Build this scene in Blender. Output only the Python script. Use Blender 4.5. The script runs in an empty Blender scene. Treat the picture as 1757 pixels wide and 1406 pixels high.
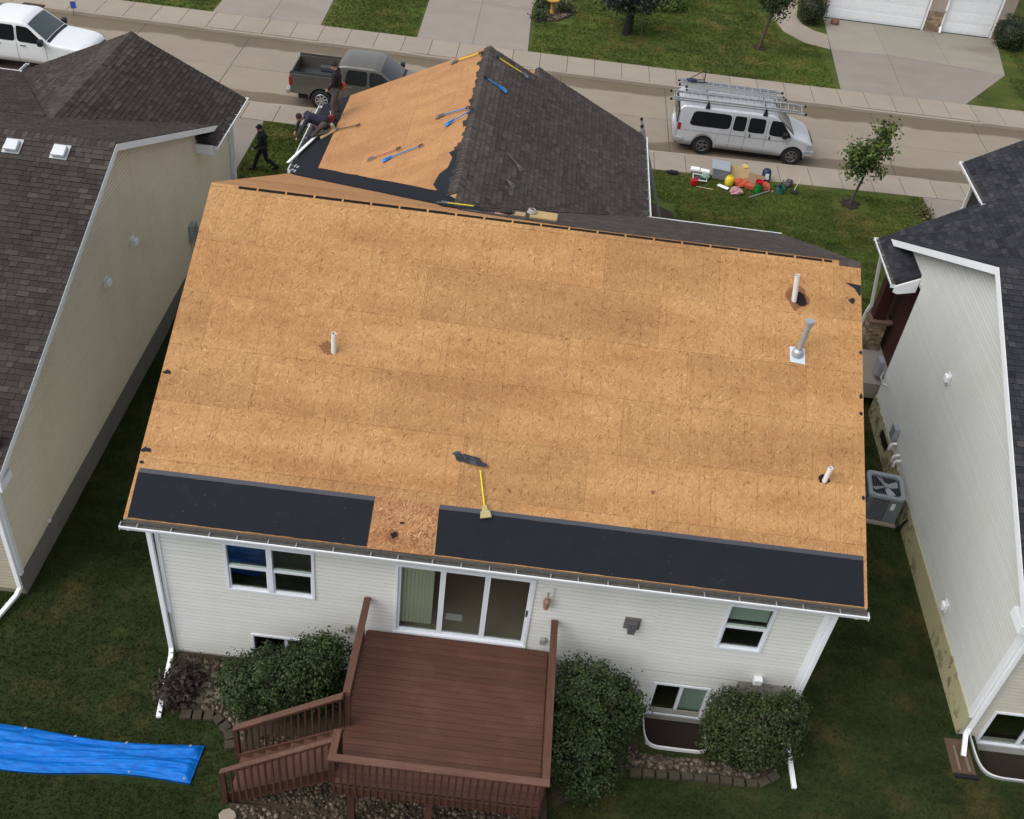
import bpy, math, random
from mathutils import Vector as V, Matrix

rad = math.radians
rnd = random.Random(11)
SC = bpy.context.scene
COL = SC.collection

# ------------------------------------------------------------------ camera
CAMPOS = V((-0.2190, -13.3017, 19.7206))
_right = V((0.99248062, 0.07340487, 0.09794873))
_down = V((0.12214809, -0.64546795, -0.75395688))
_fwd = V((0.00787866, 0.76025184, -0.64958069))
cam_data = bpy.data.cameras.new('camera')
cam = bpy.data.objects.new('camera', cam_data)
COL.objects.link(cam)
_m = Matrix((_right, -_down, -_fwd)).transposed().to_4x4()
_m.translation = CAMPOS
cam.matrix_world = _m
cam_data.sensor_fit = 'HORIZONTAL'
cam_data.sensor_width = 36.0
cam_data.lens = 1835.17 / 1757 * 36.0
cam_data.clip_start = 0.5
cam_data.clip_end = 2000
SC.camera = cam

# ------------------------------------------------------------------ sky and sun (overcast)
SUN_EL, SUN_AZ = rad(52), rad(238)      # azimuth clockwise from +y; the brighter part of a covered sky
world = bpy.data.worlds.new('World')
SC.world = world
world.use_nodes = True
wn = world.node_tree.nodes
wl = world.node_tree.links
for n_ in list(wn):
    wn.remove(n_)
w_out = wn.new('ShaderNodeOutputWorld')
w_bg = wn.new('ShaderNodeBackground')
w_sky = wn.new('ShaderNodeTexSky')
w_sky.sky_type = 'NISHITA'
w_sky.sun_disc = False
w_sky.sun_elevation = SUN_EL
w_sky.sun_rotation = SUN_AZ
w_sky.air_density = 1.0
w_sky.dust_density = 3.0
w_sky.ozone_density = 1.0
w_hs = wn.new('ShaderNodeHueSaturation')
w_hs.inputs['Saturation'].default_value = 0.28
w_bg.inputs['Strength'].default_value = 0.15
wl.new(w_sky.outputs[0], w_hs.inputs['Color'])
wl.new(w_hs.outputs[0], w_bg.inputs['Color'])
wl.new(w_bg.outputs[0], w_out.inputs[0])
sun_data = bpy.data.lights.new('sun', 'SUN')
sun_data.energy = 0.9
sun_data.angle = rad(70)
sun_data.color = (1.0, 0.97, 0.92)
sun = bpy.data.objects.new('sun', sun_data)
COL.objects.link(sun)
sun.location = (0, 0, 60)
_sd = V((math.sin(SUN_AZ) * math.cos(SUN_EL), math.cos(SUN_AZ) * math.cos(SUN_EL), math.sin(SUN_EL)))
sun.rotation_euler = _sd.to_track_quat('Z', 'Y').to_euler()

SC.view_settings.view_transform = 'Standard'
SC.view_settings.look = 'None'
SC.view_settings.gamma = 1.0
SC.view_settings.use_curve_mapping = False
SC.view_settings.exposure = 0.42
SC.render.engine = 'CYCLES'
SC.cycles.use_denoising = True
SC.cycles.max_bounces = 6
SC.cycles.diffuse_bounces = 3
SC.cycles.glossy_bounces = 3
SC.cycles.transmission_bounces = 4
SC.cycles.transparent_max_bounces = 8
SC.cycles.sample_clamp_indirect = 4.0

# ------------------------------------------------------------------ helpers
WL_ = {}          # untransformed world location of every object made here


class Fr:
    """a local frame: origin o, axes u, v, n"""
    def __init__(s, o, u, v, n=None):
        s.o = V(o); s.u = V(u).normalized(); s.v = V(v).normalized()
        s.n = V(n).normalized() if n else s.u.cross(s.v).normalized()

    def p(s, a, b, c=0.0):
        return s.o + s.u * a + s.v * b + s.n * c


ID = Fr((0, 0, 0), (1, 0, 0), (0, 1, 0))


class MB:
    """collects shapes; build() links them as ONE mesh object"""
    def __init__(s, fr=ID):
        s.v = []; s.f = []; s.t = []; s.fr = fr; s.tint = 0.5

    def _add(s, pts, faces, t=None):
        b = len(s.v)
        s.v.extend(pts)
        t = s.tint if t is None else t
        for f in faces:
            s.f.append([b + i for i in f]); s.t.append(t)
        return s

    def hexa(s, p, t=None):
        return s._add(p, [(3, 2, 1, 0), (4, 5, 6, 7), (0, 1, 5, 4), (1, 2, 6, 5), (2, 3, 7, 6), (3, 0, 4, 7)], t)

    def box(s, a0, a1, b0, b1, c0, c1, t=None, fr=None):
        q = (fr or s.fr).p
        return s.hexa([q(a0, b0, c0), q(a1, b0, c0), q(a1, b1, c0), q(a0, b1, c0),
                       q(a0, b0, c1), q(a1, b0, c1), q(a1, b1, c1), q(a0, b1, c1)], t)

    def cbox(s, c, sx, sy, sz, rz=0.0, t=None):
        ca, sa = math.cos(rz), math.sin(rz)
        return s.box(-sx / 2, sx / 2, -sy / 2, sy / 2, -sz / 2, sz / 2, t, Fr(c, (ca, sa, 0), (-sa, ca, 0)))

    def beam(s, p0, p1, w, h, up=(0, 0, 1), t=None):
        p0, p1 = V(p0), V(p1)
        d = (p1 - p0); L = d.length; d.normalize()
        side = d.cross(V(up))
        if side.length < 1e-5:
            side = d.cross(V((0, 1, 0)))
        side.normalize()
        u2 = side.cross(d)
        return s.box(0, L, -w / 2, w / 2, -h / 2, h / 2, t, Fr(p0, d, side, u2))

    def poly(s, pts, t=None):
        return s._add([V(p) for p in pts], [tuple(range(len(pts)))], t)

    def prism(s, poly, c0, c1, fr=None, t=None):
        q = (fr or s.fr).p
        n = len(poly)
        area = sum(poly[i][0] * poly[(i + 1) % n][1] - poly[(i + 1) % n][0] * poly[i][1] for i in range(n))
        if area < 0:
            poly = list(reversed(poly))
        pts = [q(a, b, c0) for a, b in poly] + [q(a, b, c1) for a, b in poly]
        fc = [tuple(range(n - 1, -1, -1)), tuple(range(n, 2 * n))]
        fc += [(i, (i + 1) % n, n + (i + 1) % n, n + i) for i in range(n)]
        return s._add(pts, fc, t)

    def tube(s, pts, r, n=8, cap=True, t=None):
        pts = [V(p) for p in pts]
        rs = r if isinstance(r, (list, tuple)) else [r] * len(pts)
        base = len(s.v)
        prev = None
        rings = []
        for i, p in enumerate(pts):
            d = (pts[min(i + 1, len(pts) - 1)] - pts[max(i - 1, 0)])
            if d.length < 1e-9:
                d = V((0, 0, 1))
            d.normalize()
            if prev is None:
                a = d.orthogonal().normalized()
            else:
                a = (prev - d * prev.dot(d))
                a = a.normalized() if a.length > 1e-6 else d.orthogonal().normalized()
            prev = a
            b = d.cross(a)
            rings.append([p + (a * math.cos(6.28318 * k / n) + b * math.sin(6.28318 * k / n)) * rs[i] for k in range(n)])
        for rg in rings:
            s.v.extend(rg)
        tt = s.tint if t is None else t
        for i in range(len(pts) - 1):
            for k in range(n):
                k2 = (k + 1) % n
                s.f.append([base + i * n + k, base + i * n + k2, base + (i + 1) * n + k2, base + (i + 1) * n + k]); s.t.append(tt)
        if cap:
            s.f.append([base + k for k in range(n - 1, -1, -1)]); s.t.append(tt)
            e = base + (len(pts) - 1) * n
            s.f.append([e + k for k in range(n)]); s.t.append(tt)
        return s

    def lathe(s, prof, c=(0, 0, 0), axis=(0, 0, 1), n=16, t=None):
        """prof: list of (radius, height along axis)"""
        c = V(c); ax = V(axis).normalized(); a = ax.orthogonal().normalized(); b = ax.cross(a)
        base = len(s.v); tt = s.tint if t is None else t
        for r, h in prof:
            for k in range(n):
                w = 6.283185 * k / n
                s.v.append(c + ax * h + (a * math.cos(w) + b * math.sin(w)) * max(r, 1e-4))
        for i in range(len(prof) - 1):
            for k in range(n):
                k2 = (k + 1) % n
                s.f.append([base + i * n + k, base + i * n + k2, base + (i + 1) * n + k2, base + (i + 1) * n + k]); s.t.append(tt)
        return s

    def ball(s, c, rx, ry=None, rz=None, n=10, m=6, t=None):
        ry = rx if ry is None else ry; rz = rx if rz is None else rz
        c = V(c); base = len(s.v); tt = s.tint if t is None else t
        for i in range(m + 1):
            ph = math.pi * i / m
            for k in range(n):
                w = 6.283185 * k / n
                s.v.append(c + V((rx * math.sin(ph) * math.cos(w), ry * math.sin(ph) * math.sin(w), rz * math.cos(ph))))
        for i in range(m):
            for k in range(n):
                k2 = (k + 1) % n
                s.f.append([base + i * n + k2, base + i * n + k, base + (i + 1) * n + k, base + (i + 1) * n + k2]); s.t.append(tt)
        return s

    def mesh(s, name, origin):
        me = bpy.data.meshes.new(name)
        me.from_pydata([tuple(p - origin) for p in s.v], [], s.f)
        at = me.attributes.new('tint', 'FLOAT', 'FACE')
        at.data.foreach_set('value', s.t)
        me.update()
        return me

    def build(s, name, mat, parent=None, smooth=False, bevel=0.0, origin=None, seg=2):
        if not s.v:
            return None
        if origin is None:
            xs = [p.x for p in s.v]; ys = [p.y for p in s.v]; zs = [p.z for p in s.v]
            origin = V(((min(xs) + max(xs)) / 2, (min(ys) + max(ys)) / 2, (min(zs) + max(zs)) / 2 if parent else min(zs)))
        origin = V(origin)
        me = s.mesh(name, origin)
        o = bpy.data.objects.new(name, me)
        COL.objects.link(o)
        me.materials.append(mat)
        if parent is not None:
            o.parent = parent
            o.location = origin - WL_[parent]
        else:
            o.location = origin
        WL_[o] = origin
        if smooth:
            me.polygons.foreach_set('use_smooth', [True] * len(me.polygons))
        if bevel:
            b = o.modifiers.new('bevel', 'BEVEL'); b.width = bevel; b.segments = seg; b.limit_method = 'ANGLE'; b.angle_limit = rad(35)
        return o


def tag(o, label=None, cat=None, group=None, kind=None):
    if label: o['label'] = label
    if cat: o['category'] = cat
    if group: o['group'] = group
    if kind: o['kind'] = kind
    return o


def thing(name, label, cat, loc=(0, 0, 0), group=None):
    o = bpy.data.objects.new(name, None)
    o.empty_display_size = 0.2
    COL.objects.link(o)
    o.location = loc
    WL_[o] = V(loc)
    return tag(o, label, cat, group)


def struct(o):
    o['kind'] = 'structure'
    return o


def copy_tree(o, parent=None):
    c = o.copy(); COL.objects.link(c)
    if parent is not None:
        c.parent = parent
    WL_[c] = WL_[o].copy()
    for ch in [k for k in WL_ if k.parent == o]:
        copy_tree(ch, c)
    return c


def clip_interval(poly, b):
    """interval of a where the convex polygon meets the line b = const"""
    xs = []
    n = len(poly)
    for i in range(n):
        (a0, b0), (a1, b1) = poly[i], poly[(i + 1) % n]
        if (b0 - b) * (b1 - b) <= 0 and abs(b1 - b0) > 1e-9:
            xs.append(a0 + (a1 - a0) * (b - b0) / (b1 - b0))
    return (min(xs), max(xs)) if len(xs) >= 2 else None


def in_view(p, margin=0.0):
    d = V(p) - CAMPOS
    z = d.dot(_fwd)
    x = 878.5 + 1835.17 * d.dot(_right) / z
    y = 703 + 1835.17 * d.dot(_down) / z
    return -margin < x < 1757 + margin and -margin < y < 1406 + margin


# ------------------------------------------------------------------ materials
def srgb(r, g, b):
    def f(c):
        c /= 255.0
        return c / 12.92 if c <= 0.04045 else ((c + 0.055) / 1.055) ** 2.4
    return (f(r), f(g), f(b), 1.0)


class NM:
    def __init__(s, name, rough=0.6, spec=0.35, metal=0.0):
        s.m = bpy.data.materials.new(name); s.m.use_nodes = True
        s.t = s.m.node_tree; s.b = s.t.nodes['Principled BSDF']
        s.b.inputs['Roughness'].default_value = rough
        s.b.inputs['Specular IOR Level'].default_value = spec
        s.b.inputs['Metallic'].default_value = metal
        s._pos = None

    def node(s, typ, **kw):
        n = s.t.nodes.new(typ)
        for k, v in kw.items():
            setattr(n, k, v)
        return n

    def put(s, sock, val):
        if isinstance(val, bpy.types.NodeSocket):
            s.t.links.new(val, sock)
        else:
            sock.default_value = val

    @property
    def pos(s):
        if s._pos is None:
            s._pos = s.node('ShaderNodeNewGeometry').outputs['Position']
        return s._pos

    def obj(s):
        return s.node('ShaderNodeTexCoord').outputs['Object']

    def mapped(s, scale=(1, 1, 1), rot=(0, 0, 0), vec=None, loc=(0, 0, 0)):
        n = s.node('ShaderNodeMapping')
        s.put(n.inputs['Vector'], vec or s.pos)
        n.inputs['Scale'].default_value = scale
        n.inputs['Rotation'].default_value = rot
        n.inputs['Location'].default_value = loc
        return n.outputs[0]

    def noise(s, scale, detail=4.0, rough=0.55, vec=None, dist=0.0):
        n = s.node('ShaderNodeTexNoise')
        s.put(n.inputs['Vector'], vec or s.pos)
        n.inputs['Scale'].default_value = scale
        n.inputs['Detail'].default_value = detail
        n.inputs['Roughness'].default_value = rough
        n.inputs['Distortion'].default_value = dist
        return n.outputs['Fac']

    def voro(s, scale, vec=None, out='Color', feature='F1', rnd_=1.0):
        n = s.node('ShaderNodeTexVoronoi', feature=feature)
        s.put(n.inputs['Vector'], vec or s.pos)
        n.inputs['Scale'].default_value = scale
        n.inputs['Randomness'].default_value = rnd_
        return n.outputs[out]

    def ramp(s, fac, stops):
        n = s.node('ShaderNodeValToRGB')
        s.put(n.inputs[0], fac)
        cr = n.color_ramp
        while len(cr.elements) > 1:
            cr.elements.remove(cr.elements[0])
        cr.elements[0].position = stops[0][0]; cr.elements[0].color = col(stops[0][1])
        for p, c in stops[1:]:
            e = cr.elements.new(p); e.color = col(c)
        return n.outputs[0]

    def mix(s, fac, a, b, mode='MIX'):
        n = s.node('ShaderNodeMix', data_type='RGBA', blend_type=mode)
        s.put(n.inputs[0], fac); s.put(n.inputs[6], a if isinstance(a, bpy.types.NodeSocket) else col(a))
        s.put(n.inputs[7], b if isinstance(b, bpy.types.NodeSocket) else col(b))
        return n.outputs[2]

    def math(s, op, a, b=0.0, c=0.0):
        n = s.node('ShaderNodeMath', operation=op)
        s.put(n.inputs[0], a); s.put(n.inputs[1], b); s.put(n.inputs[2], c)
        return n.outputs[0]

    def mr(s, val, a, b, c=0.0, d=1.0):
        n = s.node('ShaderNodeMapRange')
        s.put(n.inputs[0], val)
        for i, x in enumerate((a, b, c, d)):
            n.inputs[i + 1].default_value = x
        return n.outputs[0]

    def sep(s, vec=None):
        n = s.node('ShaderNodeSeparateXYZ')
        s.put(n.inputs[0], vec or s.pos)
        return n.outputs

    def attr(s, name='tint'):
        return s.node('ShaderNodeAttribute', attribute_name=name).outputs['Fac']

    def rand(s):
        return s.node('ShaderNodeObjectInfo').outputs['Random']

    def scale_col(s, colr, fac):
        """multiply a colour by a grey factor"""
        n = s.node('ShaderNodeVectorMath', operation='SCALE')
        s.put(n.inputs[0], colr); s.put(n.inputs['Scale'], fac)
        return n.outputs[0]

    def bump(s, h, strength=0.3, dist=0.01):
        n = s.node('ShaderNodeBump')
        s.put(n.inputs['Height'], h)
        n.inputs['Strength'].default_value = strength
        n.inputs['Distance'].default_value = dist
        s.t.links.new(n.outputs[0], s.b.inputs['Normal'])

    def color(s, c):
        s.put(s.b.inputs['Base Color'], c if isinstance(c, bpy.types.NodeSocket) else col(c))
        return s.m

    def rough(s, r):
        s.put(s.b.inputs['Roughness'], r)


def col(c):
    if isinstance(c, (int, float)):
        return (c, c, c, 1.0)
    return (c[0], c[1], c[2], 1.0)


def plain(name, base, rough=0.6, var=0.12, scale=6.0, metal=0.0, spec=0.35, bump=0.0, bscale=60.0, tint=0.0, objc=False):
    m = NM(name, rough, spec, metal)
    vec = m.obj() if objc else m.pos
    f = m.noise(scale, 5, 0.6, vec)
    c = m.mix(f, [k * (1 - var) for k in base[:3]], [k * (1 + var) for k in base[:3]])
    if tint:
        c = m.scale_col(c, m.mr(m.attr(), 0, 1, 1 - tint, 1 + tint))
    m.color(c)
    if bump:
        m.bump(m.noise(bscale, 3, 0.6, vec), bump, 0.01)
    return m.m


def osb_mat(name, axis, dark=1.0, period=0.4064, red=0.0, rough_face=False):
    m = NM(name, 0.75, 0.2)
    ps = m.pos
    wob = m.node('ShaderNodeTexNoise'); m.put(wob.inputs['Vector'], ps); wob.inputs['Scale'].default_value = 30
    wv = m.node('ShaderNodeMix', data_type='VECTOR'); wv.inputs[0].default_value = 0.012
    m.put(wv.inputs[4], ps); m.put(wv.inputs[5], wob.outputs['Color'])
    vec = wv.outputs[1]
    cells = []
    for rz, lc in ((0.25, 0), (1.25, 3), (-0.75, 7), (2.1, 11)):
        mp = m.mapped((11.5, 50, 0), (0, 0, 0), m.mapped((1, 1, 1), (0, 0, rz), vec, (lc, lc, 0)))
        vc = m.voro(1.0, mp)
        cells.append(m.sep(vc)[0])
    sel1 = m.mr(m.noise(9, 2), 0.44, 0.56)
    sel2 = m.mr(m.noise(7, 2, vec=m.mapped((1, 1, 1), loc=(9, 4, 2))), 0.44, 0.56)
    a = m.mix(sel1, cells[0], cells[1]); b = m.mix(sel1, cells[2], cells[3])
    f = m.mix(sel2, a, b)
    k = dark
    c = m.ramp(f, [(0.0, (0.250 * k, 0.115 * k, 0.046 * k)), (0.15, (0.372 * k, 0.195 * k, 0.080 * k)), (0.6, (0.438 * k, 0.243 * k, 0.100 * k)),
                   (0.9, (0.480 * k, 0.280 * k, 0.118 * k)), (1.0, (0.56 * k, 0.362 * k, 0.165 * k))])
    if rough_face:      # the rough side of a newer panel, darker and more contrasted
        c = m.ramp(f, [(0.0, (0.16, 0.07, 0.03)), (0.25, (0.31, 0.145, 0.062)), (0.6, (0.41, 0.212, 0.094)), (0.85, (0.47, 0.26, 0.12)), (1.0, (0.60, 0.39, 0.20))])
    # broad browner bands and per-sheet differences
    band = m.noise(1.0, 3, 0.6, m.mapped((0.28, 1.05, 1.05)))
    c = m.mix(m.mr(band, 0.40, 0.64, 0.0, 0.68), c, m.mix(1.0, c, (0.70, 0.61, 0.56), 'MULTIPLY'))
    blot = m.noise(2.6, 4, 0.65)
    c = m.mix(m.mr(blot, 0.50, 0.75, 0.0, 0.4), c, m.mix(1.0, c, (0.72, 0.66, 0.66), 'MULTIPLY'))
    pale = m.noise(4.2, 3, 0.6, m.mapped((1, 1, 1), loc=(5, 1, 0)))
    c = m.mix(m.mr(pale, 0.55, 0.75, 0.0, 0.35), c, m.mix(1.0, c, (1.12, 1.14, 1.15), 'MULTIPLY'))
    c = m.scale_col(c, m.mr(m.rand(), 0, 1, 0.93, 1.06))
    # nail rows on the printed layout lines, broken up
    xs = m.sep()['XYZ'.index(axis)]
    ln = m.math('PINGPONG', m.math('ADD', m.math('ADD', xs, m.math('MULTIPLY', m.rand(), 0.4)), m.math('MULTIPLY', m.noise(1.3, 2), 0.03)), period / 2)
    line = m.mr(ln, 0.004, 0.011, 1.0, 0.0)
    brk = m.mr(m.noise(7.0, 3, 0.7, m.mapped((1, 1, 1), loc=(2, 8, 1))), 0.42, 0.62, 0.06, 0.55)
    c = m.mix(m.math('MULTIPLY', line, brk), c, (0.13, 0.065, 0.03))
    # black specks and torn felt crumbs
    sp = m.noise(38, 2, 0.5, m.mapped((0.7, 1, 1), loc=(3, 3, 3)))
    c = m.mix(m.mr(sp, 0.735, 0.765, 0, 0.75), c, (0.06, 0.035, 0.025))
    if red:
        c = m.mix(red, c, (0.50, 0.24, 0.115))
    m.color(c)
    m.bump(f, 0.25, 0.002)
    return m.m


def shingle_mat(name, stops, moss=None):
    m = NM(name, 0.9, 0.15)
    t = m.attr()
    c = m.ramp(t, stops)
    gr = m.noise(110, 2, 0.7)
    c = m.scale_col(c, m.mr(gr, 0.2, 0.8, 0.62, 1.38))
    big = m.noise(0.55, 4, 0.6)
    c = m.scale_col(c, m.mr(big, 0.3, 0.7, 0.86, 1.14))
    m.color(c)
    m.bump(gr, 0.5, 0.004)
    return m.m


def siding_mat(name, base, dirt=(0.5, 0.5, 0.35), damt=0.35):
    m = NM(name, 0.5, 0.35)
    c = m.mix(m.noise(0.8, 4, 0.6), [k * 0.94 for k in base], [k * 1.04 for k in base])
    st = m.noise(1.0, 5, 0.65, m.mapped((1.1, 1.1, 0.25)))
    c = m.mix(m.mr(st, 0.48, 0.8, 0, damt), c, m.mix(1.0, c, dirt, 'MULTIPLY'))
    fine = m.noise(30, 3, 0.6, m.mapped((0.3, 0.3, 1.5)))
    c = m.scale_col(c, m.mr(fine, 0.3, 0.7, 0.96, 1.03))
    c = m.scale_col(c, m.mr(m.rand(), 0, 1, 0.97, 1.02))
    m.color(c)
    return m.m


def concrete_mat(name, base, wet=False, stain=0.25):
    m = NM(name, 0.85, 0.25)
    c = m.mix(m.noise(1.1, 6, 0.62), [k * 0.86 for k in base], [k * 1.12 for k in base])
    c = m.scale_col(c, m.mr(m.noise(45, 3, 0.7), 0.25, 0.75, 0.90, 1.10))
    st = m.noise(0.35, 5, 0.6, m.mapped((0.5, 1.6, 1)))
    c = m.mix(m.mr(st, 0.52, 0.75, 0, stain), c, m.mix(1.0, c, (0.62, 0.58, 0.52), 'MULTIPLY'))
    c = m.scale_col(c, m.mr(m.rand(), 0, 1, 0.95, 1.05))
    if wet:
        xyz = m.sep()
        w = m.math('ADD', xyz[1], m.math('MULTIPLY', m.math('SUBTRACT', m.noise(0.22, 4, 0.55), 0.5), 2.6))
        near = m.mr(m.math('SUBTRACT', w, m.math('MULTIPLY', m.math('MAXIMUM', m.math('SUBTRACT', xyz[0], 4.0), 0.0), 0.045)), 25.95, 26.1, 1.0, 0.0)
        far = m.mr(w, 30.15, 30.3, 0.0, 1.0)
        wf = m.math('MAXIMUM', near, far)
        c = m.mix(m.math('MULTIPLY', wf, 0.9), c, m.mix(1.0, c, (0.50, 0.46, 0.39), 'MULTIPLY'))
        m.rough(m.mr(wf, 0, 1, 0.85, 0.6))
    m.color(c)
    m.bump(m.noise(90, 3, 0.6), 0.25, 0.004)
    return m.m


def grass_mat(name, hue, dry):
    m = NM(name, 0.9, 0.1)
    a = m.noise(0.45, 5, 0.6)
    c = m.mix(m.mr(a, 0.3, 0.7), [k * 0.7 for k in hue], [k * 1.3 for k in hue])
    stripes = m.noise(1.0, 4, 0.6, m.mapped((0.35, 1.5, 1), (0, 0, -0.25)))
    c = m.scale_col(c, m.mr(stripes, 0.3, 0.7, 0.75, 1.25))
    d = m.noise(0.8, 5, 0.65, m.mapped((1, 1, 1), loc=(4, 9, 0)))
    c = m.mix(m.mr(d, 0.50, 0.72, 0, 0.8), c, dry)
    f1 = m.noise(55, 3, 0.75)
    f2 = m.noise(16, 4, 0.75, m.mapped((1, 1, 1), loc=(1, 2, 0)))
    c = m.scale_col(c, m.mr(f1, 0.25, 0.75, 0.45, 1.55))
    c = m.scale_col(c, m.mr(f2, 0.25, 0.75, 0.7, 1.3))
    c = m.scale_col(c, m.mr(m.attr(), 0, 1, 0.7, 1.3))
    m.color(c)
    m.bump(m.math('ADD', f1, f2), 0.8, 0.03)
    return m.m


def leaf_mat(name, dark, light, yellow=None):
    m = NM(name, 0.55, 0.25)
    t = m.attr()
    c = m.mix(t, dark, light)
    if yellow:
        c = m.mix(m.mr(m.noise(2.5, 3), 0.55, 0.75, 0, 0.5), c, yellow)
    m.color(c)
    m.b.inputs['Transmission Weight'].default_value = 0.0
    return m.m


def glass_mat(name, tint=(0.84, 0.87, 0.85), refl=1.0):
    m = NM(name)
    tr = m.node('ShaderNodeBsdfTransparent'); tr.inputs[0].default_value = col(tint)
    gl = m.node('ShaderNodeBsdfGlossy'); gl.inputs['Roughness'].default_value = 0.015
    gl.inputs[0].default_value = (refl, refl, refl, 1)
    lw = m.node('ShaderNodeLayerWeight'); lw.inputs[0].default_value = 0.5
    fre = m.math('ADD', 0.035, m.math('MULTIPLY', m.math('POWER', lw.outputs['Facing'], 4.0), 0.6))
    mx = m.node('ShaderNodeMixShader')
    m.put(mx.inputs[0], fre); m.put(mx.inputs[1], tr.outputs[0]); m.put(mx.inputs[2], gl.outputs[0])
    out = m.t.nodes['Material Output']
    m.t.links.new(mx.outputs[0], out.inputs[0])
    return m.m


def wood_mat(name, base, axis='X', wear=0.3, rough=0.6):
    m = NM(name, rough, 0.3)
    sc = {'X': (1.2, 26, 26), 'Y': (26, 1.2, 26), 'Z': (26, 26, 1.2)}[axis]
    g = m.noise(1.0, 4, 0.6, m.mapped(sc))
    c = m.mix(m.mr(g, 0.25, 0.75), [k * 0.72 for k in base], [k * 1.25 for k in base])
    wv = m.noise(1.4, 4, 0.6)
    c = m.mix(m.mr(wv, 0.5, 0.75, 0, wear), c, [min(1, k * 1.5 + 0.02) for k in base])
    c = m.scale_col(c, m.mr(m.rand(), 0, 1, 0.86, 1.12))
    m.color(c)
    m.bump(g, 0.3, 0.003)
    return m.m


def foundation_mat(name, base, under):
    m = NM(name, 0.85, 0.2)
    c = m.mix(m.noise(2.0, 5, 0.65), [k * 0.85 for k in base], [k * 1.1 for k in base])
    pl = m.noise(2.2, 6, 0.72, m.mapped((1, 1.6, 1.3), (0, 0, 0.4)))
    fl = m.noise(0.5, 2, 0.5, m.mapped((1, 1, 1), loc=(0, 3.0, 0)))
    pk = m.math('MULTIPLY', m.mr(pl, 0.505, 0.54), m.mr(fl, 0.38, 0.50))
    c = m.mix(m.math('MULTIPLY', pk, 0.85), c, under)
    m.color(c)
    m.bump(m.math('SUBTRACT', m.noise(20, 3), pk), 0.5, 0.01)
    return m.m


def paint_mat(name, base, metal=0.25, rough=0.3, dust=0.15):
    m = NM(name, rough, 0.5, metal)
    v = m.obj()
    c = m.mix(m.mr(m.noise(3, 5, 0.6, v), 0.4, 0.8, 0, dust), base, (0.30, 0.27, 0.23))
    m.color(c)
    m.b.inputs['Coat Weight'].default_value = 0.35
    m.b.inputs['Coat Roughness'].default_value = 0.12
    return m.m


def shield_mat(name):
    m = NM(name, 0.85, 0.15)
    c = m.mix(m.noise(2.2, 5, 0.65), (0.0100, 0.0120, 0.0165), (0.0160, 0.0188, 0.0245))
    c = m.scale_col(c, m.mr(m.noise(120, 2, 0.7), 0.25, 0.75, 0.7, 1.35))
    scuff = m.math('MULTIPLY', m.mr(m.noise(3.0, 5, 0.7, m.mapped((0.7, 1, 1), loc=(3, 1, 0))), 0.60, 0.78, 0, 0.5), m.mr(m.noise(40, 3), 0.4, 0.7))
    c = m.mix(scuff, c, (0.06, 0.06, 0.062))
    dots = m.mr(m.voro(6.5, out='Distance'), 0.045, 0.07, 0.75, 0.0)
    c = m.mix(m.math('MULTIPLY', dots, m.mr(m.noise(1.3, 3), 0.48, 0.58)), c, (0.16, 0.13, 0.10))
    m.color(c)
    m.bump(m.math('ADD', m.math('MULTIPLY', m.noise(1.6, 3, 0.5, m.mapped((0.35, 1.6, 1.6))), 6.0), m.noise(160, 2)), 0.35, 0.006)
    return m.m


MT = {}
MT['osb'] = osb_mat('osb', 'X')
MT['osb_wing'] = osb_mat('osb_wing', 'Y', 0.93, 0.61, 0.28)
MT['osb_front'] = osb_mat('osb_front', 'X', 0.93, 0.61, 0.28)
MT['osb_patch'] = osb_mat('osb_patch', 'X', 0.86, 50.0, 0.0, True)
MT['shield'] = shield_mat('ice_shield')
MT['shield_lap'] = plain('ice_shield_lap', (0.05, 0.053, 0.068), 0.6, 0.15, 8.0, spec=0.35)
MT['felt'] = plain('felt', (0.017, 0.020, 0.028), 0.85, 0.3, 5, spec=0.15, bump=0.4, bscale=120)
brown = [(0.0, (0.013, 0.011, 0.011)), (0.2, (0.046, 0.038, 0.035)), (0.5, (0.062, 0.052, 0.047)), (1.0, (0.096, 0.081, 0.073))]
MT['shingle_main'] = shingle_mat('shingle_main', brown)
MT['shingle_left'] = shingle_mat('shingle_left', [(0.0, (0.009, 0.008, 0.008)), (0.2, (0.032, 0.027, 0.024)), (0.5, (0.045, 0.037, 0.034)), (1.0, (0.078, 0.067, 0.058))])
MT['shingle_right'] = shingle_mat('shingle_right', [(0.0, (0.006, 0.006, 0.007)), (0.2, (0.018, 0.019, 0.024)), (0.5, (0.030, 0.031, 0.038)), (1.0, (0.062, 0.060, 0.063))])
MT['deck_under'] = plain('roof_deck_dark', (0.03, 0.026, 0.025), 0.9)
MT['void'] = plain('attic_dark', (0.010, 0.007, 0.006), 0.95, 0.2)
MT['white'] = plain('white_trim', (0.82, 0.84, 0.86), 0.45, 0.06, 2.0)
MT['white_dirty'] = plain('white_trim_dirty', (0.60, 0.60, 0.58), 0.5, 0.18, 3.0)
MT['vinyl'] = plain('window_vinyl', (0.72, 0.75, 0.80), 0.35, 0.05, 3.0, spec=0.45)
MT['siding_main'] = siding_mat('siding_main', (0.73, 0.73, 0.69), (0.84, 0.83, 0.76), 0.35)
MT['siding_left'] = siding_mat('siding_left', (0.76, 0.68, 0.525), (0.80, 0.74, 0.58), 0.55)  # side wall copy lightened to stand for more light; rear copy left darker
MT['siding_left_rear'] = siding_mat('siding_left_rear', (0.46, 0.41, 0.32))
MT['siding_right'] = siding_mat('siding_right', (0.70, 0.71, 0.675), (0.88, 0.87, 0.78), 0.4)
MT['found_left'] = plain('foundation_grey', (0.17, 0.155, 0.135), 0.9, 0.3, 3, bump=0.5, bscale=40)
MT['found_right'] = foundation_mat('foundation_peeling', (0.46, 0.42, 0.25), (0.16, 0.135, 0.08))
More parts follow.
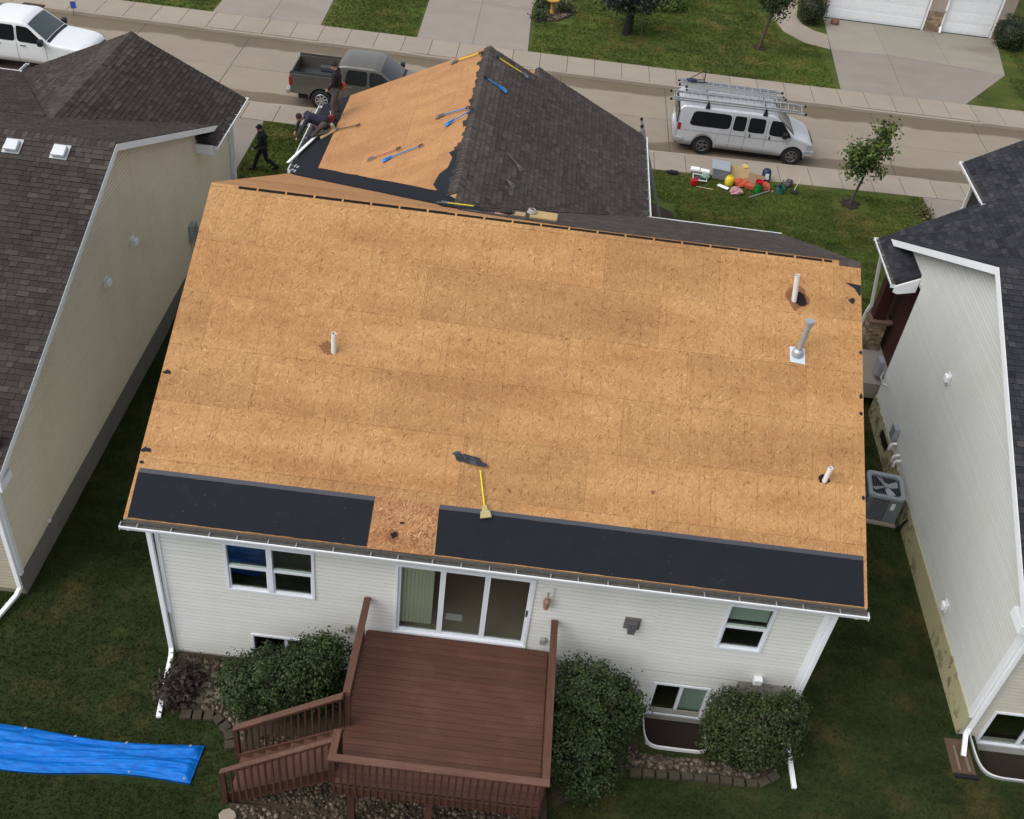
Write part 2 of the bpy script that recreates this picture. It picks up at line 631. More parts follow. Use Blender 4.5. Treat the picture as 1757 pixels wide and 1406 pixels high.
MT['found_main'] = plain('foundation_main', (0.36, 0.34, 0.30), 0.9, 0.25, 3, bump=0.5, bscale=40)
MT['gutter_in'] = plain('gutter_grime', (0.10, 0.095, 0.085), 0.8, 0.5, 9, bump=0.5, bscale=40)
MT['fascia_wood'] = wood_mat('fascia_wood', (0.28, 0.20, 0.13), 'X', 0.5)
MT['street'] = concrete_mat('street_concrete', (0.275, 0.232, 0.182), True)
MT['walk'] = concrete_mat('sidewalk_concrete', (0.315, 0.268, 0.218))
MT['drive'] = concrete_mat('driveway_concrete', (0.27, 0.238, 0.205), False, 0.4)
MT['drive_stain'] = concrete_mat('driveway_concrete_stained', (0.29, 0.265, 0.22), False, 0.75)
MT['joint'] = plain('joint_dirt', (0.085, 0.072, 0.058), 0.95, 0.3, 5)
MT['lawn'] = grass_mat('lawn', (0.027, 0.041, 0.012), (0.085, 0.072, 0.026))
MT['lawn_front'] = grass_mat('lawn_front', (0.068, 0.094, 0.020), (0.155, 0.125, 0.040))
MT['backing'] = plain('siding_lap_shade_main', (0.30, 0.29, 0.26), 0.9)  # darker backing in the board gaps paints the lap shadow and grime
MT['backing_l'] = plain('siding_lap_shade_left', (0.20, 0.18, 0.13), 0.9)
MT['backing_r'] = plain('siding_lap_shade_right', (0.46, 0.455, 0.41), 0.9)
MT['deckwood'] = wood_mat('deck_boards', (0.094, 0.040, 0.026), 'X', 0.45)
MT['deckwood_y'] = wood_mat('deck_rail_y', (0.100, 0.046, 0.031), 'Y', 0.35)
MT['deckwood_z'] = wood_mat('deck_posts', (0.072, 0.030, 0.022), 'Z', 0.3)
MT['deckcap'] = wood_mat('deck_cap', (0.118, 0.057, 0.041), 'X', 0.45)
MT['glass'] = glass_mat('window_glass')
MT['room'] = plain('room_dark', (0.085, 0.08, 0.07), 0.9, 0.2)
MT['carpet'] = plain('carpet', (0.26, 0.225, 0.17), 0.95, 0.15, 30, bump=0.5)
MT['blind'] = plain('blind', (0.66, 0.68, 0.52), 0.6, 0.05)
MT['blind_g'] = plain('blind_green', (0.40, 0.50, 0.43), 0.6, 0.06)
MT['black'] = plain('black_plastic', (0.012, 0.012, 0.013), 0.5, 0.2)
MT['rubber'] = plain('rubber', (0.016, 0.016, 0.016), 0.85, 0.2)
MT['chrome'] = plain('chrome', (0.55, 0.56, 0.57), 0.22, 0.1, metal=0.9)
MT['alu'] = plain('aluminium', (0.58, 0.60, 0.62), 0.35, 0.1, metal=0.55)
MT['alu'] = plain('aluminium_dull', (0.42, 0.435, 0.45), 0.4, 0.15, metal=0.5)
MT['galv'] = plain('galvanised', (0.42, 0.45, 0.48), 0.4, 0.15, 12, metal=0.5)
MT['pvc'] = plain('pvc_white', (0.72, 0.71, 0.68), 0.45, 0.08, 14)
MT['mulch'] = plain('mulch', (0.028, 0.018, 0.013), 0.95, 0.5, 22, bump=1.0, bscale=50)
MT['soil'] = plain('bed_soil', (0.05, 0.036, 0.024), 0.95, 0.4, 9, bump=0.8, bscale=40)
# ------------------------------------------------------------------ ground, street, pavements
GZ = 1.00          # front yards
SZ = 0.88          # street surface


def near_y(x):     # lawn side of the near pavement
    return 23.33 + max(0.0, x - 4) * 0.045


def far_y(x):      # street side of the far kerb
    return 31.08 + max(0.0, x - 4) * 0.016


def ground_z(x, y):
    if y < 11: return 0.0
    if y < 16.5:
        k = (y - 11) / 5.5
        return GZ * k * k * (3 - 2 * k)
    return GZ


def build_ground():
    mb = MB()
    ys = sorted([-260, -60, -20] + [i * 1.0 for i in range(-12, 24)] + [-0.5, -0.26, 0.45, 0.85])
    xs = sorted([-260, -60, 60, 260] + [-30 + i * 1.5 for i in range(41)] + [3.60, 4.96, 10.95, 13.05])
    ny = lambda x: near_y(x) + 0.05
    rows = []
    for x in xs:
        r = [(x, y, ground_z(x, y) + (0.03 * math.sin(x * 1.3 + y) * math.sin(y * 0.9) if -20 < y < -4 else 0)) for y in ys]
        r += [(x, ny(x), GZ), (x, ny(x) + 0.01, SZ - 0.15), (x, far_y(x) + 1.75, SZ - 0.15), (x, far_y(x) + 1.76, GZ), (x, 33.4, GZ), (x, 38, GZ), (x, 46, GZ), (x, 80, 1.2), (x, 300, 1.2)]
        rows.append(r)
    n = len(rows[0])
    pts = [V(p) for r in rows for p in r]
    fc = [(i * n + j, (i + 1) * n + j, (i + 1) * n + j + 1, i * n + j + 1) for i in range(len(rows) - 1) for j in range(n - 1)
          if not (3.55 < (xs[i] + xs[i + 1]) / 2 < 5.0 and -0.51 < (rows[i][j][1] + rows[i][j + 1][1]) / 2 < 0.46) and not (10.9 < (xs[i] + xs[i + 1]) / 2 < 13.1 and -0.27 < (rows[i][j][1] + rows[i][j + 1][1]) / 2 < 0.86)]
    mb._add(pts, fc)
        # back lawn colour lowered to carry the back yard's shade; front turf yellower
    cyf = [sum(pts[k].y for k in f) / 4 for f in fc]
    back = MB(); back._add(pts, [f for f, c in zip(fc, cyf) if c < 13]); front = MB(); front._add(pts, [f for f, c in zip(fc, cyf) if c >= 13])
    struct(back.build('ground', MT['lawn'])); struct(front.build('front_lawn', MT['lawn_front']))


build_ground()


def slab(mb, quad, z0, z1):
    pts = [V((x, y, z0)) for x, y in quad] + [V((x, y, z1)) for x, y in quad]
    mb.hexa(pts)


def slab_row(parent, name, mat, xs, f0, f1, z1, gap=0.03, z0=None):
    for a, b in zip(xs[:-1], xs[1:]):
        m = MB()
        jz = rnd.uniform(-0.002, 0.002)
        slab(m, [(a + gap / 2, f0(a)), (b - gap / 2, f0(b)), (b - gap / 2, f1(b)), (a + gap / 2, f1(a))], (z0 if z0 is not None else z1 - 0.06), z1 + jz)
        m.build(name, mat, parent)


# street: concrete panels with sawn joints
mb = MB()
xs = [-120, -26 + 0.0] + [4.97 + 4.48 * k for k in range(-6, 7)] + [40, 120]
for a, b in zip(xs[:-1], xs[1:]):
    slab(mb, [(a, near_y(a) + 1.5), (b, near_y(b) + 1.5), (b, far_y(b) + 0.02), (a, far_y(a) + 0.02)], SZ - 0.12, SZ - 0.008)
street = struct(mb.build('street', MT['joint']))
xs = [4.97 + 4.48 * k for k in range(-7, 7)]
mid = lambda x: (near_y(x) + 1.53 + far_y(x)) / 2
slab_row(street, 'street_panel', MT['street'], xs, lambda x: near_y(x) + 1.53, lambda x: mid(x) - 0.010, SZ)
slab_row(street, 'street_panel', MT['street'], xs, lambda x: mid(x) + 0.010, lambda x: far_y(x) - 0.005, SZ)

# near and far pavements with kerbs
for nm, f0, f1, k0, k1, dips in (
        ('near_sidewalk', near_y, lambda x: near_y(x) + 1.36, lambda x: near_y(x) + 1.37, lambda x: near_y(x) + 1.52, [(-16.5, -10.6), (-6.3, -0.6), (14.8, 21)]),
        ('far_sidewalk', lambda x: far_y(x) + 0.16, lambda x: far_y(x) + 1.82, lambda x: far_y(x), lambda x: far_y(x) + 0.15, [(-15.2, -10.2), (-6.1, -1.0), (12.8, 18.7)])):
    mb = MB()
    for a, b in zip([-120, -40, 4, 40], [-40, 4, 40, 120]):
        slab(mb, [(a, f0(a) + 0.02), (b, f0(b) + 0.02), (b, f1(b) - 0.02), (a, f1(a) - 0.02)], SZ - 0.13, GZ + 0.006)
    par = struct(mb.build(nm, MT['joint']))
    x0 = 4.30 - 1.2 * 24
    slab_row(par, 'pavement_slab', MT['walk'], [x0 + 1.2 * k for k in range(0, 41)], f0, f1, GZ + 0.02, 0.024)
    mb = MB()
    xk = sorted([x0 + 1.5 * k for k in range(0, 33)] + [d + e for dd in dips for d in dd for e in (0, 0.45)])
    prof = lambda x: GZ - 0.015 if any(a + 0.3 < x < b + 0.1 for a, b in dips) else GZ + 0.018
    for a, b in zip(xk[:-1], xk[1:]):
        za, zb = prof(a), prof(b)
        q = [(a, k0(a)), (b, k0(b)), (b, k1(b)), (a, k1(a))]
        pts = [V((x, y, SZ - 0.1)) for x, y in q] + [V((q[0][0], q[0][1], za)), V((q[1][0], q[1][1], zb)), V((q[2][0], q[2][1], zb)), V((q[3][0], q[3][1], za))]
        mb.hexa(pts)
    mb.build('kerb', MT['walk'], par)

# driveways
def driveway(name, panels, mats=None):
    mb = MB()
    for q in panels:
        slab(mb, q, GZ - 0.2, GZ + 0.004)
    par = struct(mb.build(name, MT['joint']))
    for i, q in enumerate(panels):
        cx = sum(p[0] for p in q) / 4; cy = sum(p[1] for p in q) / 4
        m = MB()
        sh = [(x + (0.008 if x < cx else -0.008), y + (0.008 if y < cy else -0.008)) for x, y in q]
        slab(m, sh, GZ - 0.1, GZ + 0.014)
        m.build('driveway_panel', mats[i] if mats else MT['drive'], par)
    return par


driveway('driveway_left', [[(-16.3, 18.9), (-13.3, 18.9), (-13.3, 23.31), (-16.3, 23.31)], [(-13.3, 18.9), (-10.4, 18.9), (-10.4, 23.31), (-13.3, 23.31)]])
driveway('driveway_main', [[(-6.2, 17.3), (-3.4, 17.3), (-3.4, 23.31), (-6.2, 23.31)], [(-3.4, 17.3), (-0.8, 17.3), (-0.8, 23.31), (-3.4, 23.31)]])
driveway('driveway_right', [[(14.55, 16.5), (17.5, 16.5), (17.5, near_y(17.5) - .02), (14.55, near_y(14.55) - .02)], [(17.5, 16.5), (20.5, 16.5), (20.5, near_y(20.5) - .02), (17.5, near_y(17.5) - .02)]])
fy = lambda x: far_y(x) + 1.84
driveway('driveway_far_middle', [[(-6.02, fy(0)), (-3.55, fy(0)), (-3.6, 38), (-6.1, 38)], [(-3.55, fy(0)), (-1.08, fy(0)), (-1.2, 38), (-3.6, 38)],
                                 [(-6.1, 38), (-3.6, 38), (-3.7, 44), (-6.2, 44)], [(-3.6, 38), (-1.2, 38), (-0.6, 44), (-3.7, 44)]])
driveway('driveway_far_left', [[(-15.1, fy(0)), (-12.6, fy(0)), (-12.5, 44), (-14.9, 44)], [(-12.6, fy(0)), (-10.3, fy(0)), (-10.5, 44), (-12.5, 44)]])
driveway('driveway_far_right', [[(12.9, fy(13)), (15.8, fy(15)), (15.95, 37.9), (13.2, 37.7)], [(15.8, fy(15)), (18.55, fy(18)), (21.45, 37.2), (15.95, 37.9)],
                                [(13.2, 37.7), (15.95, 37.9), (15.95, 41.95), (13.45, 41.95)], [(15.95, 37.9), (18.9, 37.55), (18.95, 41.95), (15.95, 41.95)],
                                [(18.9, 37.55), (21.45, 37.2), (22.3, 41.95), (18.95, 41.95)]],
         [MT['drive'], MT['drive'], MT['drive_stain'], MT['drive_stain'], MT['drive_stain']])
# curved footpath beside the far driveway
mb = MB()
pa = [(13.16, 37.72), (12.0, 38.15), (11.1, 39.3), (10.8, 41.0), (11.2, 44.5)]
pb = [(13.3, 39.6), (12.7, 39.9), (12.2, 40.6), (12.05, 41.6), (12.5, 44.5)]
for i in range(4):
    slab(mb, [pa[i], pa[i + 1], pb[i + 1], pb[i]], GZ - 0.1, GZ + 0.022)
struct(mb.build('footpath', MT['walk']))
# short footpath to the porch on the right
mb = MB()
slab(mb, [(9.9, 11.7), (12.2, 11.7), (12.2, 14.6), (9.9, 14.6)], 0.5, 1.03)
struct(mb.build('porch_floor', MT['drive']))
# ------------------------------------------------------------------ generic house pieces
def clip_poly(sub, clip):
    """Sutherland-Hodgman; both convex, clip counter-clockwise"""
    n = len(clip)
    ar = sum(clip[i][0] * clip[(i + 1) % n][1] - clip[(i + 1) % n][0] * clip[i][1] for i in range(n))
    if ar < 0: clip = list(reversed(clip))
    out = list(sub)
    for i in range(n):
        a, b = clip[i], clip[(i + 1) % n]
        inp, out = out, []
        if not inp: return []
        side = lambda p: (b[0] - a[0]) * (p[1] - a[1]) - (b[1] - a[1]) * (p[0] - a[0])
        for j in range(len(inp)):
            p, q = inp[j - 1], inp[j]
            sp, sq = side(p), side(q)
            if sp * sq < 0:
                k = sp / (sp - sq); out.append((p[0] + (q[0] - p[0]) * k, p[1] + (q[1] - p[1]) * k))
            if sq >= 0: out.append(q)
    return out


def siding(parent, fr, poly, mat, openings=(), exp=0.112, vis=True):
    """lapped boards: each course is a piece of its own under the wall"""
    b0 = min(p[1] for p in poly); b1 = max(p[1] for p in poly)
    k = 0
    b = b0
    while b < b1 - 0.02:
        t = min(b + exp, b1)
        iv0 = clip_interval(poly, b + 0.004); iv1 = clip_interval(poly, t - 0.004)
        if iv0 and iv1:
            segs = [(iv0[0], iv0[1], iv1[0], iv1[1])]
            for (o0, o1, p0, p1) in openings:
                if min(t, p1) - max(b, p0) > exp * 0.45:
                    ns = []
                    for (s0, s1, t0, t1) in segs:
                        if o1 <= s0 or o0 >= s1: ns.append((s0, s1, t0, t1)); continue
                        if o0 > s0 + 0.01: ns.append((s0, o0, t0, o0))
                        if o1 < s1 - 0.01: ns.append((o1, s1, o1, t1))
                    segs = ns
            q = fr.p; tg = t - 0.018
            for (s0, s1, t0, t1) in segs:
                MB(fr).hexa([q(s0, b, 0), q(s1, b, 0), q(t1, tg, 0), q(t0, tg, 0), q(s0, b, 0.009), q(s1, b, 0.009), q(t1, tg, 0.005), q(t0, tg, 0.005)]).build('siding_board', mat, parent)
        b = t
        k += 1


def grid_wall(mb, fr, a0, a1, b0, b1, openings, c0, c1):
    xs = sorted({a0, a1} | {o[0] for o in openings} | {o[1] for o in openings})
    zs = sorted({b0, b1} | {o[2] for o in openings} | {o[3] for o in openings})
    xs = [x for x in xs if a0 <= x <= a1]; zs = [z for z in zs if b0 <= z <= b1]
    for xa, xb in zip(xs[:-1], xs[1:]):
        for za, zb in zip(zs[:-1], zs[1:]):
            mx, mz = (xa + xb) / 2, (za + zb) / 2
            if any(o[0] < mx < o[1] and o[2] < mz < o[3] for o in openings): continue
            mb.box(xa, xb, za, zb, c0, c1, fr=fr)


SHN = {}


def shingles(parent, fr, poly, mat, key, exp=0.143, vis_margin=60, wmin=0.15, wmax=0.33, pale_rows=0):
    """courses of laminated shingles; collected per house, the nearest 300 become pieces of their own"""
    b0 = min(p[1] for p in poly); b1 = max(p[1] for p in poly)
    b = b0
    lst = SHN.setdefault(key, [])
    row = 0
    while b < b1 - 0.03:
        t = min(b + exp, b1)
        iv0 = clip_interval(poly, b + 0.002); iv1 = clip_interval(poly, t - 0.002)
        row += 1
        left = (b1 - b) / exp
        if iv0 and iv1:
            lo = max(iv0[0], iv1[0]); hi = min(iv0[1], iv1[1])
            cuts = [None]
            a = lo + rnd.uniform(0.05, 0.25)
            while a < hi - 0.06:
                cuts.append(a); a += rnd.choice((0.15, 0.2, 0.25, 0.3)) * rnd.uniform(0.85, 1.1)
            cuts.append('e')
            for i in range(len(cuts) - 1):
                l0 = iv0[0] if cuts[i] is None else cuts[i]; l1 = iv1[0] if cuts[i] is None else cuts[i]
                r0 = iv0[1] if cuts[i + 1] == 'e' else cuts[i + 1]; r1 = iv1[1] if cuts[i + 1] == 'e' else cuts[i + 1]
                c = fr.p((l0 + r0) / 2, b)
                if not in_view(c, vis_margin): continue
                h = rnd.choice((0.015, 0.015, 0.022)) + rnd.uniform(-0.001, 0.002)
                tin = min(1.0, max(0.0, max(0.2, rnd.gauss(0.5, 0.13) + (0.08 if h > 0.019 else -0.04))))
                if pale_rows and left < pale_rows: tin = min(1.0, tin + rnd.uniform(0.1, 0.4))
                g = 0.004
                q = fr.p
                pts = [q(l0 + g, b, 0), q(r0 - g, b, 0), q(r1 - g, t + 0.02, 0), q(l1 + g, t + 0.02, 0),
                       q(l0 + g, b, h), q(r0 - g, b, h), q(r1 - g, t + 0.02, 0.002), q(l1 + g, t + 0.02, 0.002)]
                lst.append(((c - CAMPOS).length if in_view(c) else 999, pts, tin, parent, mat))
        b = t


def tab(m, p, t):
    """a shingle tab: granule face on top, dark cut edges that also paint the course shadow"""
    m._add(p, [(4, 5, 6, 7)], t)
    m._add(p, [(0, 1, 5, 4), (1, 2, 6, 5), (3, 0, 4, 7)], 0.0)
    return m


def finish_shingles(key, nmax=300):
    lst = sorted(SHN[key], key=lambda e: e[0])
    rest = {}
    for i, (d, pts, t, par, mat) in enumerate(lst):
        if i < nmax and d < 900:
            tab(MB(), pts, t).build('shingle', mat, par)
        else:
            tab(rest.setdefault(par, (MB(), mat))[0], pts, t)
    for par, (mb, mat) in rest.items():
        tag(mb.build('shingle_field', mat, par), kind='stuff')


def ridge_caps(parent, p0, p1, s0, s1, mat, step=0.145, half=0.15):
    """overlapping cap shingles folded over a ridge or hip; s0, s1: unit vectors down each slope"""
    p0, p1 = V(p0), V(p1); d = (p1 - p0).normalized(); L = (p1 - p0).length
    up = V((0, 0, 1)); n = int(L / step)
    s0, s1 = V(s0), V(s1)
    mb = MB()
    for i in range(n):
        a = p0 + d * i * step; b = p0 + d * (i * step + step * 1.25)
        h0, h1 = 0.034, 0.018
        if not in_view(a, 60): continue
        tin = rnd.uniform(0.4, 1.0)
        for s in (s0, s1):
            mb._add([a + up * h0, b + up * h1, b + s * half + up * (h1 - 0.006), a + s * half + up * (h0 - 0.008),
                     a + up * (h0 - 0.014), a + s * half + up * (h0 - 0.022)], [(0, 1, 2, 3), (0, 3, 5, 4)], tin)
    return mb.build('ridge_cap', mat, parent)


def rake_board(parent, pts, mat, h=0.16, th=0.03, n=(1, 0, 0)):
    """white trim board below the roof edge along a polyline"""
    mb = MB()
    nn = V(n)
    for a, b in zip(pts[:-1], pts[1:]):
        a, b = V(a), V(b); dz = V((0, 0, h))
        mb.hexa([a - dz, b - dz, b - dz + nn * th, a - dz + nn * th, a, b, b + nn * th, a + nn * th])
    return mb.build('rake_board', mat, parent)


def gutter(parent, p0, p1, out, name='gutter', w=0.125, h=0.11, hangers=True, capm='white'):
    """open trough with a rolled lip, grime inside and hanger straps"""
    p0, p1, out = V(p0), V(p1), V(out)
    d = (p1 - p0).normalized(); up = V((0, 0, 1))
    L = (p1 - p0).length
    fr = Fr(p0, d, out, up)
    mb = MB(fr)
    mb.box(0, L, 0.006, w - 0.03, -h, -h + 0.006)      # bottom
    mb.hexa([fr.p(0, w - 0.03, -h), fr.p(L, w - 0.03, -h), fr.p(L, w, -0.03), fr.p(0, w, -0.03),
             fr.p(0, w - 0.036, -h + 0.006), fr.p(L, w - 0.036, -h + 0.006), fr.p(L, w - 0.006, -0.03), fr.p(0, w - 0.006, -0.03)])
    mb.box(0, L, w - 0.018, w + 0.004, -0.03, -0.002)  # lip
    mb.box(-0.006, 0, 0, w, -h, -0.002); mb.box(L, L + 0.006, 0, w, -h, -0.002)
    g = mb.build(name, MT[capm], parent)
    mb = MB(fr); mb.box(0, L, 0, 0.006, -h, 0); mb.build('gutter_back', MT['gutter_in'], g)
    mb = MB(fr); mb.box(0.01, L - 0.01, 0.008, w - 0.034, -h + 0.012, -h + 0.045)
    mb.build('gutter_debris', MT['gutter_in'], g)
    if hangers:
        k = 0.3
        while k < L:
            m2 = MB(fr); m2.box(k, k + 0.022, 0.004, w - 0.01, -0.022, -0.012)
            m2.build('gutter_hanger', MT['galv'], g)
            k += rnd.uniform(0.5, 0.75)
    return g


def downspout(parent, pts, w=0.075, d=0.1, mat='white', name='downspout'):
    mb = MB()
    for a, b in zip(pts[:-1], pts[1:]):
        dd = (V(b) - V(a)).normalized() * 0.02
        up = (0, 1, 0) if abs((V(b) - V(a)).normalized().z) > 0.8 else (0, 0, 1)
        mb.beam(V(a) - dd, V(b) + dd, d, w, up)
    return mb.build(name, MT[mat], parent, bevel=0.008)


def window(parent, fr, a0, a1, b0, b1, style='hung', blind=None, depth=0.9):
    """frame, glass and the room behind; fr.n points out of the wall"""
    fw = 0.06
    wf = MB(fr)
    wf.box(a0, a1, b0, b0 + fw, -0.06, 0.035); wf.box(a0, a1, b1 - fw, b1, -0.06, 0.035)
    wf.box(a0, a0 + fw, b0 + fw, b1 - fw, -0.06, 0.035); wf.box(a1 - fw, a1, b0 + fw, b1 - fw, -0.06, 0.035)
    w = wf.build('window', MT['vinyl'], parent, bevel=0.006)
    gx0, gx1, gy0, gy1 = a0 + fw, a1 - fw, b0 + fw, b1 - fw
    panes = []
    if style == 'double_hung':
        m = (a0 + a1) / 2; z = (b0 + b1) / 2
        mb = MB(fr); mb.box(m - 0.055, m + 0.055, gy0, gy1, -0.06, 0.032); mb.build('mullion', MT['vinyl'], w)
        cols = [(gx0, m - 0.055), (m + 0.055, gx1)]
    elif style == 'hung':
        z = (b0 + b1) / 2; cols = [(gx0, gx1)]
    if style in ('double_hung', 'hung'):
        for c0, c1 in cols:
            mb = MB(fr); mb.box(c0, c1, z - 0.03, z + 0.03, -0.05, 0.012); mb.build('meeting_rail', MT['vinyl'], w)
            mb = MB(fr); mb.box(c0 + 0.02, c1 - 0.02, z + 0.03, z + 0.055, -0.045, -0.005); mb.build('sash_ledge', MT['blind_g'], w)
            mb = MB(fr)
            for e0, e1, f0, f1 in ((c0, c1, gy0, gy0 + 0.045), (c0, c0 + 0.03, gy0 + 0.045, z - 0.03), (c1 - 0.03, c1, gy0 + 0.045, z - 0.03)):
                mb.box(e0, e1, f0, f1, -0.045, -0.005)
            mb.build('lower_sash', MT['vinyl'], w)
            panes += [(c0, c1, z + 0.03, gy1, -0.045), (c0 + 0.03, c1 - 0.03, gy0 + 0.045, z - 0.03, -0.025)]
    else:   # slider
        m = (a0 + a1) / 2
        mb = MB(fr); mb.box(m - 0.035, m + 0.035, gy0, gy1, -0.055, 0.01); mb.build('meeting_stile', MT['vinyl'], w)
        panes += [(gx0, m - 0.035, gy0, gy1, -0.025), (m + 0.035, gx1, gy0, gy1, -0.045)]
    for p in panes:
        mb = MB(fr); mb.box(p[0], p[1], p[2], p[3], p[4] - 0.006, p[4]); mb.build('pane', MT['glass'], w)
    mb = MB(fr)
    q = fr.p
    mb._add([q(a0, b0, -0.06), q(a1, b0, -0.06), q(a1, b1, -0.06), q(a0, b1, -0.06), q(a0 - .3, b0 - .5, -depth), q(a1 + .3, b0 - .5, -depth), q(a1 + .3, b1, -depth), q(a0 - .3, b1, -depth)],
            [(0, 1, 5, 4), (1, 2, 6, 5), (2, 3, 7, 6), (3, 0, 4, 7), (4, 5, 6, 7)])
    mb.build('room_recess', MT['room'], w)
    if blind:
        f0, f1, bm = blind
        if bm == 'slats':
            n = int((f1 - f0) * (gy1 - gy0) / 0.035)
            mb = MB(fr)
            for i in range(n):
                z = gy0 + (gy1 - gy0) * f0 + i * 0.035
                mb.box(gx0 + 0.02, gx1 - 0.02, z, z + 0.028, -0.085, -0.078)
            mb.build('blind', MT['blind_g'], w)
        else:
            mb = MB(fr); mb.box(bm, gx1, gy0, gy1, -0.09, -0.08); mb.build('blind', MT['blind_g'], w)
    return w


# ================================================================== the house being re-roofed
HE, DD, HH = 4.56, 6.719, 3.358
SL = math.hypot(DD, HH)
S5 = math.sqrt(1.25)
main = thing('house', 'white sided house with its roof stripped down to bare orange sheathing', 'house', (0, 7, 0))
frR = Fr((0, 0, HE), (1, 0, 0), (0, 1, 0.5))                       # rear slope
frF = Fr((0, 2 * DD, HE), (1, 0, 0), (0, -1, 0.5), (0, 0.5, 1))    # front slope, v runs up to the ridge
XR, ZR, EXL, EXR = -1.93, 7.10, -7.0, 3.14
frWL = Fr((EXL, 0, ZR - 2.535), (0, 1, 0), (1, 0, 0.5), (-0.5, 0, 1))   # u = y
frWR = Fr((EXR, 0, ZR - 2.535), (0, 1, 0), (-1, 0, 0.5), (0.5, 0, 1))
WSL = 5.07 * S5
YF, YF2 = 17.9, 18.6
YW = 0.416
WXL, WXR = -6.627, 6.627

# --- rear wall
OP = {'win1': (-5.32, -3.53, 2.335, 3.765), 'door': (-1.93, 0.83, 1.66, 3.76), 'win2': (4.62, 5.57, 2.355, 3.765),
      'bw1': (-4.93, -3.45, 0.02, 0.97), 'bw2': (3.66, 4.87, -0.17, 0.98)}
frw = Fr((0, YW, 0), (1, 0, 0), (0, 0, 1), (0, -1, 0))
mb = MB()
grid_wall(mb, frw, WXL, WXR, -0.35, 4.42, list(OP.values()), -0.16, 0)
rear_wall = mb.build('rear_wall', MT['backing'], main)
mb = MB(frw); mb.box(WXL, WXR, -0.35, 0.075, 0.001, 0.012); mb.box(5.36, WXR, 0.076, 1.35, 0.001, 0.012); mb.build('foundation', MT['found_main'], main)
opx = [(o[0] + 0.005, o[1] - 0.005, o[2], o[3]) for o in OP.values()]
siding(rear_wall, frw, [(WXL + 0.06, 0.08), (3.3, 0.08), (3.3, 4.4), (WXL + 0.06, 4.4)], MT['siding_main'], opx)
siding(rear_wall, frw, [(3.302, 1.36), (WXR - 0.06, 1.36), (WXR - 0.06, 4.4), (3.302, 4.4)], MT['siding_main'], opx)
siding(rear_wall, frw, [(3.302, -0.22), (5.35, -0.22), (5.35, 1.355), (3.302, 1.355)], MT['siding_main'], opx)
# corner trim
for x0, x1, z0 in ((WXL - 0.02, WXL + 0.06, 1.35), (WXR - 0.14, WXR + 0.02, 1.30)):
    mb = MB(frw); mb.box(x0, x1, z0, 4.40, -0.10, 0.028); mb.build('corner_trim', MT['white'], main)
mb = MB(frw); mb.box(WXL + 0.0, WXL + 0.06, 0.08, 1.35, -0.05, 0.02); mb.build('corner_trim', MT['white_dirty'], main)
# other walls
mb = MB()
mb.prism([(YW, -0.1), (2 * DD - YW, -0.1), (2 * DD - YW, 4.4), (DD, 7.72), (YW, 4.4)], -0.15, 0, Fr((WXL, 0, 0), (0, 1, 0), (0, 0, 1), (-1, 0, 0)))
mb.build('gable_wall', MT['siding_main'], main)
mb = MB()
mb.prism([(YW, -0.1), (2 * DD - YW, -0.1), (2 * DD - YW, 4.4), (DD, 7.72), (YW, 4.4)], -0.15, 0, Fr((WXR, 0, 0), (0, 1, 0), (0, 0, 1), (1, 0, 0)))
mb.build('gable_wall', MT['siding_main'], main)
mb = MB(); mb.box(EXR - 0.3, WXR, 2 * DD - YW - 0.15, 2 * DD - YW, 0, 4.4); mb.build('front_wall', MT['siding_main'], main)
mb = MB(); mb.box(EXL + 0.4, EXR - 0.4, 12.6, 17.5, 0, 4.45); mb.box(-3.6, EXR - 0.4, 17.5, 18.25, 0, 4.45)
wing_wall = mb.build('wing_wall', MT['siding_main'], main)
mb = MB(); mb.prism([(EXL + .3, 4.45), (EXR - .3, 4.45), (XR, ZR - 0.16)], 17.2, 17.5, Fr((0, 0, 0), (1, 0, 0), (0, 0, 1), (0, 1, 0)))
mb.prism([(-3.6, 4.45), (EXR - .3, 4.45), (-0.4, 6.15)], 17.8, 18.25, Fr((0, 0, 0), (1, 0, 0), (0, 0, 1), (0, 1, 0)))
mb.build('wing_gable', MT['siding_main'], main)

# --- roof body (dark attic volume), everything on it is a piece of the roof
mb = MB()
mb.prism([(0.03, HE - 0.05), (0.03, HE - 0.10), (2 * DD - 0.03, HE - 0.10), (2 * DD - 0.03, HE - 0.05), (DD, HE + HH - 0.055)], -6.96, 6.96, Fr((0, 0, 0), (0, 1, 0), (0, 0, 1), (1, 0, 0)))
mb.prism([(EXL + .04, ZR - 2.535 - 0.045), (EXL + .04, ZR - 2.64), (EXR - .04, ZR - 2.64), (EXR - .04, ZR - 2.535 - 0.045), (XR, ZR - 0.05)], 8.0, YF - 0.03, Fr((0, 0, 0), (1, 0, 0), (0, 0, 1), (0, 1, 0)))
mb.prism([(-3.85, 4.46), (EXR - .04, 4.46), (EXR - .04, 4.52), (-0.4, 6.28), (-3.85, 4.55)], YF - 0.5, YF2 - 0.03, Fr((0, 0, 0), (1, 0, 0), (0, 0, 1), (0, 1, 0)))
roof = mb.build('roof', MT['void'], main)


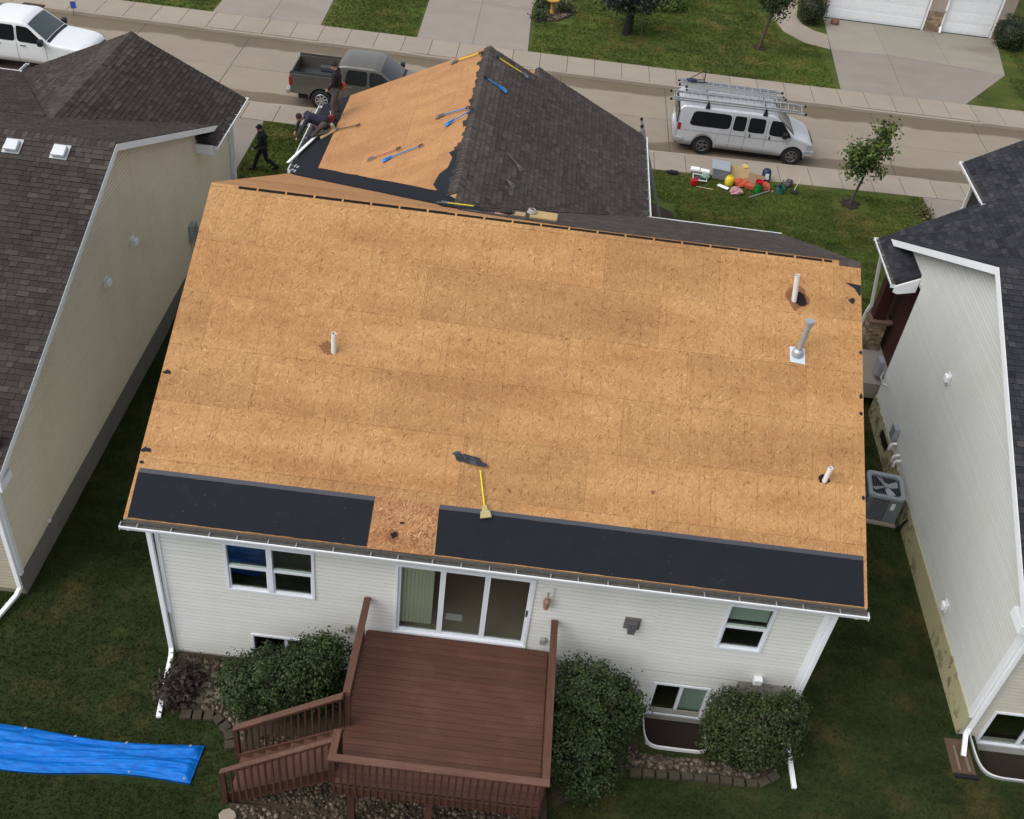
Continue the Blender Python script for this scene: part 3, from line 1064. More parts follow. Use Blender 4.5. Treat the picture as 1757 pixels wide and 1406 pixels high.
def sheets(fr, poly, mat, v0, v1, u0, rows_off, parent=roof, w0=-0.012, w1=0.0, skip=None):
    v = v0; r = 0
    us = [p[0] for p in poly]
    while v < v1 - 0.02:
        vt = min(v + 1.2192, v1)
        u = u0 - rows_off[r % len(rows_off)]
        while u < max(us):
            g = 0.002
            rect = [(u + g, v + g), (u + 2.4384 - g, v + g), (u + 2.4384 - g, vt - g), (u + g, vt - g)]
            pl = clip_poly(rect, poly)
            if len(pl) >= 3:
                ar = abs(sum(pl[i][0] * pl[(i + 1) % len(pl)][1] - pl[(i + 1) % len(pl)][0] * pl[i][1] for i in range(len(pl)))) / 2
                if ar > 0.01:
                    m = MB(fr); dz = rnd.uniform(-0.0015, 0.0015)
                    m.prism(pl, w0 + dz, w1 + dz); m.build('sheathing_panel', mat, parent)
            u += 2.4384
        v = vt; r += 1


VT = SL - 0.078
sheets(frR, [(-7, 0), (7, 0), (7, VT), (-7, VT)], MT['osb'], 0.0, VT, -7.0, (0.0, 1.2192, 0.6, 1.8))
# solid ends of the ridge and the small bridges between the vent slots
mb = MB(frR); mb.box(-7.0, -6.40, VT + 0.003, SL - 0.006, -0.012, 0.0); mb.build('ridge_end_strip', MT['osb'], roof)
mb = MB(frR); mb.box(6.39, 7.0, VT + 0.003, SL - 0.006, -0.012, 0.0); mb.build('ridge_end_strip', MT['osb'], roof)
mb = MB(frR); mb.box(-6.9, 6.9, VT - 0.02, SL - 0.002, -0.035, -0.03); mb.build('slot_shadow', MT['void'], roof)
x = -6.02
while x < 6.3:
    m = MB(frR); m.box(x, x + 0.038, VT + 0.003, SL - 0.006, -0.026, -0.004); m.build('truss_top', MT['osb'], roof)
    x += 0.6096
# front slope: bare panels left of the wing, shingles to the right
FT = SL - 0.012
valL = [(-7, 0.0), (XR, (2 * DD - 8.36) * S5), (XR, FT), (-7, FT)]
sheets(frF, valL, MT['osb_front'], FT - 1.2192 * 6 - 0.4, FT, -7.0, (0.3, 1.5))
sheets(frF, [(XR + 0.003, (2 * DD - 8.36) * S5), (EXR, 0.0), (7, 0.0), (7, FT), (XR + 0.003, FT)], MT['osb_front'], FT - 1.2192 * 6 - 0.4, FT, -7.0, (0.3, 1.5), w0=-0.02, w1=-0.004)
# wing
vyL = lambda v: 2 * DD - v / S5
sheets(frWL, [(2 * DD, 0), (YF, 0), (YF, WSL), (2 * DD - 5.07, WSL)], MT['osb_wing'], 0, WSL, YF, (2.4384 * 5, 2.4384 * 5 + 1.2))
frS2 = Fr((-0.4, 0, 6.335), (0, 1, 0), (-1, 0, -0.5), (-0.5, 0, 1))
sheets(frS2, [(YF - 0.4, 0), (YF2, 0), (YF2, 3.9), (YF - 0.4, 3.9)], MT['osb_wing'], 0, 3.9, YF2, (2.4384 * 2,), w0=-0.012, w1=0.0)
sheets(frWR, [(2 * DD, 0), (YF2, 0), (YF2, 3.54 * S5), (YF, 3.54 * S5), (YF, WSL), (2 * DD - 5.07, WSL)][:3] + [(YF2, 3.54 * S5), (2 * DD - 5.07 + 1.53, 3.54 * S5)], MT['osb_wing'], 0, 3.54 * S5, YF2, (2.4384 * 5,), w0=-0.03, w1=-0.012)
sheets(frWR, [(2 * DD - 3.54, 3.54 * S5), (YF, 3.54 * S5), (YF, WSL), (2 * DD - 5.07, WSL)], MT['osb_wing'], 3.54 * S5, WSL, YF, (2.4384 * 5,), w0=-0.03, w1=-0.012)


# --- ice and water shield on the rear eave, with the paler lap strip on top
def wavy(u0, u1, v, amp=0.008, n=40):
    return [(u0 + (u1 - u0) * i / n, v + rnd.uniform(-amp, amp)) for i in range(n + 1)]


for u0, u1 in ((-6.945, -2.44), (-1.205, 6.935)):
    m = MB(frR)
    top = wavy(u0, u1, 0.915, 0.003); bot = wavy(u0 + (0.02 if u0 < -5 else 0.04), u1 - 0.0, 0.018, 0.006)
    m.prism([(a, b) for a, b in bot] + [(a, b) for a, b in reversed(top)], 0.002, 0.006)
    sh = m.build('underlayment', MT['shield'], roof)
    m = MB(frR)
    m.prism([(u0, 0.917), (u1, 0.917), (u1, 1.005), (u0 + 0.015, 1.005)], 0.002, 0.0075)
    m.build('underlayment_lap', MT['shield_lap'], roof)
m = MB(frR); m.box(-2.42, -1.22, -0.012, 1.02, 0.0025, 0.009); m.build('replacement_panel', MT['osb_patch'], roof)
# wing: eave strip, valley strips
m = MB(frWL); m.prism([(2 * DD, 0.01), (YF - 0.02, 0.01), (YF - 0.02, 0.97), (2 * DD - 0.87, 0.97)], 0.003, 0.007); m.build('underlayment', MT['shield'], roof)
m = MB(frWL)
pts = [(vyL(v), v) for v in (0.0, WSL)]
edge = [(vyL(v) + 0.56 + rnd.uniform(-0.02, 0.02), v) for v in [WSL * i / 14 for i in range(13, -1, -1)]]
m.prism([pts[0], (vyL(WSL), WSL), (vyL(WSL) + 0.35, WSL)] + edge, 0.004, 0.0105)
m.build('valley_underlayment', MT['shield'], roof)
m = MB(frF)
vf = lambda u: (2 * DD - (8.36 + (XR - u))) * S5
m.prism([(u, vf(u)) for u in (-7.0, XR)] + [(u, vf(u) + 0.36 + rnd.uniform(-0.015, 0.015)) for u in [XR - 0.4 * i for i in range(0, 13)]], 0.004, 0.009)
m.build('valley_underlayment', MT['shield'], roof)

# --- remaining shingles: right slope of the wing, front slope right of it, a ragged strip left of the wing ridge
shingles(roof, frWR, [(2 * DD, 0.0), (YF2, 0.0), (YF2, 3.52 * S5), (2 * DD - 3.52, 3.52 * S5)], MT['shingle_main'], 'main')
shingles(roof, frWR, [(2 * DD - 3.52, 3.52 * S5), (YF, 3.52 * S5), (YF, WSL), (2 * DD - 5.07, WSL)], MT['shingle_main'], 'main', pale_rows=5)
shingles(roof, frF, [(XR + 0.15, (2 * DD - 8.20) * S5), (EXR, 0.0), (7, 0.0), (7, SL - 0.03), (0.9, SL - 0.03), (-0.6, SL - 0.45), (XR + .15, SL - 1.0)], MT['shingle_main'], 'main')
for i in range(48):                     # strip ends left hanging over the wing ridge, uneven lengths
    y = YF - 0.22 - i * 0.185
    if y < 8.9: break
    ln = 0.18 + 0.16 * abs(math.sin(i * 0.9)) * rnd.random() + (0.10 if y < 11.5 else 0)
    q = frWL.p
    p_ = [q(y, WSL - ln, 0.002), q(y + 0.18, WSL - ln + rnd.uniform(-0.03, 0.03), 0.002), q(y + 0.18, WSL + 0.004, 0.004), q(y, WSL + 0.004, 0.004)]
    n_ = frWL.n
    SHN['main'].append(((V(p_[0]) - CAMPOS).length, [p for p in p_] + [p_[0] + n_ * 0.014, p_[1] + n_ * 0.014, p_[2] + n_ * 0.02, p_[3] + n_ * 0.02], rnd.uniform(0.1, 0.45), roof, MT['shingle_main']))
finish_shingles('main')
ridge_caps(roof, (XR, YF, ZR), (XR, 9.0, ZR), V((-1, 0, -0.5)).normalized(), V((1, 0, -0.5)).normalized(), MT['shingle_main'])
ridge_caps(roof, (-0.4, YF2, 6.335), (-0.4, YF - 0.2, 6.335), V((-1, 0, -0.5)).normalized(), V((1, 0, -0.5)).normalized(), MT['shingle_main'])
ridge_caps(roof, (7.0, DD, HE + HH), (6.42, DD, HE + HH), V((0, -1, -0.5)).normalized(), V((0, 1, -0.5)).normalized(), MT['shingle_main'], half=0.14)

# --- felt torn loose next to the wing ridge and below the old shingles
def rag(fr, pts, w=0.012, mat='felt', name='torn_felt'):
    m = MB(fr); m.prism(pts, w, w + 0.006); return m.build(name, MT[mat], roof)


rag(frWL, [(11.4, WSL - 0.28), (11.35, WSL - 0.5), (11.0, WSL - 0.36), (10.5, WSL - 0.42), (10.3, WSL - 0.62), (9.8, WSL - 0.72), (9.3, WSL - 0.5), (9.0, WSL - 0.2), (9.6, WSL - 0.1)])
rag(frF, [(-2.2, SL - 1.4), (-1.3, SL - 1.2), (-0.9, SL - 1.9), (-1.6, SL - 2.3), (-2.3, SL - 1.9)], 0.02)

# --- eaves: fascia, gutters, hangers, downspouts
mb = MB(); mb.box(-7.0, 7.0, 0.004, 0.034, HE - 0.17, HE - 0.03); mb.build('fascia_board', MT['fascia_wood'], main)
mb = MB(); mb.box(-7.0, 7.0, -0.012, 0.003, HE - 0.075, HE - 0.028); mb.build('drip_strip', MT['gutter_in'], main)
mb = MB(); mb.box(-7.0, 7.0, 0.036, YW + 0.02, HE - 0.165, HE - 0.15); mb.build('soffit', MT['white_dirty'], main)
gutter(main, (-7.04, -0.012, HE - 0.075), (7.04, -0.012, HE - 0.075), (0, -1, 0), w=0.14)
gutter(main, (EXR + 0.01, 13.6, ZR - 2.58), (EXR + 0.01, YF2, ZR - 2.58), (1, 0, 0))
gutter(main, (EXR + 0.15, 2 * DD + 0.01, HE - 0.03), (7.0, 2 * DD + 0.01, HE - 0.03), (0, 1, 0))
gutter(main, (EXL - 0.01, 13.7, ZR - 2.58), (EXL - 0.01, YF, ZR - 2.58), (-1, 0, 0))
rake_board(main, [(-6.99, 0.0, HE - 0.02), (-6.99, DD, HE + HH - 0.02), (-6.99, 2 * DD, HE - 0.02)], MT['white_dirty'], n=(1, 0, 0))
rake_board(main, [(6.99, 0.0, HE - 0.02), (6.99, DD, HE + HH - 0.02), (6.99, 2 * DD, HE - 0.02)], MT['white_dirty'], n=(-1, 0, 0))
rake_board(main, [(EXL, YF - 0.04, ZR - 2.58), (XR, YF - 0.04, ZR - 0.05), (-0.9, YF - 0.04, ZR - 0.565)], MT['white_dirty'], n=(0, 1, 0))
rake_board(main, [(-3.85, YF2, 4.59), (-0.4, YF2, 6.315), (EXR, YF2, ZR - 2.555)], MT['white'], n=(0, 1, 0))
downspout(main, [(-6.93, -0.06, HE - 0.2), (-6.72, 0.33, HE - 0.42), (-6.68, 0.345, 0.22), (-6.66, 0.22, 0.10), (-6.46, -1.24, 0.05)])
mb = MB(); mb.tube([(-7.02, -0.03, HE - 0.21), (-6.82, -0.03, HE - 0.21)], 0.05, 10); mb.build('gutter_outlet', MT['white'], main)
mb = MB(); mb.tube([(6.78, -0.03, HE - 0.21), (6.94, -0.03, HE - 0.21)], 0.055, 10); mb.build('gutter_outlet', MT['white'], main)
downspout(main, [(6.86, -0.06, HE - 0.2), (6.66, 0.33, HE - 0.42), (6.64, 0.345, 0.32), (6.66, 0.18, 0.10), (6.69, -1.12, 0.06)])

# --- windows and the sliding door
window(main, frw, *OP['win1'], style='double_hung')
window(main, frw, *OP['win2'], style='hung', blind=(0.62, 1.0, 'slats'))
window(main, frw, *OP['bw1'], style='slider')
window(main, frw, *OP['bw2'], style='slider', blind=(0, 1, 4.28))
a0, a1, b0, b1 = OP['door']
mb = MB(frw)
mb.box(a0, a1, b1 - 0.07, b1, -0.08, 0.04); mb.box(a0, a0 + 0.06, b0, b1 - 0.07, -0.08, 0.04); mb.box(a1 - 0.06, a1, b0, b1 - 0.07, -0.08, 0.04)
mb.box(a0, a1, b0 - 0.03, b0 + 0.03, -0.08, 0.055)
door = mb.build('sliding_door', MT['vinyl'], main, bevel=0.006)
w3 = (a1 - a0 - 0.12) / 3
for k in range(3):
    x0 = a0 + 0.06 + k * w3; x1 = x0 + w3; dp = -0.01 if k != 1 else -0.012
    mb = MB(frw)
    st = 0.055
    for e in ((x0, x0 + st, b0 + 0.03, b1 - 0.07), (x1 - st, x1, b0 + 0.03, b1 - 0.07), (x0 + st, x1 - st, b0 + 0.03, b0 + 0.09), (x0 + st, x1 - st, b1 - 0.12, b1 - 0.07)):
        mb.box(e[0] + 0.001, e[1] - 0.001, e[2], e[3], dp - 0.04, dp)
    mb.build('door_panel', MT['vinyl'], door)
    mb = MB(frw); mb.box(x0 + st, x1 - st, b0 + 0.09, b1 - 0.12, dp - 0.025, dp - 0.018); mb.build('pane', MT['glass'], door)
mb = MB(frw); mb.box(a1 - 0.105, a1 - 0.075, b0 + 0.95, b0 + 1.12, -0.01, 0.03); mb.build('door_handle', MT['black'], door, bevel=0.005)
# vertical blinds behind the left panel
for i in range(9):
    x = a0 + 0.12 + i * 0.075
    mb = MB(); mb.cbox((x, YW + 0.16, (b0 + 0.12 + b1 - 0.1) / 2), 0.085, 0.004, b1 - b0 - 0.22, 0.5); mb.build('blind_vane', MT['blind'], door)
mb = MB(); mb.box(a0 - 0.6, a1 + 0.6, YW + 0.162, YW + 3.2, b0 - 0.02, b0); mb.build('room_floor', MT['carpet'], door)
mb = MB(); mb.box(a0 - 0.6, a1 + 0.6, YW + 3.2, YW + 3.25, b0, b1 + 0.3); mb.box(a0 - 0.6, a0 - 0.55, YW + 0.165, YW + 3.2, b0, b1 + .3); mb.box(a1 + 0.55, a1 + 0.6, YW + 0.165, YW + 3.2, b0, b1 + .3)
mb.box(a0 - 0.6, a1 + 0.6, YW + 0.165, YW + 3.2, b1 + 0.3, b1 + 0.32); mb.build('room_recess', MT['room'], door)
mb = MB(); mb.box(-0.90, -0.55, YW + 0.42, YW + 0.58, b0 + 0.001, b0 + 0.008); mb.build('floor_register', MT['pvc'], door)

# --- fittings on the rear wall
mb = MB(frw); mb.box(0.98, 1.20, 2.98, 3.60, 0.02, 0.04); mb.build('light_plate', MT['siding_main'], main)
mb = MB(); mb.tube([(1.09, YW - 0.04, 3.45), (1.09, YW - 0.14, 3.50), (1.09, YW - 0.17, 3.42)], 0.016, 6)
mb.lathe([(0.02, 0.12), (0.075, 0.06), (0.075, 0.04), (0.055, -0.16), (0.03, -0.19), (0.001, -0.19)], (1.09, YW - 0.15, 3.28), n=8)
mb.build('wall_lamp', plain('lamp_copper', (0.30, 0.17, 0.12), 0.5, 0.2), main)
mb = MB(frw); mb.box(2.70, 3.02, 2.66, 2.99, 0.02, 0.045); vent = mb.build('dryer_vent', plain('vent_taupe', (0.16, 0.145, 0.125), 0.6), main)
mb = MB(frw); mb.prism([(2.76, 2.95), (2.96, 2.95), (2.93, 2.62), (2.79, 2.62)], 0.046, 0.16); mb.build('vent_hood', plain('vent_grey', (0.10, 0.10, 0.105), 0.5, objc=True), vent, bevel=0.01)
mb = MB(frw); mb.box(-2.92, -2.80, 1.48, 1.66, 0.02, 0.08); mb.build('outlet_box', plain('outlet_beige', (0.34, 0.33, 0.26), 0.6), main, bevel=0.01)
mb = MB(frw); mb.box(1.10, 1.21, 1.86, 2.03, 0.02, 0.10); mb.build('outlet_box', plain('outlet_grey', (0.30, 0.30, 0.28), 0.6), main, bevel=0.01)
mb = MB(frw); mb.box(5.62, 5.80, 1.46, 1.62, 0.02, 0.16); mb.build('exhaust_cap', MT['white'], main, bevel=0.012)

# --- vent pipes through the roof
def hole(u, v, pts, mat, w=0.0032):
    m = MB(frR); m.prism([(u + a, v + b) for a, b in pts], w, w + 0.003); return m.build('hole_stain_patch', mat, roof)  # dark ones are thin patches painting an opening's darkness; nothing is cut


def blob(rx, ry, n=14, j=0.25):
    return [(rx * math.cos(6.283 * i / n) * (1 + rnd.uniform(-j, j)), ry * math.sin(6.283 * i / n) * (1 + rnd.uniform(-j, j))) for i in range(n)]


MT['stain'] = plain('wet_stain', (0.20, 0.085, 0.035), 0.8, 0.5, 14)
MT['hole_dark'] = plain('dark_hole', (0.012, 0.007, 0.005), 0.95, 0.3)
hole(5.63, 5.73 * S5 + 0.05, blob(0.24, 0.27), MT['stain'])
hole(5.70, 5.73 * S5 + 0.02, blob(0.13, 0.16), MT['hole_dark'], 0.007)
hole(-3.92, 3.47 * S5 + 0.12, blob(0.14, 0.12, 16, .5), MT['stain'])
hole(-3.82, 3.47 * S5 - 0.0, blob(0.08, 0.06, 12, .4), MT['stain'], 0.006)
hole(6.18, 2.19 * S5 + 0.02, blob(0.12, 0.09), MT['hole_dark'])
hole(-1.98, 0.25 * S5, blob(0.13, 0.13, 16, .3), MT['stain'], 0.010)
hole(-1.97, 0.25 * S5 + 0.02, blob(0.06, 0.06, 12, .4), MT['hole_dark'], 0.014)
for (bx, by, tx, dz, r) in ((-3.74, 3.49, -3.73, 0.47, 0.052), (5.58, 5.72, 5.47, 0.62, 0.055), (6.19, 2.18, 6.22, 0.36, 0.05)):
    zb = HE + 0.5 * by
    m = MB(); m.tube([(bx, by, zb - 0.1), (tx, by, zb + dz)], r, 14, cap=False); m.tube([(bx, by, zb - 0.1), (tx, by, zb + dz)], r * 0.82, 14, cap=False)
    m.lathe([(r, 0), (r * 0.82, 0)], (tx, by, zb + dz), n=14)
    p = m.build('vent_pipe', MT['pvc'], main, smooth=False)
    m = MB(); m.lathe([(r * 0.82, 0), (0.001, 0)], (tx, by, zb + dz - 0.06), n=14); m.build('pipe_bore', MT['void'], p)
zb = HE + 0.5 * 4.57
m = MB(); m.tube([(5.64, 4.60, zb - 0.05), (5.67, 4.58, zb + 0.80)], 0.062, 14)
m.lathe([(0.062, 0.76), (0.085, 0.78), (0.095, 0.86), (0.092, 0.88), (0.06, 0.885), (0.001, 0.87)], (5.668, 4.58, zb), n=16)
flue = m.build('flue_pipe', MT['galv'], main, smooth=False)
m = MB(frR); m.prism([(5.49, 4.42 * S5), (5.80, 4.40 * S5), (5.80, 4.72 * S5), (5.48, 4.74 * S5)], 0.004, 0.010); m.build('flashing_plate', plain('flashing', (0.60, 0.68, 0.74), 0.35, 0.15, 9, metal=0.2), flue)
m = MB(); m.lathe([(0.13, 0.02), (0.11, 0.10), (0.075, 0.14), (0.065, 0.15)], (5.64, 4.60, zb), n=14); m.build('flashing_collar', MT['galv'], flue)


# ================================================================== neighbour on the left
left = thing('house', 'beige sided house with brown shingles and two box vents', 'house', (-14, 9, 0))
LY, LZ, LP = 8.97, 7.32, 0.415
LX = -9.95
le0, le1 = 1.10, 16.84
zl = lambda y: LZ - LP * abs(y - LY)
cs = math.sqrt(1 + LP * LP)
mb = MB()
fx = Fr((0, 0, 0), (0, 1, 0), (0, 0, 1), (1, 0, 0))
mb.prism([(le0, zl(le0) - 0.03), (le0, zl(le0) - 0.16), (LY, LZ - 0.18), (le1, zl(le1) - 0.16), (le1, zl(le1) - 0.03), (LY, LZ - 0.03)], -26, LX, fx)
wrx, wrz, wex, wez = -13.15, 5.81, -9.73, 4.10
wcs = S5
mb.prism([(wex, wez - 0.03), (wex, wez - 0.15), (wrx, wrz - 0.2), (-16.85, wez - 0.15), (-16.85, wez - 0.03), (wrx, wrz - 0.03)], 15.36, 18.75, Fr((0, 0, 0), (1, 0, 0), (0, 0, 1), (0, 1, 0)))
mb.prism([(-10.4, 4.405), (-10.4, 4.2), (wrx, wrz - 0.2), (-16.85, wez - 0.15), (-16.85, wez - 0.03), (wrx, wrz - 0.03)], 12.4, 15.359, Fr((0, 0, 0), (1, 0, 0), (0, 0, 1), (0, 1, 0)))
mb.hexa([V((-26, 12.8, 5.56)), V((-13.4, 12.8, 5.56)), V((-16.85, 18.5, 4.0)), V((-26, 18.5, 4.0)), V((-26, 12.8, 5.68)), V((-13.4, 12.8, 5.68)), V((-16.85, 18.5, 4.09)), V((-26, 18.5, 4.09))])
lroof = mb.build('roof', MT['deck_under'], left)
frLR = Fr((0, le0, zl(le0) - 0.03), (1, 0, 0), (0, 1, LP))
frLF = Fr((0, le1, zl(le1) - 0.03), (1, 0, 0), (0, -1, LP), (0, LP, 1))
rl = (LY - le0) * cs
shingles(lroof, frLR, [(-26, 0), (LX + 0.02, 0), (LX + 0.02, rl), (-26, rl)], MT['shingle_left'], 'left', pale_rows=6)
shingles(lroof, frLF, [(-13.15, (le1 - 12.6) * cs), (LX + 0.02, (le1 - 16.46) * cs), (LX + 0.02, rl), (-26, rl), (-26, 4.3 * cs), (-16.4, 4.3 * cs)], MT['shingle_left'], 'left')
frLW = Fr((wex, 0, wez - 0.03), (0, 1, 0), (-1, 0, 0.5), (0.5, 0, 1))
wl_ = (wex - wrx) * wcs
shingles(lroof, frLW, [(16.25, 0), (18.75, 0), (18.75, wl_), (12.4, wl_), (16.2, 0.22 * wcs)], MT['shingle_left'], 'left', pale_rows=4)
shingles(lroof, frLW, [(15.36, 0), (16.24, 0), (16.24, 0.5), (15.36, 0.5)], MT['shingle_left'], 'left')
frLV = Fr((-16.85, 0, wez - 0.03), (0, 1, 0), (1, 0, 0.463), (-0.463, 0, 1))
wv_ = 3.70 * math.sqrt(1 + 0.463 ** 2)
shingles(lroof, frLV, [(15.6, 0), (18.75, 0), (18.75, wv_), (12.4, wv_)], MT['shingle_left'], 'left', pale_rows=7)
frLE = Fr((0, 18.5, 4.12), (1, 0, 0), (0, -1, 0.279), (0, 0.279, 1))
shingles(lroof, frLE, [(-26, 0), (-16.86, 0), (-13.45, 5.90), (-26, 5.90)], MT['shingle_left'], 'left')
finish_shingles('left')
ridge_caps(lroof, (LX, LY, LZ - 0.03), (-26, LY, LZ - 0.03), V((0, -1, -LP)).normalized(), V((0, 1, -LP)).normalized(), MT['shingle_left'])
ridge_caps(lroof, (wrx, 18.75, wrz - 0.03), (wrx, 12.7, wrz - 0.03), V((-1, 0, -.46)).normalized(), V((1, 0, -0.5)).normalized(), MT['shingle_left'])
rake_board(left, [(LX + 0.0, le0, zl(le0) - 0.035), (LX, LY, LZ - 0.035), (LX, le1, zl(le1) - 0.035)], MT['white'], h=0.17)
mb = MB(); mb.box(LX - 0.33, LX + 0.03, le0 - 0.02, le0 + 0.45, zl(le0) - 0.42, zl(le0) - 0.205); mb.build('eave_return', MT['white'], left)
mb = MB(); mb.prism([(15.32, 4.07), (15.36, 4.07), (15.36, 3.78), (15.32, 3.78)], -10.32, -9.75, fx); mb.build('eave_return', MT['white'], left)
mb = MB(); mb.box(-10.32, -9.74, 15.36, 18.7, 3.93, 3.945); mb.build('soffit', MT['white'], left)
gutter(left, (wex + 0.0, 15.33, wez - 0.03), (wex + 0.0, 18.78, wez - 0.03), (1, 0, 0))
gutter(left, (-26, 18.51, 4.10), (-16.87, 18.51, 4.10), (0, 1, 0), hangers=False)
gutter(left, (-16.86, 18.6, 4.10), (-16.86, 19.2, 4.10), (-1, 0, 0), hangers=False)
frl = Fr((-10.3, 0, 0), (0, 1, 0), (0, 0, 1), (1, 0, 0))
mb = MB(); mb.prism([(1.44, -0.3), (16.6, -0.3), (16.6, 4.02), (LY, 7.12), (1.44, 4.02)], -0.2, -0.002, frl); mb.prism([(16.6, 0), (18.6, 0), (18.6, 3.92), (16.6, 3.92)], -0.2, -0.002, frl)
mb.box(-26, -10.5, 18.2, 18.4, 0, 3.9)
lwall = mb.build('side_wall', MT['backing_l'], left)
mb = MB(frl); mb.box(1.42, 18.62, -0.3, 0.69, -0.001, 0.012); mb.build('foundation', MT['found_left'], left)
siding(lwall, frl, [(1.50, 0.70), (16.6, 0.70), (16.6, 4.05), (LY, 7.14), (1.50, 4.05)], MT['siding_left'], exp=0.105)
siding(lwall, frl, [(16.602, 0.92), (18.55, 0.92), (18.55, 3.92), (16.602, 3.92)], MT['siding_left'], exp=0.105)
frlr = Fr((0, 1.44, 0), (1, 0, 0), (0, 0, 1), (0, -1, 0))
mb = MB(); mb.box(-26, -10.3, -0.3, 4.0, -0.2, -0.002, fr=frlr); lrw = mb.build('rear_wall', MT['backing_l'], left)
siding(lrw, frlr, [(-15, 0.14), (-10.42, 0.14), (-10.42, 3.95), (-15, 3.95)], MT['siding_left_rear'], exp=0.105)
mb = MB(); mb.box(-10.41, -10.27, 1.40, 1.52, 0.66, 4.0); mb.build('corner_trim', MT['white'], left)
mb = MB(); mb.box(-10.33, -10.26, 18.5, 18.62, 0.95, 3.95); mb.build('corner_trim', MT['white_dirty'], left)
downspout(left, [(-10.36, 1.36, 3.9), (-10.36, 1.36, 0.30), (-10.42, 1.25, 0.16), (-10.78, -0.10, 0.06)])
downspout(left, [(-10.2, 18.66, 3.9), (-10.2, 18.66, 1.05)])
for x in (-12.2, -11.1):
    fv = Fr((x, 8.55, zl(8.55) + 0.0), (1, 0, 0), (0, 1, LP))
    m = MB(fv); m.box(-0.20, 0.20, -0.22, 0.20, -0.01, 0.012); bv = m.build('box_vent', MT['galv'], left)
    q = fv.p
    m = MB(); m.hexa([q(-.15, -.16, .012), q(.15, -.16, .012), q(.15, .14, .012), q(-.15, .14, .012), q(-.16, -.19, .12), q(.16, -.19, .12), q(.14, .12, .10), q(-.14, .12, .10)])
    m.build('vent_hood', plain('vent_white', (0.62, 0.64, 0.67), 0.4, objc=True), bv, bevel=0.02)
for y, z in ((9.83, 4.05), (7.92, 4.07)):
    m = MB(); m.box(-10.29, -10.25, y - 0.12, y + 0.12, z - 0.13, z + 0.13); wv = m.build('wall_vent', MT['white'], left, bevel=0.01)
    m = MB(); m.prism([(y - 0.1, z + 0.1), (y + 0.1, z + 0.1), (y + 0.1, z - 0.08), (y - 0.1, z - 0.08)], 0.05, 0.16, frl); m.build('vent_hood', MT['white'], wv, bevel=0.04)
m = MB(); m.box(-10.28, -10.13, 13.95, 14.3, 1.5, 2.05); eb = m.build('meter_box', MT['galv'], left, bevel=0.01)
m = MB(); m.tube([(-10.22, 14.12, 0.8), (-10.22, 14.12, 1.5)], 0.03, 8); m.build('conduit', MT['galv'], eb)
m = MB(); m.lathe([(0.10, 0), (0.10, 0.08), (0.08, 0.10), (0.001, 0.11)], (-10.13, 14.12, 1.85), (1, 0, 0), 12); m.build('meter_dial', MT['glass'], eb)
m = MB(); m.tube([(-10.26, 2.9, 0.86), (-10.20, 2.9, 0.86)], 0.05, 10); m.build('pipe_cap', MT['pvc'], left)
dish = thing('satellite_dish', 'grey satellite dish on the rear roof slope at the left picture edge', 'satellite dish', (-10.3, 1.9, zl(1.9)))
m = MB(); m.lathe([(0.001, 0.0), (0.12, 0.012), (0.22, 0.045), (0.27, 0.075), (0.275, 0.07)], (-10.34, 1.72, zl(1.9) + 0.12), (0.15, -0.8, 0.5), 18); m.build('dish', MT['galv'], dish, smooth=True)
m = MB(); m.tube([(-10.42, 1.95, zl(1.95)), (-10.38, 1.80, zl(1.9) + 0.14)], 0.02, 8); m.tube([(-10.35, 1.70, zl(1.9) + 0.05), (-10.27, 1.35, zl(1.9) + 0.28)], 0.014, 8); m.build('mast', MT['galv'], dish)

# ================================================================== neighbour on the right
right = thing('house', 'pale grey sided house with blue black shingles and a peeling foundation', 'house', (15, 8, 0))
RY, RZ, RP, RX = 7.42, 7.86, 0.5, 10.25
re0, re1 = 0.42, 14.42
zr_ = lambda y: RZ - RP * abs(y - RY)
mb = MB()
mb.prism([(re0, zr_(re0) - 0.03), (re0, zr_(re0) - 0.17), (RY, RZ - 0.2), (re1, zr_(re1) - 0.17), (re1, zr_(re1) - 0.03), (RY, RZ - 0.03)], RX, 26, fx)
YG = 16.6
P1 = 0.63
x1e, z1e, x1r = 9.98, 4.40, 16.4
fz = Fr((0, 0, 0), (1, 0, 0), (0, 0, 1), (0, 1, 0))
mb.prism([(x1e, z1e - 0.03), (x1e, z1e - 0.1), (x1r, z1e + P1 * (x1r - x1e) - 0.2), (22.8, z1e - 0.1), (22.8, z1e - 0.03), (x1r, z1e + P1 * (x1r - x1e) - 0.03)], 11.85, 14.25, fz)
x2e, x2r = 12.47, 16.4
z2e = z1e + P1 * (x2e - x1e)
mb.prism([(x2e, z2e - 0.03), (x2e, z2e - 0.12), (x2r, z2e + P1 * (x2r - x2e) - 0.2), (20.3, z2e - 0.12), (20.3, z2e - 0.03), (x2r, z2e - 0.03 + P1 * (x2r - x2e))], 14.25, YG, fz)
mb.box(12.85, 20, 12, YG - 0.3, 0.9, z2e - 0.1)
rroof = mb.build('roof', MT['deck_under'], right)
rl = (RY - re0) * S5
frRR = Fr((0, re0, zr_(re0) - 0.03), (1, 0, 0), (0, 1, RP))
frRF = Fr((0, re1, zr_(re1) - 0.03), (1, 0, 0), (0, -1, RP), (0, RP, 1))
shingles(rroof, frRR, [(RX - 0.02, 0), (26, 0), (26, rl), (RX - 0.02, rl)], MT['shingle_right'], 'right', pale_rows=5)
shingles(rroof, frRF, [(RX - 0.02, 0.0), (RX + 0.1, 0.0), (16.0, rl * .98), (16.0, rl), (RX - 0.02, rl)], MT['shingle_right'], 'right')
c1 = math.sqrt(1 + P1 * P1)
frR1 = Fr((x1e, 0, z1e - 0.03), (0, 1, 0), (1, 0, P1), (-P1, 0, 1))
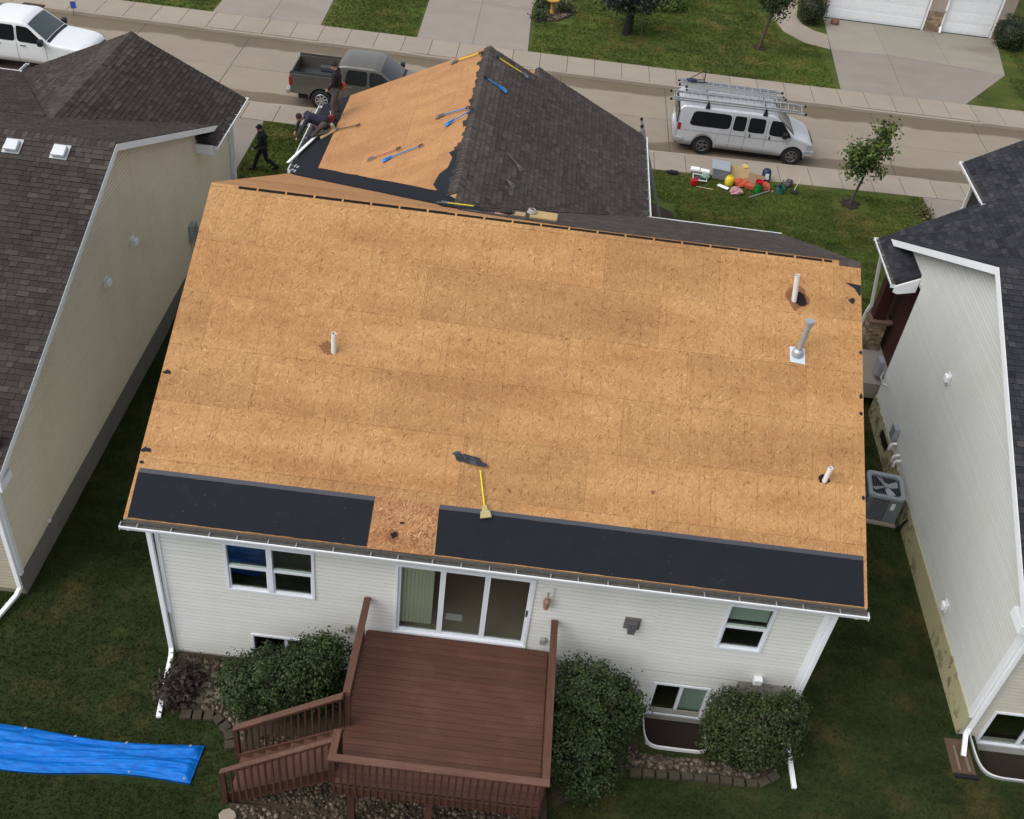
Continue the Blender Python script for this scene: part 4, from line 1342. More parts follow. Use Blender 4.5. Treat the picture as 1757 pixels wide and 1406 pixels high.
shingles(rroof, frR1, [(11.86, 0), (14.25, 0), (14.25, 2.49 * c1), (10.0, 2.49 * c1), (11.86, 0.62 * c1)], MT['shingle_right'], 'right')
shingles(rroof, frR1, [(10.0, 2.49 * c1), (YG, 2.49 * c1), (YG, 6.42 * c1), (7.6, 6.42 * c1)], MT['shingle_right'], 'right')
finish_shingles('right')
ridge_caps(rroof, (RX, RY, RZ - 0.03), (26, RY, RZ - 0.03), V((0, -1, -RP)).normalized(), V((0, 1, -RP)).normalized(), MT['shingle_right'])
rake_board(right, [(RX, re0, zr_(re0) - 0.035), (RX, RY, RZ - 0.035), (RX, re1, zr_(re1) - 0.035)], MT['white'], h=0.19, n=(-1, 0, 0))
mb = MB(); mb.box(RX - 0.03, RX + 0.34, re0 - 0.02, re0 + 0.5, zr_(re0) - 0.46, zr_(re0) - 0.23); mb.build('eave_return', MT['white'], right)
mb = MB(); mb.prism([(9.97, 4.33), (10.56, 4.66), (10.56, 4.22), (10.1, 4.10), (9.97, 4.14)], 11.79, 11.84, fz); mb.build('eave_return', MT['white'], right)
rake_board(right, [(x1e, 14.20, z1e - 0.06), (x2e, 14.20, z2e - 0.06)], MT['white'], h=0.17, n=(0, 1, 0))
rake_board(right, [(x2e, YG - 0.05, z2e - 0.06), (x2r, YG - 0.05, z2e - 0.06 + P1 * (x2r - x2e))], MT['white'], h=0.17, n=(0, 1, 0))
gutter(right, (x1e - 0.005, 11.83, z1e - 0.03), (x1e - 0.005, 14.28, z1e - 0.03), (-1, 0, 0))
gutter(right, (x2e - 0.005, 14.1, z2e - 0.03), (x2e - 0.005, YG + 0.02, z2e - 0.03), (-1, 0, 0), hangers=False)
downspout(right, [(9.93, 14.0, 4.25), (10.10, 13.95, 4.05), (10.35, 13.9, 2.3), (10.28, 13.88, 2.1), (10.20, 13.86, 1.05)], 0.07, 0.09, 'white_dirty')
downspout(right, [(x2e - 0.07, YG - 0.5, z2e - 0.14), (12.78, YG - 0.5, z2e - 0.4), (12.78, YG - 0.5, 1.05)], mat='white_dirty')
frr = Fr((10.58, 0, 0), (0, 1, 0), (0, 0, 1), (-1, 0, 0))
mb = MB(); mb.prism([(0.72, -0.3), (11.6, -0.3), (11.6, 5.60), (RY, RZ - 0.2), (0.72, 4.30)], -0.2, -0.002, frr)
mb.prism([(11.6, 4.45), (14.2, 4.28), (11.6, 5.6)], -0.2, -0.002, frr)
rwall = mb.build('side_wall', MT['backing_r'], right)
siding(rwall, frr, [(0.80, 0.74), (11.55, 0.74), (11.55, 5.62), (RY, RZ - 0.2), (0.80, 4.36)], MT['siding_right'], exp=0.112)
siding(rwall, frr, [(11.552, 4.50), (14.05, 4.36), (14.05, 4.40), (11.552, 5.62)], MT['siding_right'], exp=0.112)
mb = MB(); mb.box(10.60, 10.66, 11.45, 11.62, 0.5, 4.5); mb.build('corner_trim', MT['siding_right'], right)
mb = MB(); mb.box(0.70, 11.6, -0.35, 0.735, 0.0, 0.035, fr=frr); mb.build('foundation', MT['found_right'], right)
# porch: back wall, floor ledge, stone pier and post
MT['porch_red'] = plain('porch_red', (0.045, 0.012, 0.010), 0.7, 0.3, 3)
mb = MB(); mb.box(11.0, 11.1, 11.64, 14.3, 0.5, 4.3); mb.box(10.8, 11.0, 11.58, 11.64, 0.5, 4.3); mb.build('porch_wall', MT['porch_red'], right)
mb = MB(); mb.box(10.4, 10.75, 13.5, 13.85, 2.08, 4.30); mb.build('porch_post', MT['porch_red'], right)
mb = MB(); mb.box(10.42, 11.0, 13.44, 13.62, 1.96, 2.04); mb.box(10.28, 10.9, 13.35, 14.0, 2.0, 2.07); mb.build('pier_cap', plain('cap_brown', (0.16, 0.10, 0.075), 0.7), right)
mb = MB(); mb.box(10.36, 10.82, 13.43, 13.92, 0.95, 1.99); pier = mb.build('stone_pier', MT['soil'], right)
MT['ledge'] = plain('ledge_stone', (0.25, 0.185, 0.12), 0.9, 0.5, 7, bump=0.6, bscale=30, tint=0.5)
for iz in range(11):
    z0 = 1.0 + iz * 0.09
    for (ax_, lo, hi, fixed) in (('x', 10.34, 10.84, 13.42), ('y', 13.42, 13.94, 10.34)):
        a = lo + rnd.uniform(-0.1, 0)
        while a < hi:
            b = min(a + rnd.uniform(0.14, 0.32), hi); a2 = max(a, lo)
            d = rnd.uniform(0.01, 0.04)
            m = MB()
            if ax_ == 'x': m.box(a2 + .005, b - .005, fixed - d, fixed + 0.02, z0, z0 + 0.08, rnd.random())
            else: m.box(fixed - d, fixed + 0.02, a2 + .005, b - .005, z0, z0 + 0.08, rnd.random())
            if b - a2 > 0.03: m.build('stone', MT['ledge'], pier)
            a = b
# rear wall of the right house
frrr = Fr((0, 0.72, 0), (1, 0, 0), (0, 0, 1), (0, -1, 0))
RO = (11.03, 12.9, -0.25, 0.98)
mb = MB(); grid_wall(mb, frrr, 10.58, 26, -0.9, 4.28, [RO], -0.2, -0.002); rrw = mb.build('rear_wall', MT['backing_r'], right)
siding(rrw, frrr, [(10.70, -0.30), (16, -0.30), (16, 4.2), (10.70, 4.2)], siding_mat('siding_right_rear', (0.60, 0.57, 0.49)), [(RO[0] + .005, RO[1] - .005, RO[2], RO[3])])
window(right, frrr, *RO, style='slider')
mb = MB(); mb.box(10.56, 10.71, 0.66, 0.82, 0.70, 4.28); mb.build('corner_trim', MT['white'], right)
downspout(right, [(10.66, 0.60, 4.1), (10.66, 0.60, 0.42), (10.60, 0.52, 0.28), (10.52, 0.12, 0.10)])
# things fixed to the side wall
for y, z in ((7.97, 4.27), (3.41, 1.1)):
    m = MB(frr); m.box(y - 0.11, y + 0.11, z - 0.14, z + 0.14, 0.018, 0.045); wv = m.build('wall_vent', MT['white'], right, bevel=0.01)
    m = MB(frr); m.prism([(y - 0.09, z + 0.10), (y + 0.09, z + 0.10), (y + 0.09, z - 0.10), (y - 0.09, z - 0.10)], 0.045, 0.14); m.build('vent_hood', MT['white'], wv, bevel=0.035)
m = MB(); m.box(10.40, 10.56, 11.8, 12.15, 1.25, 1.75)
m.tube([(10.48, 11.5, 1.62), (10.36, 11.3, 1.6), (10.36, 11.0, 1.6), (10.5, 10.9, 1.6)], 0.025, 8); m.build('gas_meter', MT['galv'], right, bevel=0.01)
for (y0, z0) in ((9.05, 0.95), (8.62, 0.92), (8.42, 0.90)):
    m = MB(); m.tube([(10.55, y0, z0 + 0.12), (10.44, y0, z0 + 0.12), (10.40, y0, z0 + 0.06), (10.40, y0, z0 - 0.10)], 0.04, 8); m.build('intake_pipe', MT['pvc'], right)
m = MB(); m.box(10.42, 10.56, 9.2, 9.5, 1.05, 1.45); m.build('disconnect_box', MT['galv'], right, bevel=0.01)
m = MB(); m.box(10.53, 10.545, 9.5, 10.2, 0.35, 0.62); m.build('crawl_vent', MT['black'], right)

# ================================================================== garage across the street
far = thing('house', 'house across the street with white garage doors and stone pillars', 'house', (18, 45, GZ))
FY = 42.0
frf = Fr((0, FY, GZ), (1, 0, 0), (0, 0, 1), (0, -1, 0))
GD = [(13.55, 18.45, 0, 2.2), (19.42, 21.95, 0, 2.2)]
mb = MB(); grid_wall(mb, frf, 12.7, 22.7, -0.1, 3.4, GD, -0.3, 0); fw_ = mb.build('garage_wall', siding_mat('siding_far', (0.36, 0.30, 0.24)), far)
siding(fw_, frf, [(18.62, 1.12), (19.26, 1.12), (19.26, 3.2), (18.62, 3.2)], siding_mat('siding_far2', (0.40, 0.34, 0.28)))
mb = MB(); mb.box(12.3, 23.1, 41.2, 50, GZ + 3.4, GZ + 3.55); mb.prism([(12.3, GZ + 3.55), (23.1, GZ + 3.55), (17.7, GZ + 6.2)], 41.2, 50, fz); mb.build('roof', MT['shingle_left'], far)
mb = MB(); mb.box(12.7, 22.7, 42.31, 50, GZ - 0.1, GZ + 3.4); mb.build('garage_body', MT['room'], far)
for (x0, x1, z0, z1) in GD:
    mb = MB(frf); mb.box(x0, x1, z0, z1, -0.16, -0.12); gd = mb.build('garage_door', MT['white'], far)
    nc = max(2, round((x1 - x0) / 0.62)); wd = (x1 - x0) / nc
    for r in range(4):
        mb = MB(frf); mb.box(x0 + 0.005, x1 - 0.005, z0 + r * 0.55 + 0.004, z0 + r * 0.55 + 0.546, -0.12, -0.10); mb.build('door_section', MT['white'], gd)
        for c in range(nc):
            mb = MB(frf); mb.box(x0 + c * wd + 0.07, x0 + (c + 1) * wd - 0.07, z0 + r * 0.55 + 0.09, z0 + r * 0.55 + 0.46, -0.10, -0.088)
            mb.build('raised_panel', MT['white'], gd, bevel=0.008)
    for xx in (x0 - 0.1, x1):
        mb = MB(frf); mb.box(xx, xx + 0.1, 0, z1 + 0.1, 0.001, 0.03); mb.build('door_casing', MT['white'], gd)
for (x0, x1) in ((12.72, 13.44), (18.56, 19.31), (22.06, 22.7)):
    mb = MB(frf); mb.box(x0, x1, -0.05, 1.02, 0.002, 0.10); sp = mb.build('stone_pillar', MT['soil'], far)
    for iz in range(9):
        a = x0 - rnd.uniform(0, 0.2)
        while a < x1:
            b = min(a + rnd.uniform(0.18, 0.42), x1); a2 = max(a, x0)
            m = MB(frf)
            if b - a2 > 0.05: m.box(a2 + .006, b - .006, iz * 0.113, iz * 0.113 + 0.104, 0.10, 0.11 + rnd.uniform(0.01, 0.04), rnd.random()).build('stone', MT['ledge'], sp)
            a = b
    mb = MB(frf); mb.box(x0 - 0.03, x1 + 0.03, 1.03, 1.11, 0.002, 0.18); mb.build('pillar_ledge', MT['walk'], far)
downspout(far, [(19.36, 41.93, GZ + 3.2), (19.36, 41.93, GZ + 0.3), (19.33, 41.7, GZ + 0.08)])
# ================================================================== deck and stairs
deck = thing('deck', 'red brown wooden deck with railing outside the sliding door', 'deck', (-0.55, -1.3, 0))
DX0, DX1, DY0, DY1, DZ = -2.46, 1.32, -3.12, 0.36, 1.62
y = DY1; i = 0
while y > DY0 + 0.02:
    yb = max(y - 0.14, DY0)
    m = MB(); jz = rnd.uniform(-0.0015, 0.0015)
    m.box(DX0 + 0.02, DX1 - 0.02, yb + 0.006, y, DZ - 0.028 + jz, DZ + jz); m.build('deck_board', MT['deckwood'], deck)
    y = yb; i += 1
for (x0, x1, y0, y1) in ((DX0 - 0.02, DX1 + 0.02, DY0 - 0.045, DY0 - 0.002), (DX0 - 0.022, DX0 + 0.018, DY0, DY1), (DX1 - 0.018, DX1 + 0.022, DY0, DY1)):
    m = MB(); m.box(x0, x1, y0, y1, DZ - 0.26, DZ - 0.03); m.build('rim_joist', MT['deckwood'], deck)
for x in (-1.9, -1.2, -0.5, 0.2, 0.9):
    m = MB(); m.box(x, x + 0.04, DY0 + 0.01, DY1, DZ - 0.24, DZ - 0.032); m.build('joist', MT['deckwood_y'], deck)
for (x, y) in ((DX0 + 0.30, DY0 + 0.12), (-0.70, DY0 + 0.12), (DX1 - 0.25, DY0 + 0.12), (DX0 + 0.08, -1.80)):
    m = MB(); m.box(x - 0.07, x + 0.07, y - 0.07, y + 0.07, -0.05, DZ - 0.262); m.build('support_post', MT['deckwood_z'], deck)
RT = 2.66
caps = [((DX0, DY1 + 0.01), (DX0, -1.88)), ((DX0, -2.66), (DX0, DY0 - 0.03)), ((DX0 - 0.07, DY0 - 0.10), (DX1 + 0.07, DY0 - 0.10)), ((DX1, DY0 - 0.03), (DX1, DY1 + 0.01))]
for k, (a, b) in enumerate(caps):
    m = MB()
    if a[0] == b[0]:
        m.box(a[0] - 0.07, a[0] + 0.07, min(a[1], b[1]), max(a[1], b[1]), RT - 0.038, RT); m.build('rail_cap', MT['deckwood_y'] if k != 2 else MT['deckcap'], deck, bevel=0.006)
    else:
        m.box(a[0], b[0], a[1] - 0.07, a[1] + 0.07, RT - 0.038, RT + 0.001); m.build('rail_cap', MT['deckcap'], deck, bevel=0.006)
    m = MB()
    if a[0] == b[0]: m.box(a[0] - 0.02, a[0] + 0.02, min(a[1], b[1]), max(a[1], b[1]), RT - 0.13, RT - 0.04)
    else: m.box(a[0], b[0], a[1] + 0.02, a[1] + 0.058, RT - 0.13, RT - 0.04)
    m.build('upper_rail', MT['deckwood'], deck)
n = 30
for k in range(n):
    x = DX0 + 0.02 + (DX1 - DX0 - 0.04) * k / (n - 1)
    m = MB(); m.box(x - 0.019, x + 0.019, DY0 - 0.085, DY0 - 0.047, DZ - 0.28, RT - 0.05); m.build('baluster', MT['deckwood_z'], deck)
for xx, ylist in ((DX0 - 0.045, [0.2 - 0.13 * k for k in range(16)] + [-2.75, -2.88, -3.0]), (DX1 + 0.045, [0.2 - 0.13 * k for k in range(25)])):
    for y in ylist:
        m = MB(); m.box(xx - 0.019, xx + 0.019, y - 0.019, y + 0.019, DZ - 0.28, RT - 0.05); m.build('baluster', MT['deckwood_z'], deck)
for (x, y) in ((DX0 + 0.03, -1.88), (DX0 + 0.03, -2.66)):
    m = MB(); m.box(x - 0.045, x + 0.045, y - 0.045, y + 0.045, DZ - 0.25, RT - 0.04); m.build('rail_post', MT['deckwood_z'], deck)

stairs = thing('deck_stairs', 'red brown wooden stairs leading down from the deck to the lawn', 'stairs', (-3.6, -2.3, 0))
NS = 8
SX1, SX0, SY0, SY1 = DX0 - 0.03, -4.56, -2.80, -1.96
run = (SX1 - SX0) / NS; rise = DZ / (NS + 1)
for k in range(NS):
    z = DZ - (k + 1) * rise; x1 = SX1 - k * run; x0 = x1 - run
    for h in range(2):
        m = MB(); xa = x0 + h * run / 2; m.box(xa + 0.003, xa + run / 2 + (0.012 if h == 0 else 0), SY0 + 0.02, SY1 - 0.02, z - 0.032, z + (0.002 if h else 0)); m.build('tread', MT['deckwood_y'], stairs)
for y0 in (SY0 - 0.02, SY1 - 0.018):
    m = MB(); m.prism([(SX1, DZ - 0.02), (SX1, DZ - 0.42), (SX0 + 0.12, -0.04), (SX0 - 0.06, -0.04), (SX0 - 0.06, rise + 0.02)], y0, y0 + 0.038, Fr((0, 0, 0), (1, 0, 0), (0, 0, 1), (0, 1, 0))); m.build('stringer', MT['deckwood'], stairs)
for y in (SY0 - 0.05, SY1 + 0.04):
    a = V((SX0 - 0.10, y, 1.06)); b = V((SX1 - 0.02, y, RT - 0.06))
    m = MB(); m.beam(a, b, 0.10 if y < -2.5 else 0.13, 0.038); m.build('handrail', MT['deckcap'], stairs, bevel=0.006)
    m = MB(); m.beam(a + V((0.03, 0, -0.07)), b + V((-.02, 0, -0.07)), 0.036, 0.085); m.build('lower_rail', MT['deckwood'], stairs)
    nb = 16
    for k in range(nb):
        t = (k + 0.5) / nb
        p = a + (b - a) * t
        zb = (rise * 0.4 + (DZ - rise * 1.2) * t) - 0.16
        yy = y - 0.03 if y < -2.5 else y + 0.03
        m = MB(); m.box(p.x - 0.019, p.x + 0.019, yy - 0.019, yy + 0.019, max(zb, 0.02), p.z - 0.03); m.build('baluster', MT['deckwood_z'], stairs)
    m = MB(); m.box(SX0 - 0.11, SX0 - 0.02, y - 0.045, y + 0.045, -0.05, 1.04); m.build('newel_post', MT['deckwood_z'], stairs)

# ================================================================== beds, stones, wells
def flat(name, poly, z, mat, th=0.03):
    m = MB(); m.prism(poly, z - th, z); return struct(m.build(name, mat))


flat('planting_bed_left', [(-6.55, 0.40), (-2.6, 0.40), (-2.6, -2.85), (-4.5, -2.85), (-4.6, -1.85), (-4.95, -1.3), (-5.3, -1.0), (-6.0, -1.0), (-6.45, -0.5)], 0.035, MT['soil'])
flat('gravel_bed_deck', [(-2.6, 0.40), (1.4, 0.40), (1.7, -3.6), (-1.0, -4.4), (-4.4, -3.6), (-4.55, -2.9), (-2.6, -2.8)], 0.036, MT['soil'])
m = MB()
for poly in ([(1.42, 0.40), (3.45, 0.40), (3.45, -0.75), (5.15, -0.75), (5.15, 0.40), (6.4, 0.4), (6.45, -0.7), (6.0, -1.05), (3.2, -1.15), (1.72, -2.2)],):
    m.prism(poly, 0.0, 0.037)
struct(m.build('planting_bed_right', MT['soil']))
flat('planting_bed_front', [(3.3, 18.6), (4.9, 18.9), (4.85, 20.2), (4.0, 20.9), (3.3, 20.6)], GZ + 0.04, MT['mulch'])


def rock_verts(r):
    base = [(0, 0, 1), (.9, 0, .35), (.28, .85, .35), (-.73, .53, .35), (-.73, -.53, .35), (.28, -.85, .35), (.73, .53, -.4), (-.28, .85, -.4), (-.9, 0, -.4), (-.28, -.85, -.4), (.73, -.53, -.4), (0, 0, -1)]
    sx, sy, sz = (rnd.uniform(.7, 1.3) * r for _ in range(3))
    return [V((x * sx * rnd.uniform(.85, 1.15), y * sy * rnd.uniform(.85, 1.15), z * sz * 0.75)) for x, y, z in base]


ROCKF = [(0, 1, 2), (0, 2, 3), (0, 3, 4), (0, 4, 5), (0, 5, 1), (1, 6, 2), (2, 7, 3), (3, 8, 4), (4, 9, 5), (5, 10, 1), (6, 7, 2), (7, 8, 3), (8, 9, 4), (9, 10, 5), (10, 6, 1), (11, 7, 6), (11, 8, 7), (11, 9, 8), (11, 10, 9), (11, 6, 10)]


def inside(p, poly):
    r = False
    for i in range(len(poly)):
        (x0, y0), (x1, y1) = poly[i - 1], poly[i]
        if (y0 > p[1]) != (y1 > p[1]) and p[0] < (x1 - x0) * (p[1] - y0) / (y1 - y0) + x0: r = not r
    return r


MT['rock'] = NM('river_rock', 0.75, 0.3)
_c = MT['rock'].ramp(MT['rock'].attr(), [(0, (0.022, 0.017, 0.012)), (0.4, (0.060, 0.045, 0.031)), (0.8, (0.110, 0.084, 0.058)), (1, (0.21, 0.17, 0.125))])
MT['rock'] = MT['rock'].color(_c)


def rocks(name, label, poly, n, r0, r1, z):
    m = MB(); xs = [p[0] for p in poly]; ys = [p[1] for p in poly]
    k = 0
    while k < n:
        p = (rnd.uniform(min(xs), max(xs)), rnd.uniform(min(ys), max(ys)))
        if not inside(p, poly): continue
        r = rnd.uniform(r0, r1)
        m._add([v + V((p[0], p[1], z + r * 0.35)) for v in rock_verts(r)], ROCKF, rnd.random())
        k += 1
    o = m.build(name, MT['rock'], smooth=False)
    return tag(o, label, 'gravel', kind='stuff')


rocks('river_rock', 'brown river rock bed under and in front of the deck', [(-2.5, -1.2), (1.35, -1.2), (1.6, -3.5), (-1.0, -4.3), (-4.35, -3.5), (-4.4, -2.95), (-2.5, -2.85)], 3600, 0.022, 0.055, 0.035)
rocks('river_rock', 'brown river rock between the left downspout and the big shrub', [(-6.3, 0.3), (-5.0, 0.3), (-4.6, -1.6), (-5.2, -0.98), (-5.9, -0.95), (-6.2, -0.4)], 650, 0.028, 0.06, 0.035)
rocks('river_rock', 'brown river rock under the deck stairs', [(-4.4, -2.8), (-2.5, -2.8), (-2.5, -1.2), (-4.3, -1.4)], 900, 0.025, 0.055, 0.035)
rocks('river_rock', 'brown river rock below the curved window well', [(3.2, -0.75), (5.3, -0.75), (6.0, -0.9), (5.9, -1.0), (3.2, -1.08)], 420, 0.028, 0.062, 0.036)

MT['paver'] = plain('edging_stone', (0.052, 0.045, 0.030), 0.9, 0.5, 6, bump=0.7, bscale=25)


def edging(pts, n, w, l, lab, z=0.0):
    # stones laid end to end along a polyline
    P = [V((x, y, 0)) for x, y in pts]
    t = thing('stone_edging', lab, 'stone edging', (P[0] + P[-1]) / 2)
    tot = sum((b - a).length for a, b in zip(P[:-1], P[1:]))
    for k in range(n):
        d = tot * (k + 0.5) / n
        for a, b in zip(P[:-1], P[1:]):
            L = (b - a).length
            if d <= L: break
            d -= L
        c = a + (b - a) * (d / L); ang = math.atan2((b - a).y, (b - a).x) + rnd.uniform(-0.08, 0.08)
        ca, sa = math.cos(ang), math.sin(ang)
        m = MB(); hl = l * rnd.uniform(.85, 1.05) / 2; hw = w * rnd.uniform(.85, 1.1) / 2
        m.prism([(-hl, -hw * .9), (-hl * .9, -hw), (hl * .92, -hw * .96), (hl, -hw * .8), (hl * .97, hw * .9), (hl * .85, hw), (-hl * .9, hw * .95), (-hl, hw * .8)], 0, 0.09 + rnd.uniform(-.015, .015), Fr((c.x, c.y, z), (ca, sa, 0), (-sa, ca, 0)))
        m.build('edging_stone', MT['paver'], t, bevel=0.012)


edging([(3.25, -1.22), (4.5, -1.16), (5.95, -1.14), (6.4, -0.85)], 12, 0.17, 0.255, 'row of weathered edging stones below the window well and right hand shrub')
edging([(-6.05, -1.12), (-5.35, -1.08), (-5.0, -1.35), (-4.82, -1.8)], 7, 0.20, 0.215, 'curved row of mossy edging stones left of the deck stairs')
edging([(1.55, -2.6), (1.5, -3.6)], 3, 0.22, 0.34, 'short row of edging stones beside the right end of the deck')
m = MB(); m.prism(blob(0.42, 0.26, 12, .12), 0.03, 0.07, Fr((-5.75, -0.55, 0), (1, 0, 0), (0, 1, 0))); tag(m.build('flat_stone', plain('flagstone', (0.20, 0.17, 0.12), 0.9, 0.3, 5, bump=0.6, bscale=25), bevel=0.01), 'flat grey brown flagstone lying among the river rock', 'stone')
m = MB(); m.prism(blob(0.17, 0.15, 8, .1), 0.0, 0.12, Fr((-4.5, -3.2, 0.02), (1, 0, 0), (0, 1, 0))); tag(m.build('block_stone', plain('pale_stone', (0.27, 0.23, 0.18), 0.9, 0.25, 6, bump=0.5, bscale=25), bevel=0.02), 'single pale square stone at the foot of the deck stairs', 'stone')


def window_well(name, label, cx, y0, hw, depth, zt, zb, colr):
    t = thing(name, label, 'window well', (cx, y0, 0))
    n = 20; pts = []
    for i in range(n + 1):
        a = math.pi * i / n
        sx = math.copysign(abs(math.cos(a)) ** 0.28, math.cos(a)); sy = abs(math.sin(a)) ** 0.42
        pts.append((cx - hw * sx, y0 - depth * sy))
    m = MB()
    for z in [zb + (zt - zb) * k / 6 for k in range(6)]:
        for (a, b) in zip(pts[:-1], pts[1:]):
            m._add([V((*a, z)), V((*b, z)), V((b[0], b[1], z + (zt - zb) / 12)), V((a[0], a[1], z + (zt - zb) / 12))], [(0, 1, 2, 3)])
            s = 0.985
            c = V((cx, y0, 0))
            a2 = (cx + (a[0] - cx) * s, y0 + (a[1] - y0) * s); b2 = (cx + (b[0] - cx) * s, y0 + (b[1] - y0) * s)
            m._add([V((a[0], a[1], z + (zt - zb) / 12)), V((b[0], b[1], z + (zt - zb) / 12)), V((*b2, z + (zt - zb) / 6)), V((*a2, z + (zt - zb) / 6))], [(0, 1, 2, 3)])
            m._add([V((*a2, z + (zt - zb) / 6)), V((*b2, z + (zt - zb) / 6)), V((*b, z + (zt - zb) / 6)), V((*a, z + (zt - zb) / 6))], [(0, 1, 2, 3)])
    m.build('liner', colr, t)
    m = MB(); m.tube([(p[0], p[1], zt) for p in pts], 0.018, 8); m.build('rim', MT['white_dirty'], t)
    m = MB(); m.prism(pts, zb + 0.02, zb + 0.06); m.build('well_floor', MT['mulch'], t)
    return t


window_well('window_well', 'pale rimmed curved window well between the two right hand shrubs', 4.28, 0.40, 0.72, 0.98, 0.12, -0.42, MT['white_dirty'])
window_well('window_well', 'grey corrugated window well behind the pale grey house on the right', 12.0, 0.70, 1.2, 1.03, 0.10, -0.55, MT['galv'])

# wooden splash tray below the right neighbour's downspout
t = thing('splash_tray', 'weathered wooden splash tray under the right neighbour downspout', 'splash tray', (10.48, 0.1, 0))
m = MB(); m.box(10.22, 10.72, -0.30, 0.55, 0.01, 0.035); m.build('tray_board', wood_mat('tray_wood', (0.10, 0.062, 0.04), 'Y', .5), t)
for x in (10.34, 10.55):
    m = MB(); m.box(x, x + 0.05, -0.25, 0.35, 0.036, 0.09); m.build('tray_side', wood_mat('tray_wood2', (0.18, 0.14, 0.09), 'Y', .5), t)
m = MB(); m.box(10.25, 10.75, -0.40, -0.31, 0.0, 0.06); m.build('tray_end', MT['black'], t)


# ================================================================== foliage
def leaf(m, c, s, tint, nrm=None):
    d = V((rnd.gauss(0, 1), rnd.gauss(0, 1), rnd.gauss(0, 1) + 0.25)) if nrm is None else nrm + V((rnd.gauss(0, .55), rnd.gauss(0, .55), rnd.gauss(0, .55) + .35))
    d.normalize()
    a = d.orthogonal().normalized(); b = d.cross(a)
    w = rnd.uniform(0, 6.283)
    u = (a * math.cos(w) + b * math.sin(w)) * s; v = d.cross(u).normalized() * s * 0.62
    m._add([c - u, c - u * 0.2 + v, c + u + d * s * 0.18, c - u * 0.2 - v], [(0, 1, 2, 3)], tint)


def foliage(blobs, n, size, wild=0.0, inner=0.25, clump=None):
    """leaves through the volume of several ellipsoids, mostly near the skin, lighter towards the top"""
    m = MB()
    ws = [b[3] * b[4] * b[5] for b in blobs]; tot = sum(ws)
    z0 = min(b[2] - b[5] for b in blobs); z1 = max(b[2] + b[5] for b in blobs)
    for b, w in zip(blobs, ws):
        ph = [rnd.uniform(0, 6.28) for _ in range(6)]
        ncl = max(4, int(n * w / tot / 26))
        for _ in range(ncl):
            d = V((rnd.gauss(0, 1), rnd.gauss(0, 1), rnd.gauss(0, 1)))
            d.normalize()
            lump = 1 + 0.13 * math.sin(5 * d.x + ph[0]) * math.sin(4 * d.y + ph[1]) + 0.10 * math.sin(7 * d.z + ph[2] + 3 * d.x)
            r = (1 - inner * rnd.random() ** 1.6) * lump + (abs(rnd.gauss(0, wild)) if rnd.random() < 0.25 else 0)
            cc = V((b[0] + d.x * b[3] * r, b[1] + d.y * b[4] * r, b[2] + d.z * b[5] * r))
            base_t = 0.18 + 0.5 * rnd.random()
            for _k in range(26):
                p = cc + V((rnd.gauss(0, 1), rnd.gauss(0, 1), rnd.gauss(0, 1))) * (clump or size * 1.9)
                if p.z < 0.03: continue
                nrm = V((d.x / b[3], d.y / b[4], d.z / b[5])).normalized()
                leaf(m, p, size * rnd.uniform(0.6, 1.15), min(1, max(0, base_t + rnd.gauss(0, 0.14))), nrm)
    return m


def twigs(m, base, tips, r):
    for t in tips:
        mid = (V(base) + V(t)) / 2 + V((rnd.uniform(-.1, .1), rnd.uniform(-.1, .1), 0.05))
        m.tube([base, mid, t], [r, r * 0.7, r * 0.3], 6)


MT['bark'] = plain('bark', (0.075, 0.058, 0.045), 0.9, 0.4, 14, bump=0.8, bscale=40)


def bush(name, label, cat, base, blobs, n, size, mat, core=0.60, wild=0.06, group=None):
    t = thing(name, label, cat, base, group)
    if wild > 0.04 and n > 10000:      # stray shoots break the outline
        blobs = list(blobs)
        for b in list(blobs):
            for _ in range(4):
                a = rnd.uniform(0, 6.28); k = rnd.uniform(.2, .8)
                blobs.append((b[0] + b[3] * k * math.cos(a), b[1] + b[4] * k * math.sin(a), b[2] + b[5] * math.sqrt(1 - k * k) * .98, rnd.uniform(.08, .16), rnd.uniform(.08, .16), rnd.uniform(.12, .24)))
    foliage(blobs, n, size, wild).build('foliage', mat, t)
    m = MB()
    for b in blobs:
        twigs(m, V(base), [V((b[0] + rnd.uniform(-.5, .5) * b[3], b[1] + rnd.uniform(-.5, .5) * b[4], b[2] + rnd.uniform(0, .6) * b[5])) for _ in range(4)], 0.028)
    m.build('stem', MT['bark'], t)
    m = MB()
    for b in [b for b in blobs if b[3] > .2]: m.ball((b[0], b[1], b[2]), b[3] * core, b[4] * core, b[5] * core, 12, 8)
    m.build('dark_core', MT['leaf_core'], t)  # solid dark balls stand for the shaded inside of the shrub
    return t


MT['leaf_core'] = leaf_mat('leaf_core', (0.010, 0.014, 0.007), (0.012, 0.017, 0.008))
MT['leaf_bush'] = leaf_mat('leaf_bush', (0.010, 0.021, 0.007), (0.052, 0.086, 0.022))
MT['leaf_bush2'] = leaf_mat('leaf_bush2', (0.012, 0.022, 0.008), (0.062, 0.088, 0.023))
MT['leaf_burg'] = leaf_mat('leaf_burg', (0.012, 0.009, 0.008), (0.062, 0.048, 0.036))
MT['leaf_tree'] = leaf_mat('leaf_tree', (0.022, 0.042, 0.010), (0.100, 0.150, 0.034), (0.16, 0.16, 0.03))
MT['leaf_ever'] = leaf_mat('leaf_ever', (0.011, 0.014, 0.011), (0.042, 0.050, 0.038))
MT['leaf_box'] = leaf_mat('leaf_box', (0.010, 0.018, 0.007), (0.045, 0.064, 0.024))
MT['leaf_lime'] = leaf_mat('leaf_lime', (0.030, 0.060, 0.010), (0.13, 0.19, 0.035))
